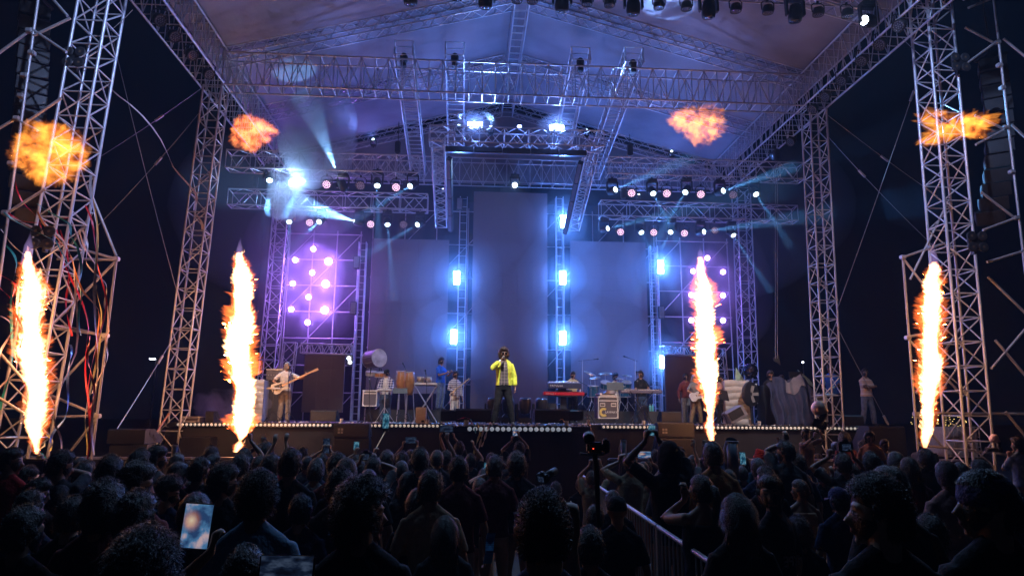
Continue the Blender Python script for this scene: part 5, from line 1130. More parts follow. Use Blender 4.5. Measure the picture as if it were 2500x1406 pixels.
# dark stacks under the stage front (openings, left and right of the flame)
for x0, x1 in ((446, 520),): MB().box(at((x0+x1)/2, 1110, Y=18.6), (gx(x1,18.6)-gx(x0,18.6), .5, .9), bev=.02).build('subwoofer', BLK); tag(bpy.data.objects['subwoofer'], 'dark subwoofer box against the stage front left of the flame', 'subwoofer')
# barricade along the pit with its pale top rail
for s_, x0, x1, nm in ((0,-9.3,-.9,'left'),(1,3.1,11.2,'right')):
    n = 7; w_ = (x1-x0)/n
    for i in range(n):
        a = x0+w_*i; t = thing('pit_barrier', f'{ordn[i]} panel from the left of the {nm} pit barrier', 'crowd barrier', (a+w_/2, 15.2, 0), f'panels of the {nm} pit barrier')
        MB().box((a+w_/2, 15.2, .6), (w_-.02, .02, 1.05)).build('sheet', M('barrier_sheet', (.10,.10,.11), .4, .6), t); MB().box((a+w_/2, 15.17, 1.15), (w_-.02, .16, .05), bev=.015).build('top_rail', M('barrier_rail', (.45,.43,.45), .35, .7), t)
        for q in (.15, w_-.15): stick('brace', (a+q, 15.2, 1.1), (a+q, 16.0, .02), .02, STEEL, t)
# crowd barrier running through the crowd
a, b = at(1418, 1158, Z=1.12), at(1775, 1400, Z=1.12); L_ = b-a; n = 4
for i in range(n):
    p, q = a+L_*(i/n), a+L_*((i+.985)/n); t = thing('crowd_barrier', f'{["farthest","second farthest","second nearest","nearest"][i]} steel panel of the barrier running through the crowd', 'crowd barrier', (p.x,p.y,0), 'steel barrier through the crowd')
    stick('top_rail', p, q, .021, STEEL, t); stick('bottom_rail', p-Vector((0,0,.95)), q-Vector((0,0,.95)), .018, STEEL, t)
    for k in range(15):
        c = p.lerp(q, k/14); stick('bar', c-Vector((0,0,.95)), c, .02 if k in (0,14) else .007, STEEL, t, 6)
    for k in (.15,.85): c = p.lerp(q, k); stick('foot', (c.x-.3,c.y,.02), (c.x+.3,c.y,.02), .02, STEEL, t); stick('foot_upright', (c.x,c.y,.02), (c.x,c.y,.2), .018, STEEL, t)
# confetti cannons
for x, y, yb, w, Y, lb in [(1787,1078,1130,30,9.5,'wide pipe of a confetti cannon standing up behind the red turban'),(1522,1076,1130,15,11,'narrow dark pipe of a confetti cannon right of the gimbal'),(427,1087,1115,14,12,'short pipe of a confetti cannon beside the big black speakers')]:
    p, q = at(x, y, Y=Y), at(x, yb, Y=Y); r_ = w/2*Y/FPX; t = thing('confetti_cannon', lb, 'confetti cannon', (p.x, Y, 0)); d_ = (p-q)
    MB().tube([Vector((p.x,Y+.2,.0)), Vector((p.x,Y+.12,p.z-.12)), p], [r_,r_,r_], 20, cap=False).tube([p, p-Vector((0,0,.5))], [r_*.9, r_*.9], 20).build('pipe', M('pipe_grey', (.09,.10,.13), .5, .2), t, smooth=True); MB().lathe(p-Vector((0,0,.02)), [(r_*1.04,0),(r_*1.04,.03)], n=20).build('rim', GREY, t)
# ---------------- instruments
def stand_x(t, c, w, h, d=.35, r=.014, mat=None):
    mat = mat or STEEL
    for yy in (-d/2, d/2):
        stick('stand_leg', (c.x-w/2, c.y+yy, c.z), (c.x+w/2, c.y+yy, c.z+h), r, mat, t); stick('stand_leg', (c.x+w/2, c.y+yy, c.z), (c.x-w/2, c.y+yy, c.z+h), r, mat, t)
    for s in (-1,1): stick('stand_bar', (c.x+s*w/2, c.y-d/2, c.z), (c.x+s*w/2, c.y+d/2, c.z), r, mat, t)
def keyboard(x0, x1, y, Y, label, body, z0=STZ, h=.10, dep=.32, tilt=0, txt=None, back=True, tx=.5):
    """seen from its back: the panel faces the camera, the keys face away"""
    p0, p1 = at(x0, y, Y=Y), at(x1, y, Y=Y); c = (p0+p1)/2; w = p1.x-p0.x; t = thing('keyboard', label, 'keyboard', (c.x, Y, z0)); Rm = Matrix.Rotation(R(tilt), 4, 'X')
    f = lambda v: c+Rm.to_3x3() @ Vector(v)
    MB().box(c, (w, dep, h), Rm, bev=.012).build('body', body, t)
    MB().box(f((0, dep*.18, h/2+.008)), (w*.9, dep*.45, .016), Rm).build('white_keys', M('key_white', (.75,.75,.72), .3), t); kb = MB(); nk = int(w*.9/.032)
    for i in range(nk):
        if i % 7 not in (2, 6): kb.box(f((-w*.45+(i+1)*w*.9/nk, dep*.12, h/2+.02)), (.014, dep*.28, .014), Rm)
    kb.build('black_keys', BLKP, t, kind='stuff')
    for i in range(6): MB().lathe(f((-w*.35+i*w*.14, -dep*.3, h/2)), [(.012,0),(.012,.02),(.009,.024)], n=8).build('knob', GREY, t)
    if txt:
        me = lettering(txt, h*.6, M('print_white', (.8,.8,.8), .6, emit=(1,1,1), es=0)); o = bpy.data.objects.new('lettering', me); link(o, t); o.matrix_basis = Matrix.Translation(f((-w/2+w*tx, -dep/2-.002, 0))-origin(t)) @ Rm @ Matrix.Rotation(R(90), 4, 'X')
    return t, c, w
RED = M('red_keyboard_shell', (.55,.02,.03), .35, 0, .05); SYN = M('synth_shell', (.06,.07,.14), .4, .1, .1); OFFW = M('keyboard_pale', (.50,.48,.50), .5)
# keys at the centre right: synth over a red keyboard on a column stand
t, c, w = keyboard(1337, 1417, 940, 21.6, 'dark blue synthesizer on the upper tier beside the tallest screen', SYN, h=.17, dep=.3, tilt=10, txt='YAMAHA', tx=.25)
t2, c2, w2 = keyboard(1326, 1425, 961, 21.75, 'red keyboard on the lower tier under the dark synthesizer', RED, h=.11, txt='nord stage 3', tx=.17)
t = thing('keyboard_stand', 'black column stand that holds the synthesizer and the red keyboard', 'stand', (c.x-.05, 21.5, STZ)); MB().box((c.x+.02, 21.95, (STZ+c.z)/2), (.2,.09,c.z-STZ), bev=.01).build('column', BLKP, t); MB().box((c.x+.02, 21.9, STZ+.04), (.7,.5,.06), bev=.01).build('foot', BLKP, t)
for z in (c.z-.16, c2.z-.08): MB().box((c.x+.02, 21.8, z), (.5,.36,.03), bev=.006).build('arm', BLKP, t)
t, c, w = keyboard(1512, 1614, 956, 21.0, 'long dark keyboard in front of the man in a black T-shirt', SYN, h=.10, txt='YAMAHA', tx=.12); stand_x(t, Vector((c.x,21.0,STZ)), .7, c.z-STZ, mat=BLK)
t, c, w = keyboard(922, 958, 952, 20.9, 'small pale keyboard held at the waist of the man in the plaid shirt', OFFW, h=.06, dep=.22); stick('stand_pole', (c.x, 20.95, STZ+.1), (c.x, 20.95, c.z), .014, STEEL, t)
for k in range(3): stick('stand_foot', (c.x, 20.95, STZ+.45), (c.x+.32*cos(k*2.1+.5), 20.95+.32*sin(k*2.1+.5), STZ+.01), .011, STEEL, t)
t, c, w = keyboard(1012, 1068, 938, 22.4, 'pale keyboard on a crossed stand under the tabla drums', OFFW, h=.07, dep=.34, tilt=-4); stand_x(t, Vector((c.x,22.4,STZ)), .75, c.z-STZ)
def music_stand(x, y, Y, label, zb=STZ, w=.42, h=.28, mat=None, yaw=0):
    p = at(x, y, Y=Y); t = thing('music_stand', label, 'music stand', (p.x, Y, zb)); stick('pole', (p.x,Y,zb+.25), (p.x,Y+.02,p.z), .011, BLK, t)
    MB().box(p, (w,.02,h), Matrix.Rotation(R(-25), 4, 'X') @ Matrix.Rotation(yaw, 4, 'Z'), bev=.004).build('desk', mat or BLKP, t)
    for k in range(3): stick('foot', (p.x,Y,zb+.32), (p.x+.3*cos(k*2.1+.4), Y+.3*sin(k*2.1+.4), zb+.01), .010, BLK, t)
music_stand(977, 954, 20.7, 'flat black music stand right of the man in the plaid shirt', h=.18); music_stand(1502, 943, 20.9, 'broad black music stand above the white-edged flight case', w=.52, h=.26)
music_stand(1766, 964, 19.7, 'black music stand tilted beside the right flame', w=.36, h=.32, yaw=.4); music_stand(668, 948, 19.6, 'music stand with pale pages left of the bass player', w=.36, h=.05, mat=WHITE)
def mic_stand(x, yb, Y, xm, ym, label, zb=STZ, boom=None):
    b = Vector((gx(x, Y), Y, zb)); top = at(x, yb, Y=Y); m = at(xm, ym, Y=Y); t = thing('microphone_stand', label, 'microphone stand', b); stick('pole', b+Vector((0,0,.2)), top, .010, BLK if not boom else STEEL, t, 6); stick('boom', top-(m-top)*.35, m, .008, BLK, t, 6)
    d = (m-top).normalized(); MB().lathe(m-d*.02, [(.012,0),(.016,.10),(.017,.12),(.026,.13),(.030,.155),(.024,.18),(.008,.19)], axis=d, n=12).build('microphone', BLKP, t, smooth=True); MB().lathe(top-Vector((0,0,.02)), [(.018,0),(.022,.02),(.018,.04)], n=8).build('clutch', GREY, t)
    for k in range(3): stick('foot', b+Vector((0,0,.3)), b+Vector((.33*cos(k*2.1+.9), .33*sin(k*2.1+.9), .01)), .010, BLK, t, 6)
mic_stand(704, 925, 19.5, 706, 906, 'microphone stand in front of the bass player'); mic_stand(1114, 935, 21.6, 1116, 922, 'microphone stand in front of the man in the striped sweater'); mic_stand(1556, 930, 20.9, 1555, 918, 'microphone stand in front of the man in the black T-shirt')
mic_stand(1422, 880, 23.2, 1450, 877, 'overhead boom microphone left of the drummer', STZ+.4, 1); mic_stand(1551, 880, 23.2, 1533, 873, 'overhead boom microphone right of the drummer', STZ+.4, 1)
mic_stand(1042, 930, 22.2, 1040, 914, 'microphone on a short stand over the tabla drums'); mic_stand(996, 915, 22.6, 988, 896, 'microphone over the congas'); mic_stand(1440, 945, 22.2, 1405, 925, 'microphone boom by the seated keyboard player')
mic_stand(902, 925, 20.9, 904, 912, 'microphone stand left of the man in the plaid shirt')
def drum(c, r, h, label=None, axis=(0,0,1), shell=None, head=None, parent=None, lugs=8, name='drum', hoop=None):
    c = Vector(c); a = Vector(axis).normalized(); t = parent or thing(name, label, 'drum', c); Q = Vector((0,0,1)).rotation_difference(a).to_matrix()
    MB().lathe(c-a*h/2, [(r*.98,0),(r,.01),(r,h-.01),(r*.98,h)], axis=a, n=28).build('shell' if not parent else 'drum_shell', shell, t, smooth=False)
    for s in (-1,1): MB().lathe(c+a*(s*h/2-.012), [(r*1.04,0),(r*1.05,.012),(r*1.04,.026)], axis=a, n=28).build('hoop', hoop or STEEL, t)
    for s in (-1,1): MB().lathe(c+a*s*(h/2+.008)-a*.006, [(r*.98,0),(r*.98,.008),(r*.9,.010)], axis=a, n=28).build('drumhead', head or M('drumhead', (.62,.62,.66), .45), t)
    for i in range(lugs):
        q = c+Q @ Vector((r*1.03*cos(2*pi*i/lugs), r*1.03*sin(2*pi*i/lugs), 0)); stick('tension_rod', q-a*h*.46, q+a*h*.46, .006, STEEL, t, 6)
    return t
PURD = M('bass_drum_violet', (.13,.09,.17), .35, .2, .1); BLUD = M('drum_blue_sparkle', (.03,.16,.33), .3, .3, .3, 60); CONG = M('conga_amber', (.50,.20,.06), .35, 0, .2, 6); COPP = M('tabla_metal', (.55,.45,.38), .3, .8, .2)
p = at(914, 876, Y=23.0); t = drum(p, .29, .56, 'large violet bass drum lying on a tall stand at the left', axis=(.62,-.70,.06), shell=PURD, head=M('drumhead_blue', (.35,.40,.62), .4), lugs=10)
for s in (-1,1):
    for q in (-.18,.18): stick('stand_leg', p+Vector((s*.22,q,-.3)), (p.x+s*.06+q, p.y+q, STZ), .016, BLK, t)
p = at(906, 911, Y=22.4); drum(p, .17, .10, 'snare drum with a white head under the bass drum', axis=(0,-.25,1), shell=STEEL); p = at(928, 914, Y=22.4); drum(p, .19, .13, 'flat drum with a tan rim right of the snare drum', axis=(0,-.2,1), shell=CONG)
def conga(x, yt, yb, Y, label, zb=STZ):
    p, q = at(x, yt, Y=Y), at(x, yb, Y=Y); h = p.z-q.z; t = thing('conga', label, 'drum', q); MB().lathe(q, [(.10,0),(.13,h*.2),(.165,h*.5),(.16,h*.75),(.14,h)], n=24).build('shell', CONG, t, smooth=True); MB().lathe(p-Vector((0,0,.03)), [(.15,0),(.152,.03),(.148,.035)], n=24).build('hoop', STEEL, t); MB().lathe(p, [(.142,0),(.13,.008)], n=24).build('drumhead', M('conga_skin', (.65,.5,.42), .6), t)
    for i in range(8): a = 2*pi*i/8; stick('tension_rod', p+Vector((.155*cos(a),.155*sin(a),-.28)), p+Vector((.15*cos(a),.15*sin(a),0)), .006, STEEL, t, 6)
    for k in range(3): stick('stand_leg', (q.x+.12*cos(k*2.1), q.y+.12*sin(k*2.1), q.z+.1), (q.x+.2*cos(k*2.1), q.y+.2*sin(k*2.1), zb), .012, STEEL, t, 6)
conga(979, 906, 960, 22.9, 'amber conga drum left in the pair'); conga(999, 908, 964, 22.5, 'amber conga drum right in the pair')
for x, r_, nm in ((1027,.13,'wider metal'),(1046,.115,'narrower metal')):
    p = at(x, 927, Y=22.4); t = thing('tabla', nm+' tabla drum on the pale keyboard', 'drum', p); MB().lathe(p-Vector((0,0,.12)), [(r_*.6,0),(r_*.95,.05),(r_,.13),(r_*.9,.2)], n=22).build('bowl', COPP, t, smooth=True); MB().lathe(p+Vector((0,0,.075)), [(r_*.93,0),(r_*.9,.02),(r_*.4,.024)], n=22).build('drumhead', M('tabla_skin', (.5,.45,.42), .6), t)
    for i in range(10): a = 2*pi*i/10; stick('strap', p+Vector((r_*.65*cos(a),r_*.65*sin(a),-.1)), p+Vector((r_*.96*cos(a),r_*.96*sin(a),.07)), .008, M('strap_pale', (.5,.45,.4), .8), t, 6)
# drum kit
kit = thing('drum_kit', 'blue drum kit on the right riser, played by the man in the yellow shirt', 'drum kit', (gx(1490,23.6), 23.6, STZ+.4)); zk = STZ+.4
def kd(x, y, Y, r_, h, ax): drum(at(x, y, Y=Y), r_, h, axis=ax, shell=BLUD, parent=kit, lugs=6)
kd(1478, 940, 23.4, .17, .2, (0,-.5,1)); kd(1448, 955, 23.5, .2, .36, (0,-.1,1)); kd(1525, 955, 23.6, .2, .36, (0,-.1,1)); kd(1490, 972, 23.8, .28, .42, (0,-1,.02)); kd(1530, 938, 23.5, .16, .16, (0,-.5,1))
def cymbal(x, y, Y, r_, ax):
    p = at(x, y, Y=Y); MB().lathe(p, [(r_,-.012),(r_*.5,.004),(r_*.2,.012),(.02,.03)], axis=ax, n=26).build('cymbal', M('cymbal_bronze', (.45,.38,.30), .3, .9, .1), kit, smooth=True); stick('cymbal_stand', (p.x+.05,Y+.1,zk+.3), p, .010, STEEL, kit, 6)
    for k in range(3): stick('stand_foot', (p.x+.05,Y+.1,zk+.35), (p.x+.05+.25*cos(k*2.1), Y+.1+.25*sin(k*2.1), zk), .009, STEEL, kit, 6)
cymbal(1441, 911, 23.3, .22, (.35,-.35,1)); cymbal(1452, 922, 23.5, .2, (-.2,-.3,1)); cymbal(1477, 911, 23.8, .24, (-.1,-.3,1)); cymbal(1530, 916, 23.6, .18, (.1,-.3,1)); cymbal(1512, 924, 23.2, .14, (0,-.3,1))
# flight case with its mark
def case(x0, x1, yt, yb, Y, label, dep=.6, edge=None, body=None, name='flight_case', mark=False, latches=True):
    X0, X1 = gx(x0, Y, yb), gx(x1, Y, yb); z0, z1 = at((x0+x1)/2, yb, Y=Y).z, at((x0+x1)/2, yt, Y=Y).z; c = Vector(((X0+X1)/2, Y+dep/2, (z0+z1)/2)); t = thing(name, label, 'flight case', (c.x, Y, z0)); e = edge or M('case_edge', (.68,.68,.68), .4, .5)
    MB().box(c, (X1-X0-.02, dep-.02, z1-z0-.02)).build('panel', body or M('case_laminate', (.10,.085,.10), .5, 0, .1, 30), t)
    for z in (z0+.02, z1-.02, z1-(z1-z0)*.2): MB().box((c.x, Y-.002, z), (X1-X0, .02, .035)).build('edging', e, t)
    for x in (X0+.018, X1-.018): MB().box((x, Y-.006, c.z), (.034, .02, z1-z0)).build('edging', e, t); MB().box((x, Y+dep-.01, c.z), (.034,.02,z1-z0)).build('edging', e, t)
    for x in (X0, X1): MB().box((x, c.y, z1-.015), (.03, dep, .03)).build('edging', e, t)
    for x in (X0+.03, X1-.03):
        for z in (z0+.03, z1-.03): MB().lathe((x, Y-.012, z), [(.035,0),(.03,.012),(.01,.018)], axis=(0,-1,0), n=10).build('corner', e, t)
    for x in (X0+.1, X1-.1): MB().lathe((x, Y+.1, z0-.05), [(.03,0),(.03,.04)], n=10).build('caster', BLKP, t)
    if latches:
        for x in (c.x-(X1-X0)*.27, c.x+(X1-X0)*.27):
            MB().box((x, Y-.006, z0+(z1-z0)*.62), ((X1-X0)*.26,.012,(z1-z0)*.17), bev=.004).build('handle_dish', e, t); MB().box((x, Y-.014, z0+(z1-z0)*.62), ((X1-X0)*.19,.012,(z1-z0)*.06), bev=.004).build('handle', BLKP, t)
    if mark:
        o = bpy.data.objects.new('lettering', lettering('LAYPAKY', .085, M('print_white', (.8,.8,.8), .6), bold=True)); link(o, t); o.matrix_basis = Matrix.Translation(Vector((c.x+.09, Y-.004, z0+(z1-z0)*.29))-origin(t)) @ Matrix.Rotation(R(90), 4, 'X')
        vs = []; fs = []; n = 20
        for i in range(n+1):
            a = R(50)+R(260)*i/n; vs += [(cos(a)*.13, sin(a)*.13, 0), (cos(a)*.062, sin(a)*.062, 0)]
        fs = [(2*i, 2*i+2, 2*i+3, 2*i+1) for i in range(n)]; o = bpy.data.objects.new('logo', mesh('logo', vs, fs, M('logo_yellow', (.75,.58,.15), .6))); link(o, t); o.matrix_basis = Matrix.Translation(Vector((c.x-.13, Y-.005, z0+(z1-z0)*.29))-origin(t)) @ Matrix.Rotation(R(90), 4, 'X')
    return t
case(1460, 1510, 967, 1022, 20.2, 'black flight case with white edges and a yellow and white mark, right of centre', mark=True)
t = case(1464, 1506, 960, 967, 20.25, 'low rack lid lying on the flight case with the yellow mark', latches=False)
case(884, 920, 952, 992, 22.3, 'white-edged flight case standing behind the man in the plaid shirt', latches=False); case(1996, 2022, 966, 1030, 19.9, 'flight case with silver edges under the mixer at the right', latches=True); case(444, 486, 1016, 1031, 18.9+.2, 'low silver-edged case at the foot of the left post', latches=False, dep=.5)
# amplifiers
t = thing('bass_amplifier', 'tall bass amplifier stack behind the bass player', 'amplifier', (gx(668,21.2),21.2,STZ)); X0, X1 = gx(643,21.2), gx(688,21.2)
MB().box(((X0+X1)/2, 21.4, STZ+.62), (X1-X0,.45,1.2), bev=.02).build('cabinet', SPK, t); MB().box(((X0+X1)/2, 21.35, STZ+1.38), (X1-X0-.04,.4,.3), bev=.02).build('head', M('amp_head', (.12,.12,.14), .4, .4), t); MB().box(((X0+X1)/2, 21.35, STZ+1.55), (X1-X0-.02,.42,.035), bev=.006).build('lid', M('case_edge', (.68,.68,.68)), t)
for i in range(6): MB().lathe((X0+.09+i*.08, 21.14, STZ+1.38), [(.018,0),(.014,.02)], axis=(0,-1,0), n=10).build('knob', GREY, t)
p = at(1340, 990, Y=21.3); t = thing('guitar_amplifier', 'small black amplifier behind the right wedge on the thrust', 'amplifier', (p.x,21.3,STZ)); MB().box((p.x,21.5,STZ+.34), (.5,.3,.55), bev=.03).build('cabinet', SPK, t); MB().box((p.x,21.34,STZ+.3), (.38,.02,.34)).build('grille', M('grille_blue', (.05,.07,.12), .7), t)
# pleated white covers
def cover(x0, x1, yt, yb, Y, label, dep=.6):
    X0, X1 = gx(x0, Y), gx(x1, Y); z1 = at((x0+x1)/2, yt, Y=Y).z; z0 = STZ; t = thing('covered_crate', label, 'covered crate', ((X0+X1)/2,Y,z0)); n = 7
    for i in range(n):
        a, b = z0+(z1-z0)*i/n, z0+(z1-z0)*(i+1)/n; MB().grid(lambda u, v: Vector((X0+(X1-X0)*u, Y-.03*sin(pi*v)-.01*sin(u*9+i*2), a+(b-a)*v+.015*sin(u*7+i))), 12, 5).build('cloth_fold', WHITE, t, smooth=True)
    MB().box(((X0+X1)/2, Y+dep/2+.02, (z0+z1)/2), (X1-X0-.02, dep, z1-z0-.01), bev=.03).build('crate', WHITE, t)
cover(608, 641, 926, 1020, 20.6, 'crate under a pale pleated cloth left of the bass amplifier'); cover(1772, 1832, 928, 1028, 20.6, 'large crate under a pale pleated cloth at the right of the stage', .8)
p = at(1829, 962, Y=20.5); t = thing('stage_fan', 'oval black fan standing against the pale pleated crate', 'fan', (p.x,20.3,STZ)); MB().lathe(p+Vector((0,-.1,0)), [(.36,-.05),(.38,0),(.36,.05)], axis=(.6,-1,0), n=26).build('cage', BLKP, t); MB().tube([p+Vector((.0,-.05,-.3)), (p.x,20.4,STZ)], .03, 8).build('foot', BLK, t)
for i in range(5): a = i*1.257; MB().box(p+Vector((.12*cos(a),-.17,.16*sin(a))), (.2,.01,.09), Matrix.Rotation(-a, 4, 'Y')).build('blade', GREY, t)
case(1836, 1850, 936, 985, 20.9, 'narrow upright rack with slots beside the pleated crate', latches=False, body=M('rack_pinkish', (.35,.28,.27), .6))
t = thing('cajon', 'plywood cajon box drum at the stage edge', 'drum', (gx(1027,19.5),19.5,STZ)); X0, X1 = gx(1015,19.5), gx(1040,19.5); MB().box(((X0+X1)/2,19.65,STZ+.22), (X1-X0,.3,.44), bev=.01).build('body', M('plywood', (.50,.40,.32), .6, 0, .1, 12), t); MB().box((X1-.08,19.494,STZ+.06), (.08,.006,.05)).build('badge', BLK, t)
# small cups and boxes along the edge
for i, (x, y, Y, c_, lb) in enumerate([(834,1020,19.1,WHITE,'white paper cup near the left wedge'),(1044,1020,19.1,WHITE,'white cup beside the cajon'),(1436,1020,19.1,WHITE,'white cup left of the flight case'),(1383,1019,15.3,WHITE,'white cup on the corner of the thrust'),(1139,1017,15.2,WHITE,'white cup among the streamers on the thrust'),(1571,1021,19.1,WHITE,'white cup by the black T-shirt man\'s feet'),(1853,1022,19.1,WHITE,'white cup near the draped desk')]):
    p = at(x, y, Y=Y); t = tag(MB().lathe((p.x,Y,STZ if Y > 16 else STZ), [(.04,0),(.05,.10 if Y > 16 else .11),(.052,.12),(.045,.12)], n=14).build('cup', c_), lb, 'cup')
for x, nm in ((1591,'left'),(1597,'right')):
    p = at(x, 990, Y=22.55); t = thing('water_bottle', f'{nm} one of two clear teal bottles on the riser', 'bottle', p); zb = STZ+.4; MB().lathe((p.x,22.75,zb), [(.035,0),(.037,.02),(.037,.17),(.014,.21),(.014,.225)], n=14).build('bottle_body', M('bottle_teal', (.12,.42,.42), .2), t, smooth=True); MB().lathe((p.x,22.75,zb+.225), [(.016,0),(.016,.02)], n=10).build('cap', WHITE, t)
# moving heads standing on the floor behind the singer
for i, (x, Y) in enumerate([(1204,21),(1240,21.3),(1282,21),(1322,21.2)]):
    mover((gx(x,Y), Y, STZ+.52), (0,-.15,1), f'dark floor moving head behind the singer, {ordn[i]} from the left', None, 1.25, None, 'dark floor moving heads behind the singer', up=-1)
# sound desk under a draped cloth, mixer, mirror ball, laptop
p = at(1928, 985, Y=20.0); X0, X1 = gx(1888,20), gx(1990,20)
def DR(u, v):
    v = max(0, v)
    x = X0+(X1-X0)*u; r_ = .35+.25*v; z = STZ+(1.42+.06*sin(u*9)-(.2 if u < .15 else 0))*(1-v); y = 20.4-.55*v**.7-.10*sin(u*38+v*2)*v-.05*sin(u*17+v*6)*(.3+v); return Vector((x+.12*(u-.5)*v+.04*sin(v*9+u*5), y, z+.03*sin(u*23+v*7)))
t = thing('draped_desk', 'sound desk under crumpled dark blue cloths at the right of the stage', 'desk', (p.x,20.2,STZ)); MB().grid(DR, 60, 26).build('blue_cloth', M('cloth_blue_grey', (.03,.035,.09), .8, 0, .25, 3, .6), t, smooth=True)
MB().grid(lambda u, v: DR(.42+.46*u, .02+.28*v+.07*sin(u*6))+Vector((0,-.03,.03)), 24, 10).build('pale_cloth', M('cloth_mauve', (.20,.17,.20), .8, 0, .15, 5, .5), t, smooth=True); MB().box(((X0+X1)/2,20.85,STZ+.6), (X1-X0,.6,1.2)).build('desk', BLK, t)
t = thing('mixer', 'small mixing console in front of the man in the blue T-shirt', 'mixer', at(2018, 964, Y=19.9)); p = at(2018, 963, Y=19.9); MB().box((p.x-.0,20.1,p.z), (.62,.4,.05), Matrix.Rotation(R(6), 4, 'X'), bev=.01).build('body', GREY, t)
for i in range(7):
    for j in range(3): MB().lathe((p.x-.22+i*.075, 19.98+.1*j, p.z+.02+.012*j), [(.014,0),(.01,.025)], n=8).build('knob', BLKP if (i+j) % 2 else WHITE, t)
p = at(1832, 905, Y=21.5); t = thing('mirror_ball', 'dark shiny ball on a stand behind the pleated crate', 'mirror ball', p); MB().lathe(p, [(.02,-.24),(.12,-.21),(.21,-.12),(.24,0),(.21,.12),(.12,.21),(.02,.24)], n=24).build('ball', M('dark_mirror', (.05,.05,.10), .12, .9), t, smooth=True); stick('pole', (p.x,21.5,STZ), (p.x,21.5,p.z-.22), .02, BLK, t)
for pts, lb in (([(1797,897),(1795,930),(1819,930)],'pale green triangle of cloth behind the pleated crate'), ([(1948,902),(1955,925),(1995,950),(1975,925)],'pale green triangle of cloth behind the draped desk')):
    q = [at(x, y, Y=21.8) for x, y in pts]; tag(MB().prism(q, (0,0,0), (0,.03,0)).build('cloth_flag', M('pale_green_cloth', (.42,.60,.42), .8)), lb, 'cloth')
p = at(1942, 915, Y=21); t = thing('monitor_screen', 'flat dark screen on the desk behind the blue cloth', 'screen', p); MB().box(p, (.42,.04,.2), bev=.005).build('panel', BLKP, t); MB().box(p+Vector((0,-.0,-.16)), (.42,.2,.02)).build('shelf', GREY, t)
p = at(1897, 876, Y=20.6); tag(MB().prism([p+Vector((-.12,0,.02)), p+Vector((.06,0,.14)), p+Vector((.10,0,-.18)), p+Vector((-.02,0,-.10)), p+Vector((-.1,0,-.06))], (0,0,0), (0,.03,0)).build('hanging_sheet', BLKP), 'dark angular sheet hanging on two cords above the draped desk', 'sheet')
for x in (1893, 1898): t = thing('rigging_line', f'{"left" if x == 1893 else "right"} cord of the pair hanging down over the draped desk', 'cord', at(x, 500, Y=20.6)); stick('cord', at(x, 395, Y=20.6), at(x, 875, Y=20.6), .010, WIRE, t, 6)
# ================================================================ musicians
def stage_man(key, x, yt, Y, lb, z0=STZ, rz=pi, H0=1.775, **k):
    fk = {q: k.pop(q) for q in list(k) if q in ('fem','head','aR','aL','hR','hL','sleeve','legs','lean','beard','top','build','open_front','pR','pL')}
    f = figure(key, vox=.012, **fk); top = at(x, yt, Y=Y); sc = max(.85, min(1.1, (top.z-z0)/H0)); sz = z0
    return person(f, Vector((top.x, Y, sz)), rz, sc, lb, group='people on the stage', **k), f, sc, Vector((top.x, Y, sz))
def wpt(loc, rz, sc, v): return loc+Matrix.Rotation(rz, 3, 'Z') @ (Vector(v)*sc)
pr, f, sc, lc = stage_man('singer', 1230, 850, 16.2, 'singer in a bright yellow jacket and sunglasses holding a microphone to his mouth', rz=pi+.05, head=(-5,4,0), aR=(.10,.20,1.47), pR=(.7,-.1,-.7), hR=('grip',(-.5,.35,.6),(-.5,.3,-.6)), aL=(-.27,.08,.84), hL=('relax',(0,.1,-1),(1,0,0)), beard=1, top='jacket', open_front=True, hair='afro', var=1, shirt='yellow', inner='check', trousers='black', glasses=True, hairc=HAIRB, skin=SKIN, build=1.02, legs='wide')
m = wpt(lc, pi+.05, sc, (.015,.17,1.565)); t = thing('microphone', 'silver handheld microphone at the singer\'s mouth', 'microphone', m); dd = Vector((-.35,.5,-.6)).normalized(); dd = Matrix.Rotation(pi, 3, 'Z') @ Vector((.55,.35,-.62)).normalized()
MB().lathe(m, [(.016,.17),(.019,.04)][::-1], axis=dd, n=12).build('handle', M('case_edge', (.68,.68,.68)), t); MB().lathe(m-dd*.02, [(.006,-.01),(.022,0),(.027,.03),(.022,.055)], axis=dd, n=14).build('grille', GREY, t, smooth=True)
pr, f, sc, lc = stage_man('bass', 702, 882, 20.0, 'bass player in a white T-shirt and grey trousers with a grey ponytail', rz=pi+.35, head=(-25,0,0), aR=(.24,.24,1.06), hR=('grip',(-.6,.6,-.2),(0,-.2,-1)), aL=(-.52,.34,1.36), hL=('grip',(0,.7,.7),(.7,0,0)), pL=(-.5,-.3,-.8), pR=(.9,-.4,-.2), hair='pony', shirt='white', trousers='trousers', skin=SKIN, hairc=HAIRG, beard=1)
g0, g1 = wpt(lc, pi+.35, sc, (.16,.26,1.02)), wpt(lc, pi+.35, sc, (-.66,.38,1.46)); t = thing('bass_guitar', 'pale bass guitar held across the bass player', 'guitar', g0); u = (g1-g0).normalized(); nrm = Vector((0,-1,0)); s_ = u.cross(nrm).normalized()
bd = [(-.24,.10),(-.2,.15),(-.08,.155),(.0,.11),(.1,.13),(.2,.16),(.17,.07),(.1,.045),(.1,-.045),(.16,-.10),(.1,-.13),(0,-.11),(-.1,-.15),(-.2,-.16),(-.26,-.08)]
MB().prism([g0+u*a+s_*b for a, b in bd], nrm*0, nrm*.045).build('guitar_body', M('guitar_cream', (.55,.50,.42), .35), t); MB().prism([g0+u*.05+s_*.03, g0+u*.92+s_*.022, g0+u*.92-s_*.022, g0+u*.05-s_*.03], nrm*.046, nrm*.066).build('neck', M('maple', (.60,.36,.20), .45), t)
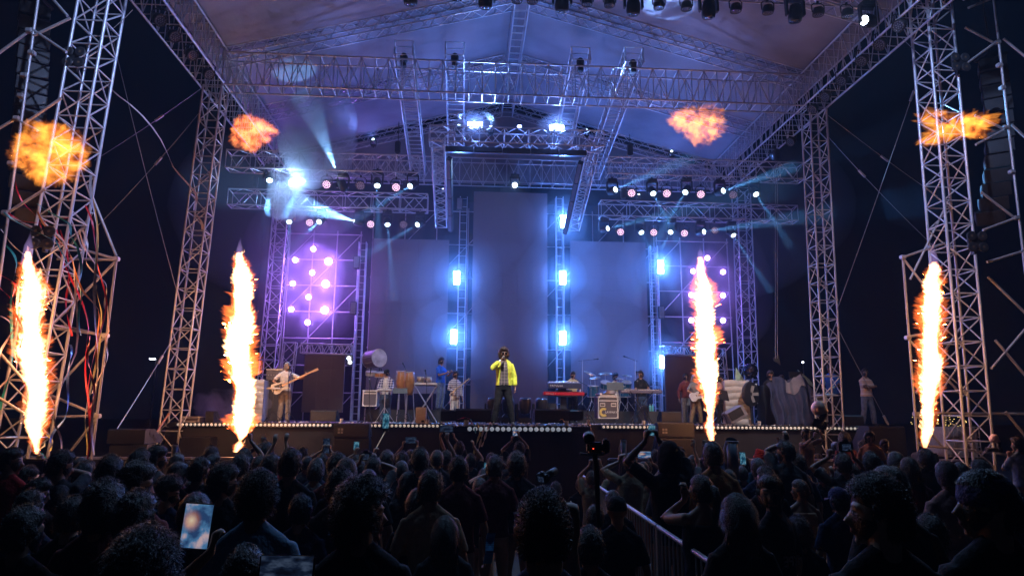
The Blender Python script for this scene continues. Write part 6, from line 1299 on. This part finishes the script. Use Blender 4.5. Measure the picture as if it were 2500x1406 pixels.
MB().prism([g0+u*.92+s_*.03, g0+u*1.12+s_*.045, g0+u*1.10-s_*.03, g0+u*.92-s_*.022], nrm*.04, nrm*.06).build('headstock', M('maple', (.60,.36,.20)), t); MB().prism([g0+u*-.15+s_*.05, g0+u*.08+s_*.05, g0+u*.08-s_*.07, g0+u*-.15-s_*.09], nrm*.046, nrm*.05).build('pickguard', BLKP, t)
MB().tube([wpt(lc,pi+.35,sc,(-.12,.14,1.46)), wpt(lc,pi+.35,sc,(-.05,.17,1.25)), g0+u*.2+s_*.12], .02, 6).build('strap', M('strap_blue', (.08,.08,.25), .8), t)
stage_man('plaid', 945, 900, 21.4, 'man in a blue and white plaid shirt and cap playing the small pale keyboard', rz=pi-.15, head=(20,-12,0), aR=(.16,.36,1.03), aL=(-.18,.36,1.03), hR=('relax',(-.2,1,-.1),(0,0,-1)), hL=('relax',(.2,1,-.1),(0,0,-1)), sleeve='long', top='jacket', open_front=True, inner='white', hair='neat', hat='cap', glasses=True, shirt='plaid', trousers='jeans', skin=SKIN3, build=1.12)
pr, f, sc, lc = stage_man('percuss', 1077, 872, 24.0, 'percussionist in a blue shirt standing on the left riser, turned right', z0=STZ+.4, rz=pi+.95, head=(0,-6,0), aR=(.16,.36,1.22), aL=(-.12,.34,1.26), hR=('grip',(-.2,.8,.5),(-1,0,0)), hL=('grip',(.2,.8,.5),(1,0,0)), hair='short', shirt='blue', trousers='jeanslight', skin=SKIN)
pr, f, sc, lc = stage_man('flute', 1112, 905, 22.4, 'man in a striped grey sweater holding a long wooden flute', rz=pi+.5, head=(-10,0,0), aR=(.20,.28,1.06), aL=(-.24,.10,.84), hR=('grip',(0,.8,.5),(-1,0,0)), sleeve='long', hair='short', shirt='stripes', trousers='white', skin=SKIN, beard=0, build=1.05)
q = f['wr'][1]; m = wpt(lc, pi+.5, sc, q+Vector((0,.07,.02))); t = thing('flute', 'long pale wooden flute held slanting by the man in the striped sweater', 'flute', m); stick('tube', m+Vector((-.16,-.02,-.14)), m+Vector((.46,-.03,.38)), .018, M('bamboo', (.62,.48,.28), .5), t)
stage_man('keys1', 1397, 905, 22.3, 'keyboard player in a pale shirt bent over the red keyboard', rz=pi+.1, head=(-15,-22,0), aR=(.18,.34,1.10), aL=(-.16,.36,1.06), hR=('relax',(0,1,-.1),(0,0,-1)), hL=('relax',(0,1,-.1),(0,0,-1)), hair='neat', shirt='cream', trousers='black', skin=SKIN3, lean=.12)
stage_man('drummer', 1502, 897, 24.5, 'drummer in a pale yellow shirt seated behind the blue drum kit', z0=STZ+.4-.12, rz=pi+.2, H0=1.36, legs='sit', head=(-20,-4,0), aR=(.24,.34,.92), aL=(-.22,.36,.90), hR=('grip',(-.1,.8,.1),(0,0,-1)), hL=('grip',(.1,.8,.1),(0,0,-1)), hair='short', shirt='cream', trousers='black', skin=SKIN3)
t = thing('drum_stool', 'round black stool under the drummer', 'stool', (gx(1502,24.5),24.5,STZ+.4)); MB().lathe((gx(1502,24.5),24.5,STZ+.62), [(.17,0),(.18,.03),(.16,.07)], n=18).build('seat', BLKP, t); stick('pole', (gx(1502,24.5),24.5,STZ+.4), (gx(1502,24.5),24.5,STZ+.64), .025, STEEL, t)
stage_man('keys2', 1563, 904, 21.7, 'keyboard player in a black T-shirt looking left towards the drums', rz=pi+.15, head=(50,0,0), aR=(.18,.36,1.02), aL=(-.20,.38,1.02), hR=('relax',(0,1,-.1),(0,0,-1)), hL=('relax',(0,1,-.1),(0,0,-1)), hair='short', shirt='black', trousers='jeans', skin=SKIN, build=1.15, legs='wide')
stage_man('maroon', 1673, 911, 21.4, 'man in a maroon shirt and grey trousers standing behind the guitarist', rz=pi, head=(0,0,0), sleeve='long', hair='short', shirt='maroon', trousers='grey', skin=SKIN2)
pr, f, sc, lc = stage_man('guit', 1695, 918, 20.6, 'guitarist in a grey shirt and khaki trousers half hidden by the right flame', rz=pi+.3, head=(-20,-10,0), aR=(.20,.24,1.04), aL=(-.42,.32,1.20), hR=('grip',(-.6,.6,-.2),(0,-.2,-1)), hL=('grip',(0,.7,.7),(.7,0,0)), pR=(.9,-.4,-.2), hair='wavy', hairc=HAIRG, shirt='grey', trousers='khaki', skin=SKIN, legs='wide')
g0, g1 = wpt(lc, pi+.3, sc, (.14,.25,1.0)), wpt(lc, pi+.3, sc, (-.55,.36,1.26)); t = thing('guitar', 'white electric guitar of the man in the grey shirt', 'guitar', g0); u = (g1-g0).normalized(); s_ = u.cross(nrm).normalized()
MB().prism([g0+u*a*.85+s_*b*.85 for a, b in bd], nrm*0, nrm*.045).build('guitar_body', M('guitar_white', (.65,.66,.72), .3), t); MB().prism([g0+u*.05+s_*.026, g0+u*.75+s_*.02, g0+u*.75-s_*.02, g0+u*.05-s_*.026], nrm*.046, nrm*.064).build('neck', M('maple', (.60,.36,.20)), t)
stage_man('horn', 1757, 928, 20.9, 'person with dark hair and headphones right of the flame', rz=pi+.4, fem=True, head=(-10,0,0), hair='curly', shirt='pink', trousers='black', skin=SKIN)
stage_man('tech', 1880, 905, 21.0, 'man in a black shirt standing left of the draped desk', rz=pi-.2, head=(-10,-8,0), sleeve='long', hair='curly', shirt='black', trousers='jeans', skin=SKIN, aL=(-.3,.25,1.08), legs='wide')
stage_man('tech2', 1907, 915, 21.9, 'man half hidden behind the draped desk', rz=pi, head=(0,-8,0), hair='short', shirt='navy', trousers='black', skin=SKIN2)
stage_man('dj', 2027, 889, 20.6, 'man in a bright blue T-shirt working at the mixer', rz=pi+.9-1.6, head=(25,-14,0), aR=(.16,.42,1.08), aL=(-.14,.40,1.10), hR=('relax',(0,1,-.1),(0,0,-1)), hL=('relax',(0,1,-.1),(0,0,-1)), hair='short', shirt='blue', trousers='black', skin=SKIN2, build=1.08, lean=.06)
stage_man('arms', 2110, 899, 19.7, 'man in a banded tan T-shirt standing with his arms crossed at the stage end', rz=pi+.15, head=(15,0,0), aR=(-.10,.24,1.19), aL=(.10,.20,1.22), pR=(.9,.1,-.7), pL=(-.9,.1,-.7), hR=('grip',(-1,.1,.1),(0,-1,0)), hL=('relax',(1,.1,0),(0,-1,0)), hair='short', shirt='bands', trousers='jeanslight', skin=SKIN2, build=1.1, legs='wide')
# ================================================================ loudspeaker arrays, outer scaffolds, wires, ribbons
def array(pts, Y, label, yaw):
    a = at(*pts[0], Y=Y); t = thing('speaker_array', label, 'loudspeaker array', a); n = 13; P_ = [at(x, y, Y=Y) for x, y in pts]
    cum = [0]
    for i in range(len(P_)-1): cum.append(cum[-1]+(P_[i+1]-P_[i]).length)
    n = int(cum[-1]/.37)
    for i in range(n):
        s = (i+.5)*cum[-1]/n; j = max(k for k in range(len(cum)-1) if cum[k] <= s); c = P_[j].lerp(P_[j+1], (s-cum[j])/(cum[j+1]-cum[j])); tl = (P_[j+1]-P_[j]).normalized(); pitch = max(0, (i/n-.45))*.9
        Rm = Matrix.Rotation(yaw, 4, 'Z') @ Matrix.Rotation(pitch, 4, 'X'); f = lambda v: c+Rm.to_3x3() @ Vector(v)
        b = MB().prism([f((-.3,-.28,.165)), f((-.3,-.28,-.165)), f((-.3,.28,-.12)), f((-.3,.28,.12))], (0,0,0), Rm.to_3x3() @ Vector((.6,0,0))).build('speaker_cabinet', SPK, t)
        for sx in (-.305,.305): MB().box(f((sx,.0,0)), (.012,.3,.16), Rm, bev=.004).build('side_plate', M('array_side', (.09,.10,.13), .5, .3), b); MB().box(f((sx*1.012,.16,0)), (.012,.05,.12), Rm).build('rigging_slot', BLK, b)
        MB().box(f((0,-.285,0)), (.56,.01,.28), Rm).build('front_grille', BLK, b)
    MB().box(a+Vector((0,0,.12)), (.6,.5,.1), bev=.02).build('flying_frame', BLK, t); stick('chain', a+Vector((0,0,.1)), a+Vector((0,0,3)), .02, BLK, t)
array([(84,20),(82,120),(74,260),(62,400),(62,460),(78,540)], 15.4, 'long curved black loudspeaker array hanging behind the left tower', R(35))
array([(2420,150),(2436,260),(2440,350),(2436,430),(2426,490),(2412,545)], 15.8, 'long curved black loudspeaker array hanging behind the right tower', R(-35))
def tubes(label, Y, segs, r=.028, joints=()):
    t = thing('scaffold_frame', label, 'scaffold', at(*segs[0][:2], Y=Y))
    for s in segs:
        y0 = s[4] if len(s) > 4 else Y; y1 = s[5] if len(s) > 5 else y0; stick('tube', at(s[0],s[1],Y=y0), at(s[2],s[3],Y=y1), r, STEEL, t)
    for x, y in joints: MB().box(at(x, y, Y=Y), (.12,.12,.09), bev=.015).build('coupler', STEEL, t)
tubes('steel tube scaffold left of the left tower, running off the picture', 13.0, [(98,-40,-40,960),(-30,330,42,288),(-30,150,72,76),(75,70,162,128),(40,292,92,320),(172,45,82,88),(62,300,150,240),(18,520,110,462),(10,525,120,575),(-20,840,60,930),(-20,960,60,1010),(130,0,165,40)], joints=[(72,76),(42,290),(14,520),(60,185),(52,235),(78,130),(28,400)])
tubes('steel tube frame leaning right of the left tower, tied with ribbons', 14.6, [(284,632,222,1130),(214,452,284,625),(165,600,284,632),(140,632,284,634),(284,636,120,800),(120,800,258,818),(150,795,258,820),(258,820,100,985),(100,955,240,1014),(120,1018,240,1014),(236,1020,150,1130),(225,520,172,600,14.6,15.4)], joints=[(284,632),(258,819),(238,1015)])
tubes('steel tube frame with a slanting brace between the right flame and tower', 14.8, [(2204,626,2246,1160),(2204,628,2306,594),(2206,632,2264,708),(2318,486,2222,682),(2216,822,2304,806),(2216,826,2345,960),(2236,1008,2560,1010),(2236,1012,2300,1090),(2345,800,2236,960,15.6,15.6),(2240,1085,2460,1110)], joints=[(2204,628),(2216,824),(2236,1010),(2250,1084)])
tubes('steel tube scaffold right of the right tower, running off the picture', 14.0, [(2424,-20,2560,1150),(2356,68,2424,104),(2362,154,2428,106),(2450,95,2540,170),(2380,282,2448,314),(2382,354,2450,318),(2470,305,2540,370),(2396,470,2474,530),(2400,562,2476,534),(2410,640,2540,600),(2412,676,2540,800),(2420,900,2540,760),(2430,830,2540,960),(2455,1005,2540,1110),(2352,0,2420,-40),(2364,20,2440,-10)], joints=[(2435,104),(2455,312),(2480,532),(2440,160),(2447,215),(2470,420)])
# lamps on the towers
def quad(x, y, Y, label, lit=False):
    p = at(x, y, Y=Y); t = thing('audience_lamp', label, 'stage light', p); MB().box(p+Vector((0,.06,0)), (.34,.1,.34), bev=.03).build('housing', BLKP, t); MB().box(p+Vector((0,.14,0)), (.06,.1,.5)).build('bracket', BLK, t)
    for i in (-1,1):
        for j in (-1,1): MB().lathe(p+Vector((i*.12,0,j*.12)), [(.10,-.02),(.11,.02),(.09,.03)], axis=(0,-1,0), n=16).build('lamp_rim', BLKP, t); MB().lathe(p+Vector((i*.12,-.012,j*.12)), [(.085,0),(.05,.012),(.02,.02)], axis=(0,-1,0), n=16).build('lens', M('amber_lens', (.30,.20,.13), .25, .5), t)
quad(103, 580, 13.0, 'four-eyed blinder lamp low on the left tower'); quad(2386, 590, 13.6, 'four-eyed blinder lamp low on the right tower'); quad(180, 140, 13.6, 'dark four-eyed blinder lamp high on the left tower'); quad(2345, 152, 14.0, 'dark four-eyed blinder lamp high on the right tower')
def wire(label, a, b, sag=.15, r=.008, Ya=19, Yb=None, buckle=None, name='guy_wire'):
    p, q = at(*a, Y=Ya), at(*b, Y=Yb or Ya); t = thing(name, label, 'wire', p); pts = [p.lerp(q, i/12)-Vector((0,0,sag*4*(i/12)*(1-i/12))) for i in range(13)]; MB().tube(pts, r, 5).build('cable', WIRE, t)
    if buckle is not None: c = p.lerp(q, buckle)-Vector((0,0,sag*4*buckle*(1-buckle))); MB().tube([c, c+(q-p).normalized()*.28], [.035,.035], 6).build('turnbuckle', STEEL, t)
wire('guy wire from the left roof corner falling left to the near tower', (500,210), (230,392), .05, buckle=.38); wire('long guy wire from the left tower top down to the left post foot', (272,80), (440,742), .1, Ya=16, Yb=18)
wire('guy wire crossing low from the left post to the ground by the big speakers', (440,795), (275,1062), .05, .012, 18.7, 16, .3); wire('thin guy wire from the left post middle to the left edge scaffold', (498,262), (235,555), .1, buckle=.4)
wire('guy wire from the right roof corner falling right', (2012,275), (2290,480), .05, buckle=.5); wire('lower guy wire from the right post falling right', (2018,330), (2300,620), .1, buckle=.28)
wire('long guy wire from the right tower top slanting down to the right post', (2266,120), (2044,755), .05, .009, 16, 18.5, .15); wire('guy wire from the right post to the ground at the right end of the stage', (2040,790), (2170,1038), .03, .010, 18.7, 19, .9)
wire('guy wire from the right tower to the eave truss', (2200,92), (2266,152), .02, Ya=15, Yb=14.5); wire('guy wire from the left tower to the eave truss', (324,25), (270,75), .02, Ya=14, Yb=14)
tag_ = thing('scaffold_frame', 'sloping tube propping the left front post', 'scaffold', at(410,1012,Y=18.4)); stick('tube', at(412,1010,Y=18.4), at(352,1100,Y=17.0), .03, M('rusty_tube', (.45,.25,.15), .6, .4), tag_)
# ribbons
RB = {k: M('ribbon_'+k, c, .35, .1, .1, 30) for k, c in dict(red=(.60,.02,.05), pink=(.85,.68,.74), teal=(.03,.35,.38), yellow=(.65,.58,.25), white=(.7,.66,.68), blue=(.1,.2,.6), orange=(.7,.25,.06)).items()}
def ribbon(c_, pts, Y, label, w=.028, group=None, wav=.05, seed=0):
    P_ = [at(x, y, Y=Y) for x, y in pts]; rr = random.Random(seed); N = 22; out = []
    for i in range(N+1):
        s = i/N*(len(P_)-1); j = min(int(s), len(P_)-2); f = s-j; f2 = f*f*(3-2*f); out.append(P_[j].lerp(P_[j+1], f)+Vector((wav*sin(s*4+seed)*.6, wav*cos(s*3.1+seed), 0)))
    mb = MB(); vs = []
    for i, p in enumerate(out):
        a = seed+i*.35; d = Vector((cos(a), sin(a), .25*sin(a*.7)))*w; vs += [p-d, p+d]
    mb.add(vs, [(2*i, 2*i+1, 2*i+3, 2*i+2) for i in range(N)]); mb.add([v+Vector((0,.002,.001)) for v in vs], [(2*i, 2*i+2, 2*i+3, 2*i+1) for i in range(N)]); return tag(mb.build('ribbon', RB[c_]), label, 'ribbon', group)
ribbon('pink', [(238,190),(330,262),(420,390),(470,470),(480,520),(494,560)], 15.6, 'long pink ribbon blown from the left tower across to the left post', .03, wav=.1, seed=2)
cols = ['red','pink','teal','yellow','white','red','orange','teal','pink','blue']; rr = random.Random(12)
G = 'ribbons tangled round the left tower'
spec = [('red',[(205,500),(240,610),(250,740),(225,960),(215,1130)]),('red',[(28,420),(60,500),(100,560),(150,600)]),('white',[(228,430),(232,560),(236,760),(232,960),(228,1110)]),('yellow',[(222,440),(238,620),(240,760),(222,1000),(214,1110)]),('pink',[(140,570),(185,640),(172,860),(140,1030),(150,1110)]),('pink',[(190,560),(240,650),(268,810),(262,870),(235,960)]),('teal',[(100,500),(160,545),(195,600),(188,700)]),('teal',[(0,590),(40,650),(20,860),(10,1000)]),('red',[(130,560),(170,650),(215,800),(222,1000),(214,1120)]),('orange',[(100,520),(140,590),(205,700),(235,760),(245,900)]),('red',[(0,700),(30,740),(48,860),(50,960)]),('pink',[(0,770),(40,800),(30,900),(5,960)]),('white',[(0,560),(60,620),(110,700),(160,800)]),('teal',[(10,520),(70,560),(150,590),(190,720),(195,820)]),('red',[(0,670),(40,700),(45,780),(60,850)]),('blue',[(160,840),(172,900),(150,1020),(135,1080)]),('yellow',[(70,1010),(110,1060),(130,1100)]),('teal',[(75,1090),(100,1110),(125,1120)]),('red',[(150,560),(165,700),(172,820)]),('pink',[(60,600),(50,720),(20,820),(5,900)]),('red',[(20,520),(60,540),(110,545),(160,530)]),('orange',[(170,560),(150,620),(170,700),(160,760)]),('white',[(200,560),(215,640),(245,690),(262,760)]),('red',[(215,820),(222,900),(216,1000)])]
RW = ['hanging nearly to the ground by the right frame, the thickest','from the fireball down to the four-eyed lamp','falling straight from the tower beside the blue one','falling longest at the right edge','curving out of the flame down to the ground','looping wide to the right-hand frame','crossing just under the four-eyed lamp','hanging at the left picture edge','running down the middle of the tower','stretching to the middle of the right frame','low left of the flame','wavy at the left edge beside the flame','crossing the tower above the flame','looped between flame and tower legs','bent behind the flame','dangling low beside the tower foot','tied at the flame projector','pooled on the ground by the projector','short, down the tower right of the flame','swept to the lower left corner of the frame','lying level at the top of the tangle','kinked beside the four-eyed lamp','ending halfway down the right frame','at the bottom of the thickest bundle']
for i, (c_, pts) in enumerate(spec):
    pts2 = [(x+rr.uniform(-6,6), y) for x, y in pts]; ribbon(c_, pts2, 12.75+rr.uniform(-.2,1.4), f'{c_} ribbon {RW[i]}, left tower', rr.uniform(.014,.024), G, seed=i*1.7, wav=.06)
for i, (c_, pts, lb) in enumerate([('yellow',[(1166,1032),(1172,1060),(1160,1090),(1155,1120)],'yellow ribbon hanging over the front of the thrust'),('white',[(1184,1032),(1176,1070),(1166,1100)],'white ribbon hanging over the front of the thrust'),('pink',[(1197,1030),(1186,1062),(1176,1090)],'pink ribbon hanging over the front of the thrust'),('teal',[(1148,1022),(1158,1034),(1162,1058)],'green-blue ribbon at the left corner of the thrust'),('red',[(1118,1024),(1135,1018),(1148,1022),(1152,1034)],'red ribbon looped on the left corner of the thrust'),('orange',[(1380,1032),(1372,1022),(1366,1026)],'orange ribbon at the right corner of the thrust'),('pink',[(1430,1010),(1440,1035),(1448,1064)],'pink streamer trailing beside the gimbal')]): ribbon(c_, pts, 14.98, lb, .022, seed=i, wav=.01)
# confetti on the thrust edge and on the deck
mb = MB(); rr = random.Random(3)
for i in range(900):
    if i < 520: x, y = rr.uniform(-.5,2.7), 15.14+abs(rr.gauss(0,.35)); z = STZ+.004
    else: x, y = rr.uniform(-6,10), rr.uniform(19.0,21); z = STZ+.004
    a = rr.uniform(0,6.28); s = rr.uniform(.012,.035); d1 = Vector((cos(a)*s, sin(a)*s, rr.uniform(-.0,.02))); d2 = Vector((-sin(a)*s*.5, cos(a)*s*.5, rr.uniform(0,.02))); p = Vector((x,y,z)); mb.add([p-d1-d2+Vector((0,0,.0)), p+d1-d2+Vector((0,0,.004)), p+d1+d2+Vector((0,0,.006)), p-d1+d2+Vector((0,0,.012))], [(0,1,2,3)])
o = mb.build('confetti', M('confetti_paper', (.70,.68,.70), .7)); o['kind'] = 'stuff'; o['label'] = 'white confetti scattered on the stage'
# water tank and fairy lights behind the right tower
p = at(2352, 1075, Y=18.5); t = thing('caged_tank', 'pale plastic water tank in a steel cage behind the right tower', 'water tank', (p.x,18.5,0)); w_ = 90*18.5/FPX; z0, z1 = at(2352,1115,Y=18.5).z, at(2352,1042,Y=18.5).z
MB().box((p.x,19.0,(z0+z1)/2), (w_,.9,z1-z0), bev=.06).build('tank', M('tank_plastic', (.45,.40,.38), .5), t); MB().box((p.x,19.0,z0/2), (w_,.95,z0-.01), bev=.02).build('crate_base', BLK, t)
for i in range(9): stick('cage_bar', (p.x-w_/2+w_*i/8, 18.52, z0), (p.x-w_/2+w_*i/8, 18.52, z1+.02), .012, STEEL, t, 6)
for k in range(4): stick('cage_rail', (p.x-w_/2, 18.51, z0+(z1-z0)*k/3), (p.x+w_/2, 18.51, z0+(z1-z0)*k/3), .012, STEEL, t, 6)
fm = emis('fairy_bulb', (1,.7,.2), 1.3); rr = random.Random(7); mb = MB()
for i in range(60):
    q = at(rr.choice([2308,2318,2328,2338,2345,2356,2225,2290])+rr.uniform(-3,3), rr.uniform(1010,1062), Y=45); mb.box(q, (.045,.045,.045))
o = mb.build('fairy_lights', fm); o['kind'] = 'stuff'; o['label'] = 'strings of tiny yellow lights on a far tree'
t = thing('street_lamp', 'distant street lamp shining left of the left post', 'street lamp', at(372,876,Y=70)*1); q = at(372,876,Y=70); stick('pole', (q.x+.4,70,0), (q.x+.4,70,q.z), .06, STEEL, t); MB().box(q, (.5,.3,.12), bev=.02).build('lamp_head', emis('street_bulb', (.75,.85,1), 8), t)
t = thing('street_lamp', 'faint distant lamp right of the draped desk', 'street lamp', at(1960,884,Y=80)); q = at(1960,884,Y=80); MB().box(q, (.2,.2,.2), bev=.03).build('lamp_head', emis('street_bulb2', (.75,.85,1), 6), t); stick('pole', (q.x,80,0), (q.x,80,q.z-.1), .05, STEEL, t)
